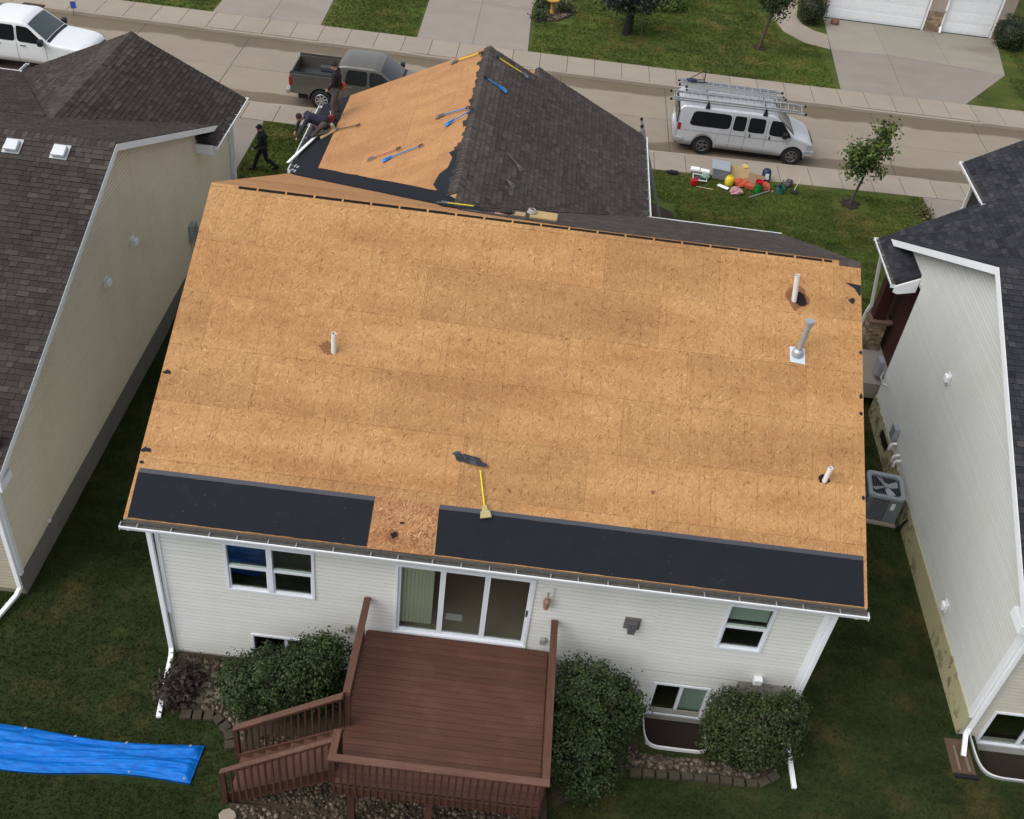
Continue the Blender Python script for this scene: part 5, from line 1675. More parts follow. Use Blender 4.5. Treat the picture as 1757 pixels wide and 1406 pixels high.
bush('shrub', 'leafy green shrub left of the deck, in front of the basement window', 'shrub', (-3.9, -0.6, 0),
     [(-4.75, -0.62, 0.62, .60, .58, .66), (-4.15, -0.62, 0.85, .66, .62, .85), (-3.45, -0.5, 1.0, .62, .55, 1.0), (-3.05, -0.3, 1.25, .36, .36, .78)], 24000, 0.037, MT['leaf_bush'], wild=0.10)
bush('shrub', 'tall green shrub against the right side of the deck', 'shrub', (2.35, -0.9, 0),
     [(2.35, -0.55, 1.15, .86, .62, 1.08), (2.15, -1.45, 0.85, .76, .78, .86), (2.85, -0.55, 1.0, .48, .5, .95), (1.95, -0.4, 1.5, .45, .45, .8), (1.75, -1.2, .6, .36, .7, .62)], 27000, 0.037, MT['leaf_bush'], wild=0.10)
bush('shrub', 'wide clipped green shrub at the right rear corner of the house', 'shrub', (5.6, -0.5, 0),
     [(5.12, -0.42, 0.95, .46, .50, 1.0), (5.65, -0.50, 0.92, .58, .56, 1.02), (6.22, -0.42, 0.95, .48, .48, .98)], 21000, 0.037, MT['leaf_bush2'], wild=0.05)
bush('dark_plant', 'low dark bronze leaved plant by the left downspout', 'plant', (-6.2, -0.6, 0),
     [(-6.2, -0.55, 0.28, .34, .46, .30), (-6.3, -0.85, 0.22, .28, .30, .24)], 1500, 0.06, MT['leaf_burg'], core=.6)


def tree(name, label, base, h, blobs, n, size, mat, lean=(0, 0), r=0.06, cat='tree', bark='bark'):
    t = thing(name, label, cat, base)
    b = V(base); top = b + V((lean[0], lean[1], h))
    m = MB(); m.tube([b - V((0, 0, .05)), b + (top - b) * .35 + V((.03, 0, 0)), b + (top - b) * .7, top], [r * 1.3, r, r * .75, r * .3], 8); m.build('trunk', MT[bark], t)
    m = MB()
    for bl in blobs:
        for _ in range(5):
            s = b + (top - b) * rnd.uniform(.5, .9)
            e = V((bl[0] + rnd.uniform(-.7, .7) * bl[3], bl[1] + rnd.uniform(-.7, .7) * bl[4], bl[2] + rnd.uniform(-.4, .7) * bl[5]))
            m.tube([s, (s + e) / 2 + V((0, 0, .08)), e], [r * .4, r * .28, r * .08], 5)
    m.build('limb', MT[bark], t)
    foliage(blobs, n, size, 0.15, 0.75, size * 2.0).build('crown', mat, t)
    return t


tree('maple_sapling', 'slim young tree with open green crown on the lawn past the van', (11.52, 22.5, GZ), 3.3,
     [(11.20, 22.45, 3.05, .34, .4, .34), (11.62, 22.5, 2.90, .38, .42, .38), (11.93, 22.55, 3.30, .28, .34, .30), (11.38, 22.5, 2.42, .28, .3, .22), (12.02, 22.6, 3.95, .24, .28, .36), (11.95, 22.5, 2.40, .26, .24, .12)], 2300, 0.085, MT['leaf_tree'], (0.42, 0.1), 0.045)
m = MB(); m.prism(blob(0.36, 0.34, 18, .35), 0, 0.035, Fr((11.55, 22.5, GZ), (1, 0, 0), (0, 1, 0))); struct(m.build('mulch_ring', MT['mulch']))
tree('young_tree', 'young dark green tree on the far lawn left of the white garage', (9.62, 36.8, GZ), 3.4,
     [(9.9, 36.8, 3.2, .75, .75, .65), (10.2, 36.8, 3.9, .7, .7, .7), (9.6, 36.8, 3.7, .6, .6, .6)], 3600, 0.075, MT['leaf_bush'], (0.35, 0), 0.06)
m = MB(); m.prism(blob(0.35, 0.3, 12, .2), 0, 0.04, Fr((9.62, 36.8, GZ), (1, 0, 0), (0, 1, 0))); struct(m.build('mulch_ring', MT['mulch']))
tree('dark_tree', 'low dark grey leaved tree with a black trunk on the far lawn', (3.34, 36.4, GZ), 2.6,
     [(3.1, 36.5, 2.7, 1.15, 1.0, .75), (3.9, 36.5, 2.9, .95, .9, .8), (2.5, 36.6, 3.0, .8, .8, .7)], 5500, 0.08, MT['leaf_ever'], (0.1, 0), 0.17, bark='black')
for x, y in ((3.95, 35.8), (2.74, 36.7)):
    m = MB(); m.tube([(x, y, GZ - 0.1), (x + 0.03, y, GZ + 1.4)], 0.018, 6)
    tag(m.build('tree_stake', MT['bark']), ('thin stake in the far lawn right of the dark tree trunk' if x > 3 else 'thin stake in the far lawn left of the dark tree trunk'), 'stake', 'stakes beside the dark tree')
bush('ball_shrub', 'round clipped shrub left of the white double garage door', 'shrub', (12.55, 41.0, GZ), [(12.6, 41.0, GZ + .62, .62, .62, .66)], 3600, 0.05, MT['leaf_box'], .9, .01)
bush('ball_shrub', 'round clipped shrub right of the single garage door', 'shrub', (22.55, 41.0, GZ), [(22.6, 41.0, GZ + .7, .78, .78, .82)], 4200, 0.05, MT['leaf_box'], .9, .01)
bush('lime_shrub', 'bright lime green spreading shrub at the top edge of the far lawn', 'shrub', (5.4, 40.6, GZ), [(5.4, 40.7, GZ + .3, 1.0, .8, .42)], 2200, 0.07, MT['leaf_lime'], .7, .05)
bush('ornamental_grass', 'tan tuft of grass at the corner of the right neighbour driveway', 'plant', (14.2, 22.4, GZ), [(14.25, 22.5, GZ + .12, .22, .4, .18)], 300, 0.06, leaf_mat('leaf_tan', (0.07, 0.06, 0.025), (0.16, 0.14, 0.06)), .5, .05)
m = MB(); m.ball((13.9, 41.2, GZ + 0.12), .22, .2, .2, 9, 6); tag(m.build('boulder', plain('red_boulder', (0.20, 0.10, 0.085), 0.9, .3, 4, bump=.5, bscale=12)), 'reddish boulder beside the round shrub by the garage', 'stone')
# bird bath bed
flat('gravel_bed_birdbath', [(-1.02, 36.4), (0.1, 36.9), (0.75, 37.9), (0.75, 39.3), (-0.9, 39.6)], GZ + 0.03, MT['soil'])
rocks('river_rock', 'pale river rock around the yellow bird bath', [(-0.98, 36.5), (0.1, 37.0), (0.7, 37.9), (0.7, 39.2), (-0.85, 39.5)], 700, 0.05, 0.10, GZ + 0.03)
t = thing('bird_bath', 'yellow bird bath in the pale rock bed beside the far driveway', 'bird bath', (-0.25, 37.7, GZ))
MT['bath'] = plain('bath_yellow', (0.42, 0.25, 0.035), 0.6, 0.15)
m = MB(); m.lathe([(0.001, 0), (0.17, 0), (0.17, .05), (0.10, .12), (0.075, .3), (0.09, .52), (0.13, .56)], (-0.25, 37.7, GZ), n=14); m.build('pedestal', MT['bath'], t, smooth=True)
m = MB(); m.lathe([(0.10, .56), (0.30, .66), (0.33, .74), (0.29, .735), (0.12, .66), (0.001, .65)], (-0.25, 37.7, GZ), n=18); m.build('bowl', MT['bath'], t, smooth=True)
for i, (x, y, lab) in enumerate(((-0.85, 37.0, 'low green plant at the left edge of the bird bath bed'), (0.35, 38.2, 'green plant right of the bird bath'), (-0.75, 38.2, 'spiky potted plant left of the bird bath'))):
    bush('bed_plant', lab, 'plant', (x, y, GZ), [(x, y, GZ + .22, .3, .3, .26)], 420, 0.07, MT['leaf_bush2'], .5, .05)

# ================================================================== blue tarpaulin
m = MB()
nx, ny = 180, 44
ph = [rnd.uniform(0, 6.28) for _ in range(10)]
def tarp_z(s, w):
    edge = min(w, 1 - w, (1 - s) * 5) ; e = min(1, max(0, edge) / 0.12)
    z = 0.05 + 0.085 * e ** 0.5
    z += 0.05 * e * (abs(math.sin(6 * w + 3.1 * s + ph[5])) ** 0.6 - .6) * .6 + 0.03 * e * (abs(math.sin(11 * w - 7 * s + ph[6] + math.sin(9 * s))) ** 0.5 - .6) + 0.016 * e * (abs(math.sin(19 * w + 4 * s + ph[7] + 1.5 * math.sin(4 * s))) ** 0.5 - .6)
    z += 0.022 * e * math.sin(9 * w + 5 * s + ph[0]) + 0.018 * e * math.sin(17 * w - 9 * s + ph[1]) + 0.010 * e * math.sin(31 * w + 13 * s + ph[2] + 2 * math.sin(6 * s)) + 0.008 * e * math.sin(47 * w - 21 * s + ph[3])
    return z + 0.012 * e * math.sin(14 * s + ph[4]) * math.sin(5 * w)
pts = []
for i in range(nx + 1):
    s = i / nx
    x = -10.8 + s * 5.42
    yt = -1.92 + 0.07 * math.sin(s * 7) + 0.10 * s; yb = -2.72 + 0.06 * math.sin(s * 9 + 1) + 0.14 * s - 0.10 * (1 - s)
    for j in range(ny + 1):
        w = j / ny
        pts.append(V((x + 0.04 * (w - .5), yb + (yt - yb) * w, tarp_z(s, w))))
b0 = len(pts)
fc = [(i * (ny + 1) + j, (i + 1) * (ny + 1) + j, (i + 1) * (ny + 1) + j + 1, i * (ny + 1) + j + 1) for i in range(nx) for j in range(ny)]
rim = [i * (ny + 1) for i in range(nx + 1)] + [nx * (ny + 1) + j for j in range(1, ny + 1)] + [i * (ny + 1) + ny for i in range(nx - 1, -1, -1)]
low = []
for r_ in rim:
    p = pts[r_]; pts.append(V((p.x, p.y, 0.0))); low.append(len(pts) - 1)
for k in range(len(rim) - 1): fc.append((rim[k], rim[k + 1], low[k + 1], low[k]))
m._add(pts, fc)
tm = NM('tarp_blue', 0.5, 0.2)
wv = tm.noise(7, 5, .6, tm.mapped((0.6, 2.2, 1), (0, 0, .12)))
tm.color(tm.mix(tm.mr(wv, .3, .7), (0.001, 0.095, 0.42), (0.004, 0.19, 0.66)))
tm.bump(wv, 0.5, 0.03)
tarp = tag(m.build('tarpaulin', tm.m, smooth=True), 'bright blue tarpaulin laid folded on the back lawn', 'tarpaulin')
for i_, j_ in ((62, 42), (96, 42), (130, 42), (172, 40), (176, 3), (140, 2)):
    p_ = pts[i_ * (ny + 1) + j_]
    g = MB(); g.lathe([(.012, .0), (.026, .004), (.026, .010), (.012, .012)], p_ + V((0, 0, .002)), n=10); g.build('grommet', MT['galv'], tarp)

# ================================================================== air conditioner by the right neighbour
ac = thing('air_conditioner', 'grey outdoor air conditioning unit on a pad between the houses', 'air conditioner', (9.98, 7.45, 0))
MT['ac'] = plain('ac_grey', (0.16, 0.175, 0.185), 0.5, 0.1)
MT['ac_top'] = plain('ac_top', (0.25, 0.285, 0.31), 0.45, 0.1)
def rrect(hx, hy, r, n=5):
    out = []
    for cx, cy, a0 in ((hx - r, hy - r, 0), (-hx + r, hy - r, 90), (-hx + r, -hy + r, 180), (hx - r, -hy + r, 270)):
        for k in range(n + 1):
            a = rad(a0 + 90 * k / n); out.append((cx + r * math.cos(a), cy + r * math.sin(a)))
    return out
fa = Fr((9.98, 7.45, 0), (1, 0, 0), (0, 1, 0))
m = MB(fa); m.box(-.52, .50, -.52, .50, -0.05, 0.08); m.build('pad', MT['walk'], ac)
m = MB(fa); m.prism(rrect(.42, .42, .10), 0.082, 0.90); m.build('coil_core', MT['black'], ac)
for sx, sy in ((-1, -1), (1, -1), (1, 1), (-1, 1)):
    m = MB(fa); m.cbox((9.98 + sx * .385, 7.45 + sy * .385, 0.49), 0.13, 0.13, 0.80); m.build('corner_post', MT['ac'], ac, bevel=.03)
m = MB(fa); m.box(0.10, 0.45, -.455, -.43, 0.10, 0.88); m.build('service_panel', MT['ac'], ac)
m = MB(fa); m.box(0.18, 0.28, -.462, -.456, 0.55, 0.78); m.build('rating_label', MT['pvc'], ac)
for i in range(15):
    z = 0.13 + i * 0.05
    m = MB(fa)
    m.box(-.43, 0.09, -.45, -.425, z, z + 0.014); m.build('louvre', MT['ac'], ac)
    m = MB(fa); m.box(-.45, -.425, -.33, .33, z, z + 0.014); m.build('louvre', MT['ac'], ac)
for i in range(4):
    x = -.36 + i * .13
    m = MB(fa); m.box(x, x + .012, -.458, -.45, .1, .88); m.build('guard_bar', MT['ac'], ac)
o_ = rrect(.48, .48, .13); i_ = rrect(.37, .37, .12)
m = MB()
nn = len(o_)
P = [fa.p(a, b, .90) for a, b in o_] + [fa.p(a, b, .985) for a, b in o_] + [fa.p(a, b, 1.0) for a, b in [(x * .96, y * .96) for x, y in o_]] + [fa.p(a, b, .975) for a, b in i_] + [fa.p(a, b, .90) for a, b in i_]
F_ = []
for k in range(nn):
    k2 = (k + 1) % nn
    for L in range(4): F_.append((L * nn + k, L * nn + k2, (L + 1) * nn + k2, (L + 1) * nn + k))
m._add(P, F_); m.build('top_cover', MT['ac_top'], ac, smooth=False)
m = MB()
for k in range(13):
    x = -.36 + k * .06; m.tube([fa.p(x, -.36, .96), fa.p(x, 0, .99), fa.p(x, .36, .96)], .004, 4)
m.build('fan_grille', MT['ac'], ac)
m = MB(); m.lathe([(0.001, .985), (.075, .985), (.075, .93), (.001, .93)], (9.98, 7.45, 0), n=14); m.build('fan_hub', MT['ac_top'], ac)
for k in range(4):
    a = k * 1.5708 + .4
    f = Fr((9.98, 7.45, .92), (math.cos(a), math.sin(a), 0), (-math.sin(a), math.cos(a), .35))
    m = MB(f); m.prism([(.06, -.04), (.34, -.12), (.36, .10), (.06, .05)], 0, .006); m.build('fan_blade', MT['galv'], ac)
m = MB(); m.tube([(10.42, 7.10, .22), (10.5, 6.9, .10), (10.5, 6.7, .18), (10.5, 6.62, .55), (10.55, 6.6, .68)], .035, 8); m.build('line_set', MT['black'], ac)
ac.rotation_euler.z = rad(-6)
# ================================================================== vehicles
MT['tint_glass'] = NM('tinted_glass', 0.06, 0.5).color((0.010, 0.012, 0.014))
MT['wind_glass'] = NM('windscreen_glass', 0.05, 0.6).color((0.055, 0.075, 0.078))
MT['lamp_red'] = NM('tail_lamp', 0.2, 0.5).color((0.22, 0.012, 0.012))
MT['lamp_clear'] = NM('head_lamp', 0.12, 0.6).color((0.32, 0.33, 0.34))
MT['paint_silver'] = paint_mat('paint_silver', (0.56, 0.585, 0.62), 0.3, 0.3, 0.12)
MT['paint_white'] = paint_mat('paint_white', (0.74, 0.77, 0.80), 0.0, 0.28, 0.06)
MT['paint_grey'] = paint_mat('paint_grey_brown', (0.120, 0.115, 0.100), 0.4, 0.3, 0.15)
MT['steel_rim'] = plain('steel_rim', (.16, .16, .165), .4, .2, metal=.6)
MT['seam'] = NM('seam_dark', 0.8, 0.2).color((0.02, 0.02, 0.021))
MT['liner'] = plain('bed_liner', (0.055, 0.06, 0.066), 0.6, 0.3, 8, objc=True)


def lerp_tab(tab, x):
    if x <= tab[0][0]: return tab[0][1]
    for (x0, v0), (x1, v1) in zip(tab[:-1], tab[1:]):
        if x <= x1: return v0 + (v1 - v0) * (x - x0) / (x1 - x0)
    return tab[-1][1]


class Car:
    """a body lofted from cross-sections; zt = top profile, zb = sill with wheel arches, hw = half width"""
    def __init__(s, zt, width, belt, tumble, plan, wheels, wr, sill, r=0.10, crown=0.04):
        s.ztab, s.W, s.belt, s.tum, s.plan, s.wheels, s.wr, s.sill, s.r, s.crown = zt, width, belt, tumble, plan, wheels, wr, sill, r, crown

    def zt(s, x): return lerp_tab(s.ztab, x)

    def zb(s, x):
        z = s.sill
        for w in s.wheels:
            d = abs(x - w); ra = s.wr + 0.07
            if d < ra: z = max(z, s.wr * 0.98 + math.sqrt(ra * ra - d * d))
        return z

    def hw(s, x, z):
        w = s.W / 2 * lerp_tab(s.plan, x)
        if z > s.belt: w -= s.tum * (z - s.belt)
        if z < s.sill + 0.25: w -= 0.05 * (s.sill + 0.25 - z) / 0.25
        return w

    def shell(s, x0, x1):
        xs = [x0 + (x1 - x0) * i / 70 for i in range(71)]
        for w in s.wheels:
            for k in range(-10, 11):
                xs.append(w + (s.wr + 0.0699) * k / 10)
        xs = sorted({round(x, 4) for x in xs if x0 <= x <= x1})
        m = MB(); K = 7; rings = []
        for x in xs:
            zt, zb = s.zt(x), s.zb(x); r = min(s.r, (zt - zb) * 0.3)
            half = [(s.hw(x, zb + (zt - r - zb) * k / K), zb + (zt - r - zb) * k / K) for k in range(K + 1)]
            hwt = s.hw(x, zt - r)
            for a in (25, 50, 72, 90):
                half.append((hwt - r + r * math.cos(rad(a)), zt - r + r * math.sin(rad(a))))
            for f in (0.66, 0.33):
                half.append(((hwt - r) * f, zt + s.crown * (1 - f * f)))
            ring = [V((x, -y, z)) for y, z in half] + [V((x, 0, zt + s.crown))] + [V((x, y, z)) for y, z in reversed(half)]
            rings.append(ring)
        n = len(rings[0])
        pts = [p for r_ in rings for p in r_]
        fc = [(i * n + j, i * n + j + 1, (i + 1) * n + j + 1, (i + 1) * n + j) for i in range(len(rings) - 1) for j in range(n - 1)]
        fc += [(i * n, (i + 1) * n, (i + 1) * n + n - 1, i * n + n - 1) for i in range(len(rings) - 1)]
        fc += [tuple(range(n)), tuple(range(len(pts) - 1, len(pts) - n - 1, -1))]
        m._add(pts, fc)
        return m

    def side_patch(s, quad, side, off=0.006, nu=8, nv=4, corner=0.0):
        """quad: (x,z) for lower-left, lower-right, upper-right, upper-left on a body side"""
        m = MB(); pts = []
        for j in range(nv + 1):
            for i in range(nu + 1):
                u, v = i / nu, j / nv
                if corner:      # pull the corners in for a rounded outline
                    cu = abs(2 * u - 1); cv = abs(2 * v - 1)
                    k = 1 - corner * (cu ** 6) * (cv ** 6)
                    u = 0.5 + (u - .5) * k; v = 0.5 + (v - .5) * k
                a = [(1 - u) * quad[0][c] + u * quad[1][c] for c in (0, 1)]; b = [(1 - u) * quad[3][c] + u * quad[2][c] for c in (0, 1)]
                x = (1 - v) * a[0] + v * b[0]; z = (1 - v) * a[1] + v * b[1]
                pts.append(V((x, side * (s.hw(x, z) + off), z)))
        n = nu + 1
        m._add(pts, [(j * n + i, j * n + i + 1, (j + 1) * n + i + 1, (j + 1) * n + i) for j in range(nv) for i in range(nu)])
        return m

    def top_patch(s, x0, x1, f0, f1, off=0.006, nx=6, ny=8):
        """a patch of the top surface between x0 (inner fraction f0) and x1 (f1)"""
        m = MB(); pts = []
        for i in range(nx + 1):
            t = i / nx; x = x0 + (x1 - x0) * t; zt = s.zt(x); w = (s.hw(x, zt - s.r) - s.r) * (f0 + (f1 - f0) * t)
            for j in range(ny + 1):
                y = w * (2 * j / ny - 1)
                hw_ = s.hw(x, zt - s.r) - s.r
                pts.append(V((x, y, zt + s.crown * (1 - (y / max(hw_, .1)) ** 2) + off)))
        n = ny + 1
        m._add(pts, [(i * n + j, i * n + j + 1, (i + 1) * n + j + 1, (i + 1) * n + j) for i in range(nx) for j in range(ny)])
        return m


def local_thing(name, label, cat):
    return thing(name, label, cat, (0, 0, 0))


def put(t, loc, rz=0.0, rx=0.0, ry=0.0):
    t.location = loc; t.rotation_euler = (rx, ry, rz)


def wheel(t, x, y, r, w, spokes=6, rimmat='chrome'):
    s = -1 if y < 0 else 1
    wh = MB(); wh.lathe([(r * .60, -w / 2), (r * .90, -w / 2), (r, -w * .36), (r, w * .36), (r * .90, w / 2), (r * .60, w / 2), (r * .60, -w / 2)], (x, y, r), (0, s, 0), 26)
    o = wh.build('wheel', MT['rubber'], t, smooth=False)
    m = MB(); m.lathe([(r * .61, w * .50), (r * .62, w * .44), (r * .56, w * .30), (r * .2, w * .30), (r * .001, w * .30)], (x, y, r), (0, s, 0), 24); m.build('rim_dish', MT['seam'] if spokes else MT[rimmat], o)
    m = MB(); m.lathe([(r * .625, w * .40), (r * .625, w * .53), (r * .54, w * .50), (r * .52, w * .38)], (x, y, r), (0, s, 0), 24); m.build('rim', MT[rimmat], o, smooth=True)
    for k in range(spokes):
        a = 6.283 * k / spokes + .3
        f = Fr((x, y + s * w * .40, r), (math.cos(a), 0, math.sin(a)), (-math.sin(a), 0, math.cos(a)), (0, s, 0))
        m = MB(f); m.prism([(0.02, -r * .10), (r * .56, -r * .075), (r * .56, r * .075), (0.02, r * .10)], 0, w * .08); m.build('spoke', MT[rimmat], o)
    m = MB(); m.lathe([(r * .17, w * .38), (r * .16, w * .54), (r * .001, w * .55)], (x, y, r), (0, s, 0), 14); m.build('hub', MT[rimmat], o)
    return o


def seam(t, car, x0, z0, x1, z1, side=-1, w=0.012):
    d = V((x1 - x0, 0, z1 - z0)).normalized(); px, pz = -d.z * w / 2, d.x * w / 2
    car.side_patch([(x0 - px, z0 - pz), (x1 - px, z1 - pz), (x1 + px, z1 + pz), (x0 + px, z0 + pz)], side, 0.003, 8, 1).build('panel_gap', MT['seam'], t)


# ---- silver passenger van
van = local_thing('van', 'silver passenger van with ladders on its roof rack parked at the kerb', 'van')
vc = Car([(0.0, 1.52), (0.06, 1.80), (0.20, 1.885), (0.5, 1.90), (3.55, 1.90), (3.72, 1.84), (4.52, 1.20), (4.62, 1.155), (5.18, 0.985), (5.34, 0.88), (5.40, 0.70)],
         2.0, 1.12, 0.13, [(0, .93), (0.15, .985), (0.6, 1.0), (4.5, 1.0), (5.0, .965), (5.3, .89), (5.4, .82)], (1.13, 4.62), 0.365, 0.33, 0.09, 0.04)
vc.shell(0.04, 5.38).build('body', MT['paint_silver'], van, smooth=True)
m = MB(); m.box(0.3, 5.1, -.86, .86, 0.22, 0.9); m.build('underbody', MT['seam'], van)
for s in (-1, 1):
    for q in ([(.46, 1.16), (2.02, 1.16), (2.04, 1.73), (.58, 1.73)], [(2.13, 1.16), (2.61, 1.16), (2.61, 1.72), (2.15, 1.72)], [(2.71, 1.16), (3.36, 1.16), (3.34, 1.72), (2.71, 1.72)], [(3.53, 1.14), (4.46, 1.12), (3.96, 1.71), (3.55, 1.71)]):
        vc.side_patch(q, s, 0.007, 12, 8, .09).build('window', MT['tint_glass'], van)
    for (x0, z0, x1, z1) in ((2.09, .40, 2.09, 1.74), (2.66, .40, 2.66, 1.74), (3.44, .40, 3.44, 1.74), (4.30, .85, 4.42, 1.14), (0.25, .95, 4.3, .95)):
        seam(van, vc, x0, z0, x1, z1, s)
    vc.side_patch([(1.62, .58), (4.1, .58), (4.1, .64), (1.62, .64)], s, .012, 10, 1).build('trim_strip', MT['paint_silver'], van)
    vc.side_patch([(.05, .92), (.17, .92), (.17, 1.20), (.05, 1.20)], s, .012, 2, 2).build('tail_light', MT['lamp_red'], van)
    vc.side_patch([(5.12, .70), (5.33, .70), (5.33, .88), (5.12, .88)], s, .012, 3, 2).build('headlight', MT['lamp_clear'], van)
    for x in (2.80, 3.56):
        m = MB(); y = s * (1.005); m.box(x, x + .05, min(y, y + s * .03), max(y, y + s * .03), 0.98, 1.10); m.build('door_handle', MT['black'], van, bevel=.008)
    m = MB(); m.box(4.02, 4.22, min(s * 1.02, s * 1.26), max(s * 1.02, s * 1.26), 1.16, 1.36); m.build('side_mirror', MT['black'], van, bevel=.04)
    for x in (1.13, 4.62): wheel(van, x, s * .86, .365, .22, 5 if x < 2 else 6, 'steel_rim')
vc.top_patch(3.80, 4.52, .97, .99, .008).build('windscreen', MT['wind_glass'], van)
m = MB(); m.box(-.06, .10, -.96, .96, .44, .66); m.box(-.02, .38, -1.0, -.93, .46, .64); m.build('rear_bumper', MT['chrome'], van, bevel=.04)
m = MB(); m.box(5.32, 5.46, -.88, .88, .42, .62); m.box(5.02, 5.40, -.985, -.86, .43, .62); m.build('front_bumper', MT['chrome'], van, bevel=.04)
m = MB(); m.box(5.36, 5.39, -.52, .52, .64, .86); m.build('grille', MT['black'], van)
m = MB(); m.box(.005, .035, -.78, -.06, 1.12, 1.62); m.box(.005, .035, .06, .78, 1.12, 1.62); m.build('rear_window', MT['tint_glass'], van)
# one rear door stands open
f = Fr((.03, -.93, .5), (-.28, .95, 0), (0, 0, 1), (.95, .28, 0))
for x in (1.05, 3.25):
    m = MB(); m.tube([(x, -.93, 1.88), (x, -.88, 2.04), (x, 0, 2.06), (x, .88, 2.04), (x, .93, 1.88)], .022, 8)
    m.prism([(-.10, 1.84), (.10, 1.84), (.02, 2.10), (-.02, 2.10)], -.92, -.86, Fr((x, 0, 0), (1, 0, 0), (0, 0, 1), (0, 1, 0)))
    m.prism([(-.10, 1.84), (.10, 1.84), (.02, 2.10), (-.02, 2.10)], .86, .92, Fr((x, 0, 0), (1, 0, 0), (0, 0, 1), (0, 1, 0)))
    m.build('roof_rack', MT['black'], van)
VLOC = V((5.02, 26.28, SZ))
put(van, VLOC)


def ladder(name, label, L, w, loc, rz=0, rx=0, ry=0, rungs=None, fly=None, mat='alu', th=.075, group=None, edge=False):
    t = thing(name, label, 'ladder', (0, 0, 0), group)
    for y in (-w / 2, w / 2):
        m = MB(); m.box(0, L, y - .016, y + .016, -th / 2, th / 2); m.build('rail', MT[mat], t)
        for x in (0, L - .06):
            m = MB(); m.box(x - .01, x + .07, y - .024, y + .024, -th / 2 - .006, th / 2 + .006); m.build('end_cap', MT['black'], t)
    n = int(L / .305)
    for k in range(n):
        x = .15 + k * .305
        m = MB(); m.tube([(x, -w / 2, 0), (x, w / 2, 0)], .017, 6); m.build('rung', MT[mat], t)
    if fly:
        a, b = fly
        for y in (-w / 2 + .045, w / 2 - .045):
            m = MB(); m.box(a, b, y - .014, y + .014, th / 2 + .004, th * 1.4); m.build('fly_rail', MT[mat], t)
        for k in range(int((b - a) / .305)):
            x = a + .12 + k * .305
            m = MB(); m.tube([(x, -w / 2 + .045, th), (x, w / 2 - .045, th)], .016, 6); m.build('fly_rung', MT[mat], t)
    t.location = loc; t.rotation_euler = (rx, ry, rz)
    return t


ladder('extension_ladder', 'long aluminium extension ladder on the near side of the van roof rack', 5.2, .42, VLOC + V((-.42, -.66, 2.12)), rz=0.012, rx=rad(20), fly=(.1, 4.9))
ladder('extension_ladder', 'shorter aluminium ladder on the far side of the van roof rack', 4.1, .42, VLOC + V((-.05, .58, 2.12)), rz=-.01, fly=(.0, 3.8))
ladder('step_ladder', 'aluminium ladder lying in the middle of the van roof rack', 3.9, .34, VLOC + V((.2, .05, 2.13)), rz=-.02)
t = thing('ladder_bracket', 'black ladder stabiliser standing on the rear of the van roof rack', 'ladder bracket', VLOC + V((.55, .60, 2.25)))
q = VLOC + V((.3, .65, 2.26))
m = MB(); m.tube([q, q + V((.62, .10, 0)), q + V((.62, .15, .38)), q], .02, 6); m.tube([q + V((.1, -.25, 0)), q + V((.7, -.15, .02))], .022, 6); m.tube([q + V((.62, .15, .38)), q + V((.62, -.1, 0))], .018, 6); m.build('frame', MT['black'], t)
m = MB(); m.cbox(q + V((.12, -.1, .03)), .36, .22, .05, .3); m.build('strap_bundle', plain('strap_navy', (.02, .025, .06), .7), t, bevel=.015)


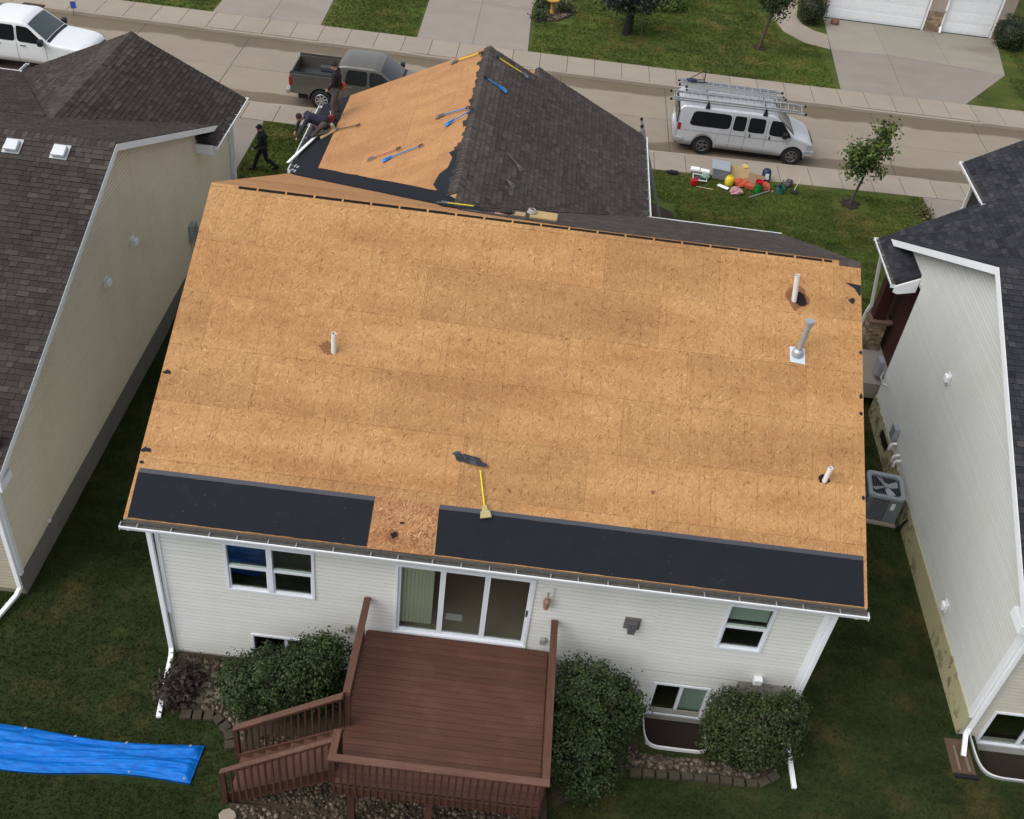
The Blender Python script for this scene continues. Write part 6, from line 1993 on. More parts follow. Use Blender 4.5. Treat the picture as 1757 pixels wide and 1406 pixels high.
# ---- pickups
def pickup(name, label, paint, parts_bed=True, wheel_r=.40, rimmat='chrome', z_scale=1.0, glass='tint_glass'):
    t = local_thing(name, label, 'pickup truck')
    zs = z_scale
    pc = Car([(1.72, 1.36 * zs), (1.76, 1.62 * zs), (1.92, 1.82 * zs), (2.15, 1.86 * zs), (3.25, 1.86 * zs), (3.42, 1.80 * zs), (4.15, 1.27 * zs), (4.25, 1.225 * zs), (5.35, 1.13 * zs), (5.60, 1.06 * zs), (5.72, .92 * zs), (5.78, .72)],
             2.0, 1.18 * zs, 0.22, [(0, .97), (1.7, .985), (2.2, 1.0), (4.8, 1.0), (5.3, .97), (5.6, .90), (5.78, .80)], (1.22, 4.80), wheel_r, .45, .10, .045)
    pc.shell(1.74, 5.76).build('body', paint, t, smooth=True)
    m = MB(); m.box(.3, 5.5, -.84, .84, .34, .80); m.build('chassis', MT['seam'], t)
    # cargo bed: two side walls with arches, front wall, tailgate, floor
    BZ = 1.36 * zs
    for s in (-1, 1):
        out = [(0.05, .58), (.70, .58)]
        for k in range(13):
            a = math.pi * (1 - k / 12); out.append((1.22 + (wheel_r + .07) * math.cos(a), wheel_r + (wheel_r + .07) * math.sin(a)))
        out += [(1.735, .48), (1.735, BZ), (.02, BZ), (.0, 1.0)]
        out = [p for p in out if p[0] <= 1.7351]
        m = MB(); m.prism(out, .80, .985, Fr((0, 0, 0), (1, 0, 0), (0, 0, 1), (0, s, 0))); m.build('bed_side', paint, t, bevel=.02)
        m = MB(); m.box(.02, 1.73, min(s * .80, s * .97), max(s * .80, s * .97), BZ + .001, BZ + .018); m.build('bed_rail', MT['seam'], t)
        m = MB(); m.box(-.015, .13, min(s * .84, s * .992), max(s * .84, s * .992), .88, 1.22); m.build('tail_light', MT['lamp_red'], t, bevel=.02)
        for qd in ([(2.10, 1.20 * zs), (2.97, 1.19 * zs), (2.97, 1.73 * zs), (2.20, 1.73 * zs)], [(3.05, 1.19 * zs), (4.12, 1.17 * zs), (3.50, 1.70 * zs), (3.05, 1.73 * zs)]):
            pc.side_patch(qd, s, .007, 10, 6, .08).build('window', MT['tint_glass'], t)
        for (x0, z0, x1, z1) in ((2.04, .6, 2.10, 1.68 * zs), (3.01, .5, 3.01, 1.68 * zs), (4.12, .62, 4.10, 1.2 * zs)):
            seam(t, pc, x0, z0, x1, z1, s)
        for x in (2.2, 3.15):
            m = MB(); m.box(x, x + .2, min(s * 1.0, s * 1.03), max(s * 1.0, s * 1.03), 1.05 * zs, 1.09 * zs); m.build('door_handle', MT['chrome'], t)
        m = MB(); m.box(3.92, 4.10, min(s * 1.02, s * 1.28), max(s * 1.02, s * 1.28), 1.18 * zs, 1.40 * zs); m.build('side_mirror', MT['black'], t, bevel=.05)
        pc.side_patch([(5.36, .82 * zs), (5.66, .82 * zs), (5.64, 1.02 * zs), (5.36, 1.04 * zs)], s, .012, 3, 2).build('headlight', MT['lamp_clear'], t)
        for x in (1.22, 4.80): wheel(t, x, s * .85, wheel_r, .27, 8, rimmat)
    m = MB(); m.box(.03, 1.73, -.799, .799, .82, .86)
    for k in range(7): m.box(.06, 1.70, -.72 + k * .23, -.62 + k * .23, .861, .874)
    m.build('bed_floor', MT['liner'], t)
    for s in (-1, 1):
        m = MB(); m.box(.84, 1.60, min(s * .56, s * .795), max(s * .56, s * .795), .862, 1.10); m.build('wheel_housing', MT['liner'], t, bevel=.06)
    m = MB(); m.box(.0, .06, -.80, .80, .62, BZ - .03); m.build('tailgate', paint, t, bevel=.02)
    m = MB(); m.box(1.70, 1.735, -.80, .80, .80, BZ); m.build('bed_front', paint, t)
    m = MB(); m.box(-.16, .02, -.95, .95, .52, .68); m.build('rear_bumper', MT['chrome'] if rimmat == 'chrome' else MT['black'], t, bevel=.04)
    m = MB(); m.box(5.68, 5.86, -.92, .92, .50, .72); m.build('front_bumper', MT['black'], t, bevel=.05)
    m = MB(); m.box(5.735, 5.80, -.62, .62, .72, 1.0 * zs); m.build('grille', MT['black'], t, bevel=.02)
    m = MB(); m.box(-.22, -.10, -.06, .06, .44, .50); m.build('tow_hitch', MT['black'], t)
    pc.top_patch(3.47, 4.13, .96, .98, .008).build('windscreen', MT[glass], t)
    pc.top_patch(4.15, 4.26, .99, .99, .006, 2, 8).build('cowl', MT['black'], t)
    m = MB(); m.prism([(1.745, 1.42 * zs), (1.79, 1.66 * zs), (1.775, 1.66 * zs), (1.73, 1.42 * zs)], -.66, .66, Fr((0, 0, 0), (1, 0, 0), (0, 0, 1), (0, 1, 0))); m.build('rear_window', MT['tint_glass'], t)
    return t


ram = pickup('pickup_truck', 'dark grey brown crew cab pickup with an open cargo bed parked beyond the roofers', MT['paint_grey'])
put(ram, (-9.82, 25.98, SZ))
wt = pickup('pickup_truck', 'white crew cab pickup at the top left, partly hidden by the neighbouring roof', MT['paint_white'], rimmat='galv', z_scale=1.06, glass='wind_glass')
put(wt, (-23.2, 26.0, SZ))

# ================================================================== roofers
MT['skin'] = plain('skin', (0.36, 0.20, 0.145), 0.6, 0.1, objc=True)
MT['cloth_black'] = plain('cloth_black', (0.012, 0.012, 0.015), 0.9, 0.25, 9, objc=True)
MT['cloth_navy'] = plain('cloth_navy', (0.022, 0.024, 0.040), 0.9, 0.25, 9, objc=True)
MT['cloth_grey'] = plain('cloth_grey', (0.075, 0.062, 0.060), 0.9, 0.25, 9, objc=True)
MT['hair'] = plain('hair', (0.02, 0.013, 0.010), 0.8, 0.2, objc=True)
MT['boot'] = plain('boot', (0.03, 0.022, 0.018), 0.8, 0.2, objc=True)


def chain(m, pts, rs, n=10):
    pts = [V(p) for p in pts]
    m.tube(pts, rs, n)
    for p, r in zip(pts, rs): m.ball(p, r, r, r, 10, 6)


def remesh(o, vox=0.016):
    r = o.modifiers.new('remesh', 'REMESH'); r.mode = 'VOXEL'; r.voxel_size = vox; r.use_smooth_shade = True
    s = o.modifiers.new('smooth', 'SMOOTH'); s.factor = 0.6; s.iterations = 3
    return o


def hand(m, wrist, d, up, curl=.5):
    """palm and five bent fingers"""
    w = V(wrist); d = V(d).normalized(); s = d.cross(V(up)).normalized(); u = s.cross(d)
    chain(m, [w, w + d * .05, w + d * .09], [.030, .036, .032], 8)
    for k, L in enumerate((.062, .075, .070, .055)):
        b = w + d * .085 + s * (.030 - .020 * k)
        k1 = b + d * L * .5 - u * .012 * curl; k2 = k1 + (d * (1 - curl) - u * curl).normalized() * L * .6
        m.tube([b - d * .03, k1, k2], [.011, .010, .008], 6)
    b = w + d * .03 + s * .035
    m.tube([b, b + d * .03 + s * .03, b + d * .065 + s * .028 - u * .02], [.013, .012, .009], 6)


def person(label, J, top, legs, hat, loc, rz, belt=None):
    """J: joint positions in metres, +x is forward"""
    t = local_thing('person', label, 'person')
    h = V(J['head']); nk = V(J['neck']); ch = V(J['chest']); pv = V(J['pelvis'])
    look = V(J.get('look', (1, 0, -.1))).normalized()
    sidev = look.cross(V((0, 0, 1))).normalized(); upv = sidev.cross(look)
    m = MB()
    chain(m, [pv, (pv + ch) / 2, ch, nk], [.13, .125, .135, .055])
    for s in ('l', 'r'):
        chain(m, [J['sh' + s], J['el' + s], J['wr' + s]], [.052, .042, .030])
        chain(m, [ch, J['sh' + s]], [.09, .055])
        chain(m, [J['hi' + s], J['kn' + s], J['an' + s]], [.085, .058, .042])
        chain(m, [pv, J['hi' + s]], [.11, .085])
        e, w = V(J['el' + s]), V(J['wr' + s])
        hand(m, w, w - e, V(J.get('palm', (0, 0, 1))), .55)
        a = V(J['an' + s]); fwd = V(J.get('toe' + s, (1, 0, 0)))
        chain(m, [a - V((0, 0, .03)), a + fwd * .13 - V((0, 0, .055))], [.042, .032])
    chain(m, [nk, h - upv * .06], [.055, .06])
    m.ball(h, .082, .082, .105, 14, 10)
    m.ball(h + look * .055 - upv * .05, .055, .055, .06, 10, 8)            # jaw
    m.ball(h + look * .095 - upv * .012, .016, .014, .024, 8, 6)           # nose
    for s in (-1, 1):
        m.ball(h + sidev * s * .082 - upv * .01, .012, .02, .03, 8, 6)      # ears
        m.ball(h + look * .078 + sidev * s * .034 + upv * .012, .012, .012, .010, 8, 6)   # brow and eye
    m.ball(h + look * .090 - upv * .055, .018, .022, .008, 8, 5)           # mouth
    body = remesh(m.build('body', MT['skin'], t), .011)
    for s in (-1, 1):
        m = MB(); m.ball(h + look * .089 + sidev * s * .033 + upv * .008, .009, .009, .009, 8, 6); m.build('eye', MT['hair'], body)
    m = MB()
    m.ball(h - look * .014 + upv * .030, .096, .096, .092, 14, 10)
    if hat == 'cap': m.ball(h + look * .06 + upv * .055, .075, .06, .016, 12, 6)
    m.build('cap' if hat == 'cap' else 'hair', MT['cloth_black'] if hat == 'cap' else MT['hair'], t, smooth=True)
    m = MB()
    chain(m, [pv + V((0, 0, .03)), (pv + ch) / 2, ch, ch + (nk - ch) * .75], [.150, .150, .162, .085])
    for s in ('l', 'r'):
        w = V(J['el' + s]) + (V(J['wr' + s]) - V(J['el' + s])) * .92
        chain(m, [ch, J['sh' + s], J['el' + s], w], [.11, .078, .060, .046])
    remesh(m.build('shirt', MT[top], t), .016)
    m = MB()
    for s in ('l', 'r'):
        chain(m, [pv, J['hi' + s], J['kn' + s], V(J['an' + s]) + V((0, 0, .02))], [.138, .112, .080, .068])
    remesh(m.build('trousers', MT[legs], t), .016)
    for s in ('l', 'r'):
        a = V(J['an' + s]); fwd = V(J.get('toe' + s, (1, 0, 0))).normalized()
        m = MB(); chain(m, [a - V((0, 0, .035)), a + fwd * .08 - V((0, 0, .055)), a + fwd * .17 - V((0, 0, .062))], [.058, .050, .040]); remesh(m.build('boot', MT['boot'], t), .014)
    if belt:
        m = MB(); m.lathe([(.158, -.03), (.166, -.03), (.166, .03), (.158, .03)], pv + V((0, 0, .06)), n=18); b = m.build('tool_belt', MT['boot'], t)
        m = MB(); m.cbox(pv + V(belt[0]), .16, .13, .20, .3); m.build('tool_pouch', belt[1], b, bevel=.03)
        m = MB(); m.tube([pv + V(belt[0]) + V((0, 0, .05)), pv + V(belt[0]) + V((.03, -.02, .22))], .012, 6); m.build('hammer_handle', MT['pvc'], b)
    put(t, loc, rz)
    return t


# walking on the lawn, facing the left of the picture and towards the viewer
person('man in black clothes and cap walking on the lawn left of the roof',
       dict(pelvis=(0, 0, .93), chest=(.06, 0, 1.28), neck=(.08, 0, 1.47), head=(.11, 0, 1.60), look=(.85, .45, -.25),
            shl=(.05, .20, 1.40), ell=(.12, .27, 1.13), wrl=(.30, .24, .95), shr=(.06, -.20, 1.40), elr=(-.10, -.27, 1.14), wrr=(-.05, -.26, .90),
            hil=(0, .10, .90), knl=(-.06, .10, .50), anl=(-.42, .10, .17), hir=(.02, -.10, .90), knr=(.22, -.10, .52), anr=(.36, -.11, .09), palm=(0, 1, 0)),
       'cloth_black', 'cloth_black', 'cap', (-9.45, 19.66, GZ + .02), rad(195))
# standing at the eave with a tool belt, looking away to the left
person('roofer in dark shirt and grey trousers standing with an orange tool pouch',
       dict(pelvis=(0, 0, .95), chest=(.02, 0, 1.30), neck=(.05, 0, 1.49), head=(.09, 0, 1.62), look=(1, .2, -.45),
            shl=(.02, .20, 1.42), ell=(.08, .25, 1.14), wrl=(.22, .20, .95), shr=(.02, -.20, 1.42), elr=(.02, -.27, 1.14), wrr=(.18, -.24, .93),
            hil=(0, .10, .92), knl=(.10, .13, .52), anl=(.06, .16, .05), hir=(0, -.10, .92), knr=(.12, -.13, .58), anr=(-.02, -.16, .20), palm=(0, 1, 0)),
       'cloth_black', 'cloth_grey', 'hair', (-6.22, 16.30, 4.99), rad(178), ((-.12, -.17, .0), plain('pouch_orange', (.52, .08, .03), .7)))
# crouching at the gutter, bent forward and reaching down
person('roofer in navy shirt kneeling and reaching down over the gutter',
       dict(pelvis=(-.10, 0, .44), chest=(.30, 0, .56), neck=(.46, 0, .60), head=(.60, 0, .56), look=(.8, 0, -.6),
            shl=(.36, .20, .60), ell=(.52, .26, .30), wrl=(.66, .20, .02), shr=(.36, -.20, .60), elr=(.60, -.25, .36), wrr=(.72, -.20, .02),
            hil=(-.10, .12, .42), knl=(.22, .18, .10), anl=(-.22, .18, .18), hir=(-.10, -.12, .42), knr=(.20, -.18, .14), anr=(-.24, -.18, .20), palm=(1, 0, 0)),
       'cloth_navy', 'cloth_grey', 'hair', (-6.55, 15.42, 4.80), rad(192), ((-.22, -.12, .06), plain('pouch_red', (.16, .014, .022), .7)))

# ================================================================== tools and scraps on the roof
MT['straw'] = plain('straw', (0.40, 0.34, 0.17), 0.9, 0.3, 30)
MT['blue'] = plain('tool_blue', (.02, .20, .55), .4, .1)
MT['yellow'] = plain('tool_yellow', (.66, .52, .03), .45, .1)
MT['steel'] = plain('tool_steel', (.20, .21, .22), .45, .3, 12, metal=.6)
MT['pinkwood'] = plain('tool_wood', (.42, .20, .14), .6, .2)
MT['dwood'] = plain('tool_dark', (.10, .075, .06), .6, .2)


def tool(name, label, cat, b, h, up, shaft, blade='scraper', bladem='steel', grip=True, group=None):
    """b: blade end, h: handle end, up: surface normal"""
    b, h, up = V(b), V(h), V(up).normalized()
    t = thing(name, label, cat, b)
    d = (h - b).normalized(); s = d.cross(up).normalized(); L = (h - b).length
    b = b + up * .05; h = h + up * .05
    m = MB(); m.tube([b + d * .22, h - d * .10], .017, 8); m.build('shaft', MT[shaft], t)
    f = Fr(b - up * .02, d, s, up)
    m = MB(f)
    if blade == 'scraper':
        m.prism([(0, -.11), (.03, -.11), (.20, -.035), (.25, -.025), (.25, .025), (.20, .035), (.03, .11), (0, .11), (-.02, .08), (0, .055), (-.02, .02), (0, 0), (-.02, -.03), (0, -.06), (-.02, -.09)], 0, .010)
        m.prism([(.08, -.03), (.26, -.012), (.26, .012), (.08, .03)], .01, .05)
    elif blade == 'fork':
        for k in range(5): m.tube([f.p(0, -.10 + .05 * k, 0), f.p(.14, -.07 + .035 * k, .02), f.p(.25, 0, .02)], .008, 5)
    elif blade == 'broom':
        m.prism([(0, -.11), (.12, -.09), (.16, -.05), (.24, -.04), (.24, .04), (.16, .05), (.12, .09), (0, .11)], 0, .05)
    m.build('head', MT[bladem], t)
    if grip:
        m = MB(); m.tube([h - d * .12, h - d * .09 + s * .05, h + s * .055, h - s * .055, h - d * .09 - s * .05, h - d * .12], .014, 6); m.build('grip', MT['black'], t)
    return t


nL, nR, nB = (-.5, 0, 1), (.5, 0, 1), (0, -.5, 1)
tool('shingle_shovel', 'blue shingle shovel reaching over the wing ridge, nearer the viewer of two', 'shovel', (-2.66, 13.09, 6.735), (-1.95, 13.38, 7.15), nL, 'blue', bladem='blue')
tool('shingle_shovel', 'blue handled shovel with dark blade just behind its twin at the wing ridge', 'shovel', (-2.99, 13.84, 6.57), (-2.10, 13.70, 7.03), nL, 'blue')
tool('shingle_shovel', 'blue handled shovel lying low on the orange wing slope', 'shovel', (-4.16, 12.12, 5.985), (-3.15, 12.28, 6.49), nL, 'blue', bladem='blue')
tool('shingle_fork', 'pitch fork with pinkish shaft lying on the orange wing slope', 'fork', (-4.64, 12.50, 5.745), (-3.77, 12.56, 6.18), nL, 'pinkwood', 'fork')
tool('shingle_shovel', 'thin dark shovel beside the kneeling roofer', 'shovel', (-6.20, 15.42, 4.965), (-5.32, 15.12, 5.405), nL, 'dwood')
tool('shingle_shovel', 'yellow handled shovel at the front peak of the bare wing slope', 'shovel', (-3.02, 17.57, 6.555), (-2.12, 17.50, 7.005), nL, 'yellow')
tool('shingle_shovel', 'blue shovel lying down the shingled side below the wing ridge', 'shovel', (-1.25, 15.56, 6.775), (-1.93, 15.60, 7.10), nR, 'blue', bladem='blue')
tool('shingle_shovel', 'yellow handled shovel on the shingles near the front peak', 'shovel', (-.72, 17.35, 6.51), (-1.72, 17.33, 7.01), nR, 'yellow')
tool('shingle_fork', 'dark fork lying in the middle of the shingled wing slope', 'fork', (-.50, 11.75, 6.40), (-1.02, 12.20, 6.66), nR, 'dwood', 'fork', grip=False)
tool('pry_bar', 'small dark pry bar on the shingles below the fork', 'pry bar', (-.64, 10.70, 6.47), (-.95, 10.85, 6.62), nR, 'dwood', 'fork', grip=False)
tool('shingle_shovel', 'yellow handled shovel lying just behind the main ridge', 'shovel', (-2.30, 8.30, 7.16), (-1.35, 8.28, 7.17), (0, .5, 1), 'yellow')
tool('broom', 'yellow handled broom lying across the edge of the black underlayment', 'broom', (-.30, .74, 4.94), (-.54, 1.66, 5.40), nB, 'yellow', 'broom', 'straw', grip=False)
MT['scrap'] = plain('scrap_dark', (.03, .03, .038), .85, .5, 18)
t = thing('shingle_scraps', 'torn heap of dark shingle scraps above the broom handle', 'debris', (-.7, 1.75, HE + .87))
for k in range(12):
    s_ = k / 11; u, v = -.98 + .50 * s_ + rnd.uniform(-.02, .02), 2.03 - .16 * s_ + rnd.uniform(-.03, .03)
    sz = .05 + .05 * math.sin(3.14 * min(1, s_ + .15)); f_ = Fr(frR.p(u, v, .012 + .006 * k), frR.u + frR.n * rnd.uniform(-.2, .2), frR.v + frR.n * rnd.uniform(-.3, .3))
    m = MB(f_); m.prism(blob(sz * 1.5, sz * .8, 8, .35), 0, .008, t=rnd.random()); m.build('scrap', MT['scrap'] if k % 4 else MT['shield_lap'], t)


def scrap(u, v, rx, ry, lab, fr=frR, mat='felt', grp='torn felt scraps along the bare roof edges'):
    m = MB(fr); m.prism([(u + a, v + b) for a, b in blob(rx, ry, 9, .4)], .004, .012)
    return tag(m.build('felt_scrap', MT[mat]), lab, 'debris', grp)


m = MB(frR); m.prism([(6.66, 6.98), (6.99, 6.95), (6.99, 6.72), (6.95, 6.70), (6.86, 6.86)], .004, .012)
tag(m.build('felt_scrap', MT['felt']), 'largest triangular felt scrap at the right roof edge near the ridge', 'debris', 'torn felt scraps along the bare roof edges')
scrap(6.80, 6.55, .07, .06, 'round felt scrap below the triangular one at the upper right roof edge')
scrap(6.95, 4.36, .035, .05, 'felt scrap on the right roof edge, first one below the metal flue')
scrap(6.94, 3.98, .03, .04, 'small felt scrap on the right roof edge, second one below the metal flue')
scrap(6.95, 2.18, .03, .05, 'lowest felt scrap on the right roof edge, level with the lowest white pipe')
scrap(6.96, 5.36, .03, .04, 'small felt scrap on the right edge level with the metal flue')
scrap(-6.90, 3.03, .07, .045, 'pointed felt scrap halfway down the left roof edge')
scrap(-6.90, 1.38, .09, .05, 'felt scrap on the left edge just above the black underlayment')
scrap(-6.93, 1.12, .04, .03, 'tiny felt scrap touching the left end of the black underlayment')
scrap(2.84, 1.77, .035, .04, 'single dark red brown chip on the sheathing right of the broom', mat='stain')
scrap(.09, 1.45, .03, .04, 'small brown chip on the sheathing just right of the broom', mat='stain')
scrap(.88, 4.83, .03, .02, 'tiny brown chip in the middle of the sheathing', mat='stain')
scrap(3.41, 5.59, .022, .02, 'tiny brown chip on the sheathing left of the metal flue', mat='stain')
scrap(.97, 6.98, .03, .02, 'dark chip on the sheathing just below the ridge slots', mat='stain')
scrap(-1.85, .55, .06, .02, 'dark sliver on the replaced panel above its hole', mat='hole_dark')
# rags and blocks left behind the ridge
t = thing('knee_pad', 'tan foam block with a rope coil behind the ridge', 'foam block', (.15, 7.75, 7.45))
m = MB(); m.cbox((.15, 7.72, 7.50), .62, .30, .12, -.06); m.build('block', plain('foam_tan', (.42, .30, .14), .85, .15), t, bevel=.03)
m = MB()
for k in range(4): m.lathe([(.10 - .01 * k, 0), (.115 - .01 * k, .014), (.10 - .01 * k, .028)], (-.12, 7.75, 7.56 + .02 * k), (.1 * (k - 1), .1, 1), 14)
m.build('rope_coil', plain('rope', (.40, .37, .36), .9), t)
t = thing('leather_pouch', 'dark leather tool pouch lying behind the ridge left of the foam block', 'pouch', (-.75, 7.9, 7.36))
m = MB(); m.cbox((-.70, 7.85, 7.44), .26, .22, .12, .3); m.build('pouch', MT['boot'], t, bevel=.04)
m = MB(); m.tube([(-.95, 7.75, 7.42), (-.8, 7.72, 7.43), (-.62, 7.70, 7.42), (-.5, 7.75, 7.42)], .025, 6); m.build('strap', MT['pinkwood'], t)
m = MB(); m.cbox((-.38, 7.78, 7.44), .24, .16, .07, 0); tag(m.build('foam_offcut', plain('foam_offcut', (.36, .27, .14), .85), bevel=.015), 'short tan offcut between the pouch and the foam block', 'offcut')
# fresh gutter apron strip and tan board by the roofers
f = Fr((-7.20, 14.02, 4.52), V((.60, 1.36, .30)), (-.5, .3, .9))
m = MB(); m.beam((-7.20, 14.02, 4.56), (-6.62, 15.36, 4.86), .13, .03, nL); tag(m.build('metal_strip', MT['white'], bevel=.01), 'white metal edging strip lying across the eave beside the kneeling roofer', 'metal strip')
m = MB(frWL); m.prism([(15.55, .42), (16.0, .80), (15.35, 1.08), (15.05, .62)], .012, .07); tag(m.build('foam_pad', plain('pad_tan', (.40, .27, .13), .85, .15), bevel=.02), 'tan kneeling pad between the two roofers', 'pad')
for i, (y, v) in enumerate(((13.55, .06), (13.75, .10), (13.62, .22), (13.40, .18))):
    m = MB(frWL); m.prism([(y + a, v + b) for a, b in blob(.07, .05, 7, .4)], .012, .03)
    tag(m.build('metal_offcut', MT['galv']), 'crumpled grey metal offcut at the eave corner, ' + ('second from the picture bottom', 'farthest from the viewer', 'highest up the slope', 'nearest the viewer')[i], 'offcut', 'metal offcuts at the eave corner')

# ladder against the wing eave
a = V((4.42, 19.15, GZ)); b = V((3.02, 18.72, 4.95))
d = (b - a); L = d.length
lad = ladder('extension_ladder', 'aluminium extension ladder leaning against the eave beside the front lawn', L, .42, a, fly=(1.8, L - .2))
dx = d.normalized(); yv = V((0, 1, 0)); yv = (yv - dx * yv.dot(dx)).normalized(); zv = dx.cross(yv)
lad.rotation_euler = Matrix((dx, yv, zv)).transposed().to_euler()

# ================================================================== the heap of gear on the lawn
GG = 'roofing gear heaped on the front lawn'
def P(name, label, cat, mb, mat, bevel=.0, smooth=False):
    return tag(mb.build(name, mat if not isinstance(mat, str) else MT[mat], bevel=bevel, smooth=smooth), label, cat, GG)


def crumple(c, rx, ry, rz, n=14, m_=8, j=.22):
    m = MB(); m.ball((0, 0, 0), rx, ry, rz, n, m_)
    for i, v in enumerate(m.v):
        k = 1 + rnd.uniform(-j, j)
        m.v[i] = V((v.x * k + c[0], v.y * k + c[1], max(c[2] + v.z * k, GZ + .005)))
    return m


P('glove_bundle', 'black work gloves dropped on the lawn edge left of the gear', 'gloves', crumple((4.96, 23.2, GZ + .05), .24, .13, .08), 'cloth_black', smooth=True)
m = MB(); m.tube([(5.62, 23.38, GZ + .20), (5.95, 23.36, GZ + .20)], .10, 16); P('paper_roll', 'white paper roll at the left end of the gear heap', 'roll', m, MT['white'])
m = MB(); m.tube([(5.99, 23.36, GZ + .19), (6.32, 23.32, GZ + .18)], .09, 16); P('paper_roll', 'second white roll next to the grey tote', 'roll', m, MT['white'])
t = thing('drawer_tray', 'dark grey open tray with pale rim in front of the white rolls', 'tray', (5.95, 22.95, GZ), GG)
m = MB(); m.box(5.70, 6.20, 22.75, 23.15, GZ + .02, GZ + .05); m.build('tray_base', plain('tray_slate', (.06, .07, .085), .6), t)
m = MB(); m.tube([(5.70, 22.75, GZ + .10), (6.20, 22.72, GZ + .10), (6.24, 23.13, GZ + .12), (5.72, 23.17, GZ + .12), (5.70, 22.75, GZ + .10)], .022, 6); m.build('tray_rim', MT['pvc'], t)
P('clear_bag', 'crumpled pale green plastic bag lying on the tray', 'bag', crumple((6.15, 23.05, GZ + .14), .17, .15, .09), plain('bag_green', (.20, .30, .25), .3, .5, 12), smooth=False)
t = thing('fuel_can', 'red fuel can at the front left of the gear', 'fuel can', (5.72, 22.5, GZ), GG)
m = MB(); m.cbox((5.72, 22.5, GZ + .13), .26, .20, .24, .3); m.build('can', plain('can_red', (.42, .012, .018), .4, .1), t, bevel=.05)
m = MB(); m.tube([(5.66, 22.48, GZ + .25), (5.68, 22.48, GZ + .33), (5.78, 22.52, GZ + .33), (5.80, 22.53, GZ + .25)], .018, 6); m.build('can_handle', plain('can_red2', (.42, .012, .018), .4, .1), t)
m = MB(); m.tube([(5.80, 22.38, GZ + .03), (6.42, 22.30, GZ + .03)], .016, 6); P('tool_handle', 'pale wooden handle lying right of the red can', 'handle', m, plain('handle_pale', (.50, .40, .24), .6))
t = thing('storage_tote', 'large grey plastic tote with lid at the back of the gear', 'tote', (6.68, 23.45, GZ), GG)
m = MB()
m.hexa([V((6.45, 23.2, GZ)), V((6.95, 23.1, GZ)), V((7.0, 23.6, GZ)), V((6.5, 23.7, GZ)), V((6.38, 23.12, GZ + .46)), V((7.0, 23.0, GZ + .46)), V((7.08, 23.68, GZ + .46)), V((6.44, 23.80, GZ + .46))]); m.build('tub', plain('tote_grey', (.24, .26, .29), .5, .1), t, bevel=.03)
m = MB(); m.hexa([V((6.35, 23.08, GZ + .465)), V((7.03, 22.96, GZ + .465)), V((7.11, 23.72, GZ + .465)), V((6.41, 23.84, GZ + .465)), V((6.37, 23.1, GZ + .51)), V((7.01, 22.98, GZ + .51)), V((7.09, 23.70, GZ + .51)), V((6.43, 23.82, GZ + .51))]); m.build('lid', plain('tote_lid', (.30, .34, .38), .45, .1), t, bevel=.02)
m = MB(); m.box(-.40, .40, -.30, .30, 0, .03, fr=Fr((7.42, 23.45, GZ + .20), (.97, -.25, 0), (.2, .8, .45))); P('cardboard_sheet', 'tan cardboard sheet right of the grey tote', 'cardboard', m, plain('cardboard', (.34, .24, .12), .85, .15))
m = MB(); m.cbox((7.68, 23.75, GZ + .38), .22, .26, .04, .5); P('yellow_sheet', 'small pale yellow packet on top of the tan cardboard', 'packet', m, plain('packet_yellow', (.55, .42, .14), .7))
t = thing('fuel_can', 'yellow fuel can in the middle of the gear', 'fuel can', (7.05, 22.9, GZ), GG)
m = MB(); m.lathe([(.001, 0), (.15, 0), (.17, .04), (.17, .26), (.12, .35), (.05, .37), (.001, .37)], (7.05, 22.85, GZ), n=12); m.build('can', MT['yellow'], t, smooth=True)
m = MB(); m.tube([(6.97, 22.80, GZ + .33), (6.98, 22.80, GZ + .42), (7.10, 22.86, GZ + .42), (7.14, 22.88, GZ + .33)], .02, 6); m.build('can_handle', MT['yellow'], t)
m = MB(); m.cbox((6.82, 22.55, GZ + .06), .44, .18, .04, -.55); P('white_tray', 'narrow white plastic tray in front of the yellow can', 'tray', m, MT['white'], .02)
P('red_bag', 'crumpled orange red bag right of the yellow can', 'bag', crumple((7.48, 22.92, GZ + .12), .32, .19, .14), plain('bag_red', (.50, .085, .045), .6, .3, 8))
P('pink_bag', 'pink and white plastic bag at the front of the gear', 'bag', crumple((7.25, 22.22, GZ + .12), .24, .20, .15), plain('bag_pink', (.46, .24, .25), .45, .55, 9))
m = MB(); m.box(-.36, .36, -.24, .24, 0, .03, fr=Fr((8.0, 23.22, GZ + .16), (.96, -.28, 0), (.24, .8, .4))); P('cardboard_sheet', 'brown cardboard piece behind the green bucket', 'cardboard', m, plain('cardboard2', (.22, .15, .085), .85, .15))
m = MB(); m.cbox((7.82, 22.78, GZ + .10), .34, .24, .16, -.2); P('red_box', 'small orange red box left of the green bucket', 'box', m, plain('box_red', (.48, .09, .05), .6, .2), .02)
t = thing('bucket', 'green bucket with a red bucket nested in its top', 'bucket', (8.10, 22.7, GZ), GG)
m = MB(); m.lathe([(.001, .0), (.125, 0), (.14, .34), (.15, .34), (.13, .33)], (8.10, 22.62, GZ), n=18); m.build('bucket_wall', plain('bucket_green', (.01, .23, .05), .4, .1), t)
m = MB(); m.lathe([(.13, .30), (.142, .42), (.155, .42), (.155, .44), (.13, .44), (.115, .36), (.001, .36)], (8.10, 22.62, GZ), n=18); m.build('red_bucket', plain('bucket_red', (.40, .015, .02), .4, .1), t)
P('red_bag', 'folded orange red bag right of the green bucket', 'bag', crumple((8.42, 22.88, GZ + .12), .15, .26, .13), plain('bag_red2', (.50, .10, .06), .6, .3, 8))
t = thing('water_jug', 'dark blue jug with white label on the pavement edge', 'jug', (8.55, 23.6, GZ), GG)
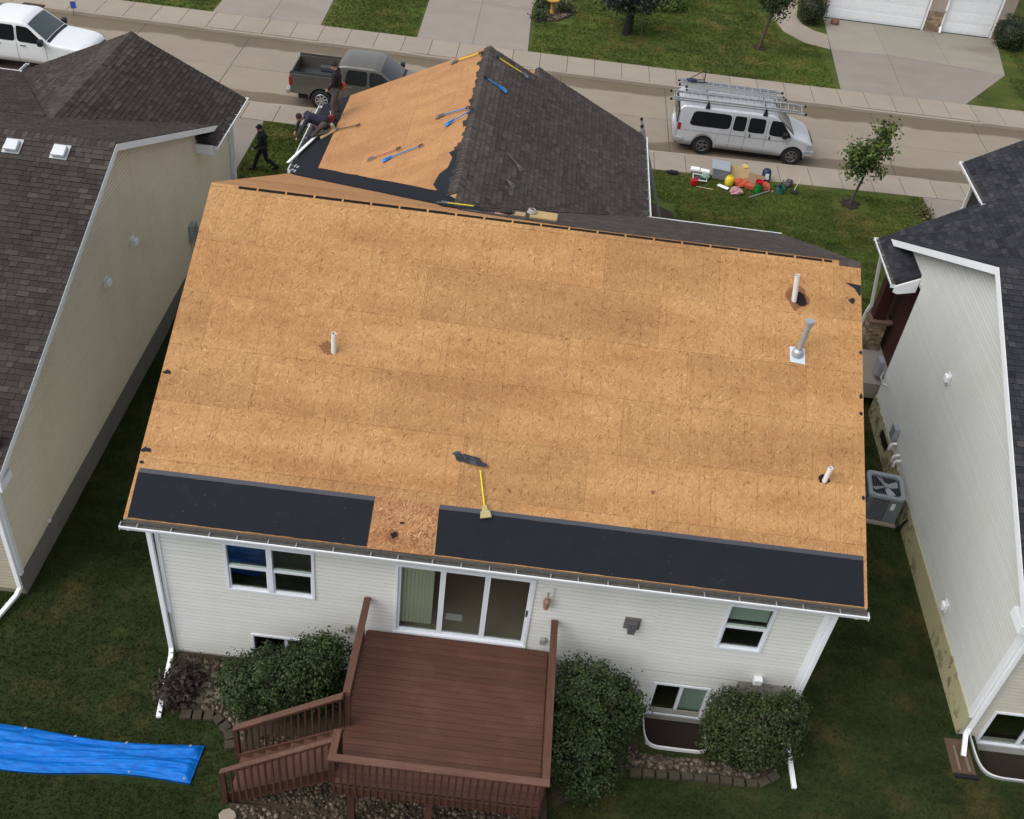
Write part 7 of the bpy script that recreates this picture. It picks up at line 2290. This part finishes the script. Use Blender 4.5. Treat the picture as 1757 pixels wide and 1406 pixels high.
m = MB(); m.lathe([(.001, 0), (.15, 0), (.17, .05), (.17, .34), (.13, .42), (.09, .44), (.001, .44)], (8.53, 23.6, GZ + .02), (-.12, 0, 1), 16); m.build('jug', plain('jug_navy', (.018, .03, .075), .35, .1), t, smooth=True)
m = MB(Fr((8.50, 23.428, GZ + .23), (1, 0, 0), (-.12, 0, 1), (0, -1, 0))); m.box(-.07, .07, -.12, .12, 0, .012); m.build('jug_label', MT['white'], t)
m = MB(); m.tube([(7.75, 22.05, GZ + .04), (8.55, 22.62, GZ + .10)], .018, 6); P('pole', 'pale pole lying in front of the green bucket', 'pole', m, MT['alu'])
m = MB(); m.lathe([(.035, 0), (.05, .02), (.05, .05), (.035, .07)], (8.62, 22.62, GZ + .06), (1, .5, .2), 12); P('tape_ring', 'small orange ring at the end of the lying pole', 'ring', m, MT['pinkwood'])
t = thing('hose_reel', 'dark green coiled hose on the lawn below the backpack', 'hose', (8.95, 22.75, GZ), GG)
m = MB()
for k in range(5): m.lathe([(.18 - .012 * k, 0), (.21 - .012 * k, .022), (.18 - .012 * k, .045), (.155 - .012 * k, .022), (.18 - .012 * k, 0)], (8.95, 22.75, GZ + .02 + .045 * k), (.15, -.2, 1), 18)
m.build('hose_coil', plain('hose_green', (.012, .085, .06), .4, .2), t, smooth=True)
m = MB(); m.tube([(9.05, 22.9, GZ + .2), (9.1, 23.1, GZ + .1), (9.3, 23.2, GZ + .03), (9.0, 23.3, GZ + .03)], .02, 6); m.build('hose_end', plain('hose_green2', (.012, .085, .06), .4, .2), t)
t = thing('backpack', 'grey backpack lying at the lawn edge right of the gear', 'backpack', (9.3, 23.35, GZ), GG)
m = MB(); m.cbox((9.32, 23.35, GZ + .12), .26, .46, .20, -.5); m.build('pack', plain('pack_grey', (.085, .072, .078), .8, .3, 8), t, bevel=.07)
m = MB(); m.cbox((9.33, 23.33, GZ + .23), .16, .26, .05, -.5); m.build('pocket', MT['cloth_grey'], t, bevel=.02)
m = MB(); m.tube([(9.15, 23.4, GZ + .2), (9.0, 23.2, GZ + .06), (8.8, 23.15, GZ + .03)], .018, 6); m.build('strap', MT['cloth_black'], t)
t = thing('magnet_sweeper', 'black wheeled magnet sweeper with pale upright handle', 'sweeper', (9.5, 22.95, GZ), GG)
m = MB(); m.lathe([(.001, .02), (.17, .02), (.17, .06), (.05, .09), (.001, .09)], (9.5, 22.9, GZ), n=16); m.build('sweeper_base', MT['black'], t)
m = MB(); m.tube([(9.5, 22.92, GZ + .08), (9.66, 23.1, GZ + .55)], .016, 6); m.build('handle', plain('handle_lime', (.50, .50, .25), .5), t)

# ================================================================== kerb fittings at the far left
t = thing('storm_drain', 'dark storm drain inlet in the far kerb at the top left', 'storm drain', (-22.3, 31.1, SZ))
m = MB(); m.box(-22.75, -21.85, 31.02, 31.30, GZ + .022, GZ + .05); m.build('drain_cover', plain('drain_rust', (.05, .022, .022), .8, .2), t)
m = MB(); m.box(-22.75, -21.85, 30.95, 31.07, SZ + .002, GZ + .0); m.build('drain_throat', MT['void'], t)
for k in range(4):
    m = MB(); m.box(-22.7, -21.9, 30.72 + .06 * k, 30.75 + .06 * k, SZ + .004, SZ + .02); m.build('grate_bar', plain('drain_iron', (.035, .02, .02), .8), t)
t = thing('yard_flag', 'small blue marker flag on a thin stem at the far kerb, top left', 'flag', (-20.5, 30.95, SZ))
m = MB(); m.tube([(-20.5, 30.95, SZ), (-20.45, 30.95, SZ + .62)], .012, 6); m.build('stem', MT['black'], t)
m = MB(); m.prism([(-.12, .30), (.12, .34), (.10, .62), (-.13, .60)], -.01, .01, Fr((-20.45, 30.95, SZ), (1, 0, 0), (0, 0, 1), (0, -1, 0))); m.build('flag', plain('flag_blue', (.03, .08, .34), .6), t)
# ================================================================== grass blades on the lawns in view
import numpy as np


def grass(name, label, rects, holes, dens, h, w, mat):
    rs = np.random.RandomState(5)
    P = []
    for (x0, x1, y0, y1) in rects:
        n = int((x1 - x0) * (y1 - y0) * dens)
        p = np.stack([rs.uniform(x0, x1, n), rs.uniform(y0, y1, n)], 1)
        P.append(p)
    P = np.concatenate(P)
    keep = np.ones(len(P), bool)
    for hl in holes:
        if len(hl) == 4 and not isinstance(hl[0], tuple):
            x0, x1, y0, y1 = hl
            keep &= ~((P[:, 0] > x0) & (P[:, 0] < x1) & (P[:, 1] > y0) & (P[:, 1] < y1))
        else:
            ins = np.zeros(len(P), bool)
            for i in range(len(hl)):
                (ax, ay), (bx, by) = hl[i - 1], hl[i]
                if ay == by: continue
                ins ^= ((ay > P[:, 1]) != (by > P[:, 1])) & (P[:, 0] < (bx - ax) * (P[:, 1] - ay) / (by - ay) + ax)
            keep &= ~ins
    P = P[keep]
    zz = np.array([ground_z(x, y) for x, y in P])
    und = np.where((P[:, 1] > -20) & (P[:, 1] < -4), 0.03 * np.sin(P[:, 0] * 1.3 + P[:, 1]) * np.sin(P[:, 1] * 0.9), 0)
    C = np.column_stack([P, zz + und - 0.004])
    # keep what the photograph can see, with a margin
    d = C - np.array(CAMPOS)
    dz = d @ np.array(_fwd)
    px = 878.5 + 1835.17 * (d @ np.array(_right)) / dz; py = 703 + 1835.17 * (d @ np.array(_down)) / dz
    C = C[(px > -150) & (px < 1907) & (py > -150) & (py < 1556)]
    n = len(C); k = 3
    C = np.repeat(C, k, 0); N = len(C)
    C[:, :2] += rs.normal(0, w * 1.2, (N, 2))
    a = rs.uniform(0, 6.283, N); hh = h * rs.uniform(0.45, 1.25, N); ww = w * rs.uniform(0.6, 1.3, N)
    dx, dy = np.cos(a) * ww, np.sin(a) * ww
    v = np.empty((N, 3, 3))
    v[:, 0] = C + np.column_stack([dx, dy, np.zeros(N)]); v[:, 1] = C - np.column_stack([dx, dy, np.zeros(N)])
    lean = rs.normal(0, 0.55, (N, 2)) * hh[:, None]
    v[:, 2] = C + np.column_stack([lean, hh])
    me = bpy.data.meshes.new(name)
    me.vertices.add(N * 3); me.vertices.foreach_set('co', v.reshape(-1))
    me.loops.add(N * 3); me.loops.foreach_set('vertex_index', np.arange(N * 3, dtype=np.int32))
    me.polygons.add(N); me.polygons.foreach_set('loop_start', np.arange(0, N * 3, 3, dtype=np.int32)); me.polygons.foreach_set('loop_total', np.full(N, 3, np.int32))
    at = me.attributes.new('tint', 'FLOAT', 'FACE'); at.data.foreach_set('value', np.clip(rs.normal(.8, .25, N), 0, 1))
    me.update(); me.validate()
    me.materials.append(mat)
    o = bpy.data.objects.new(name, me); COL.objects.link(o)
    WL_[o] = V((0, 0, 0))
    return tag(o, label, 'grass', kind='stuff')


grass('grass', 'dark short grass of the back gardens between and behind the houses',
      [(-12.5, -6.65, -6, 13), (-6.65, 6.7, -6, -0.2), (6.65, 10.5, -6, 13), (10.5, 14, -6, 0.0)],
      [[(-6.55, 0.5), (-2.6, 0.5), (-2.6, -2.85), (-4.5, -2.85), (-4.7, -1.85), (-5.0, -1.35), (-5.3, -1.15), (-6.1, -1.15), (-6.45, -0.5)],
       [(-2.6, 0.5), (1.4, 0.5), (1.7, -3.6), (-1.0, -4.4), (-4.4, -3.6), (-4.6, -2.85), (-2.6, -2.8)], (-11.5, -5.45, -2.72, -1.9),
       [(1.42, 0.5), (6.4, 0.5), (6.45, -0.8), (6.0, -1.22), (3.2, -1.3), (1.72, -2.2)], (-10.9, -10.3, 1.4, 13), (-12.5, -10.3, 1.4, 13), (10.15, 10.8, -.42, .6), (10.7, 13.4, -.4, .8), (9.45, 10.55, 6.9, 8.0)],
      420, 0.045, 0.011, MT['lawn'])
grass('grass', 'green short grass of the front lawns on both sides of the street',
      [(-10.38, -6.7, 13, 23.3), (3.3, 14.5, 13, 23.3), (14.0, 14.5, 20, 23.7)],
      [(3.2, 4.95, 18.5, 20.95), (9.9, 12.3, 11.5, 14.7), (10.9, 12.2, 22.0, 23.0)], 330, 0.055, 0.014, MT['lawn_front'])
grass('grass', 'green short grass of the lawns across the street',
      [(-10.2, -6.15, 33.0, 44), (-0.95, 12.7, 33.0, 46), (18.8, 26, 33.4, 44), (-24, -15.2, 33, 38)],
      [(-1.0, .75, 36.6, 39.6), (10.8, 12.9, 37.9, 46), (12.9, 21.5, 33, 37.3), (12.5, 22.4, 37, 46)], 120, 0.07, 0.022, MT['lawn_front'])
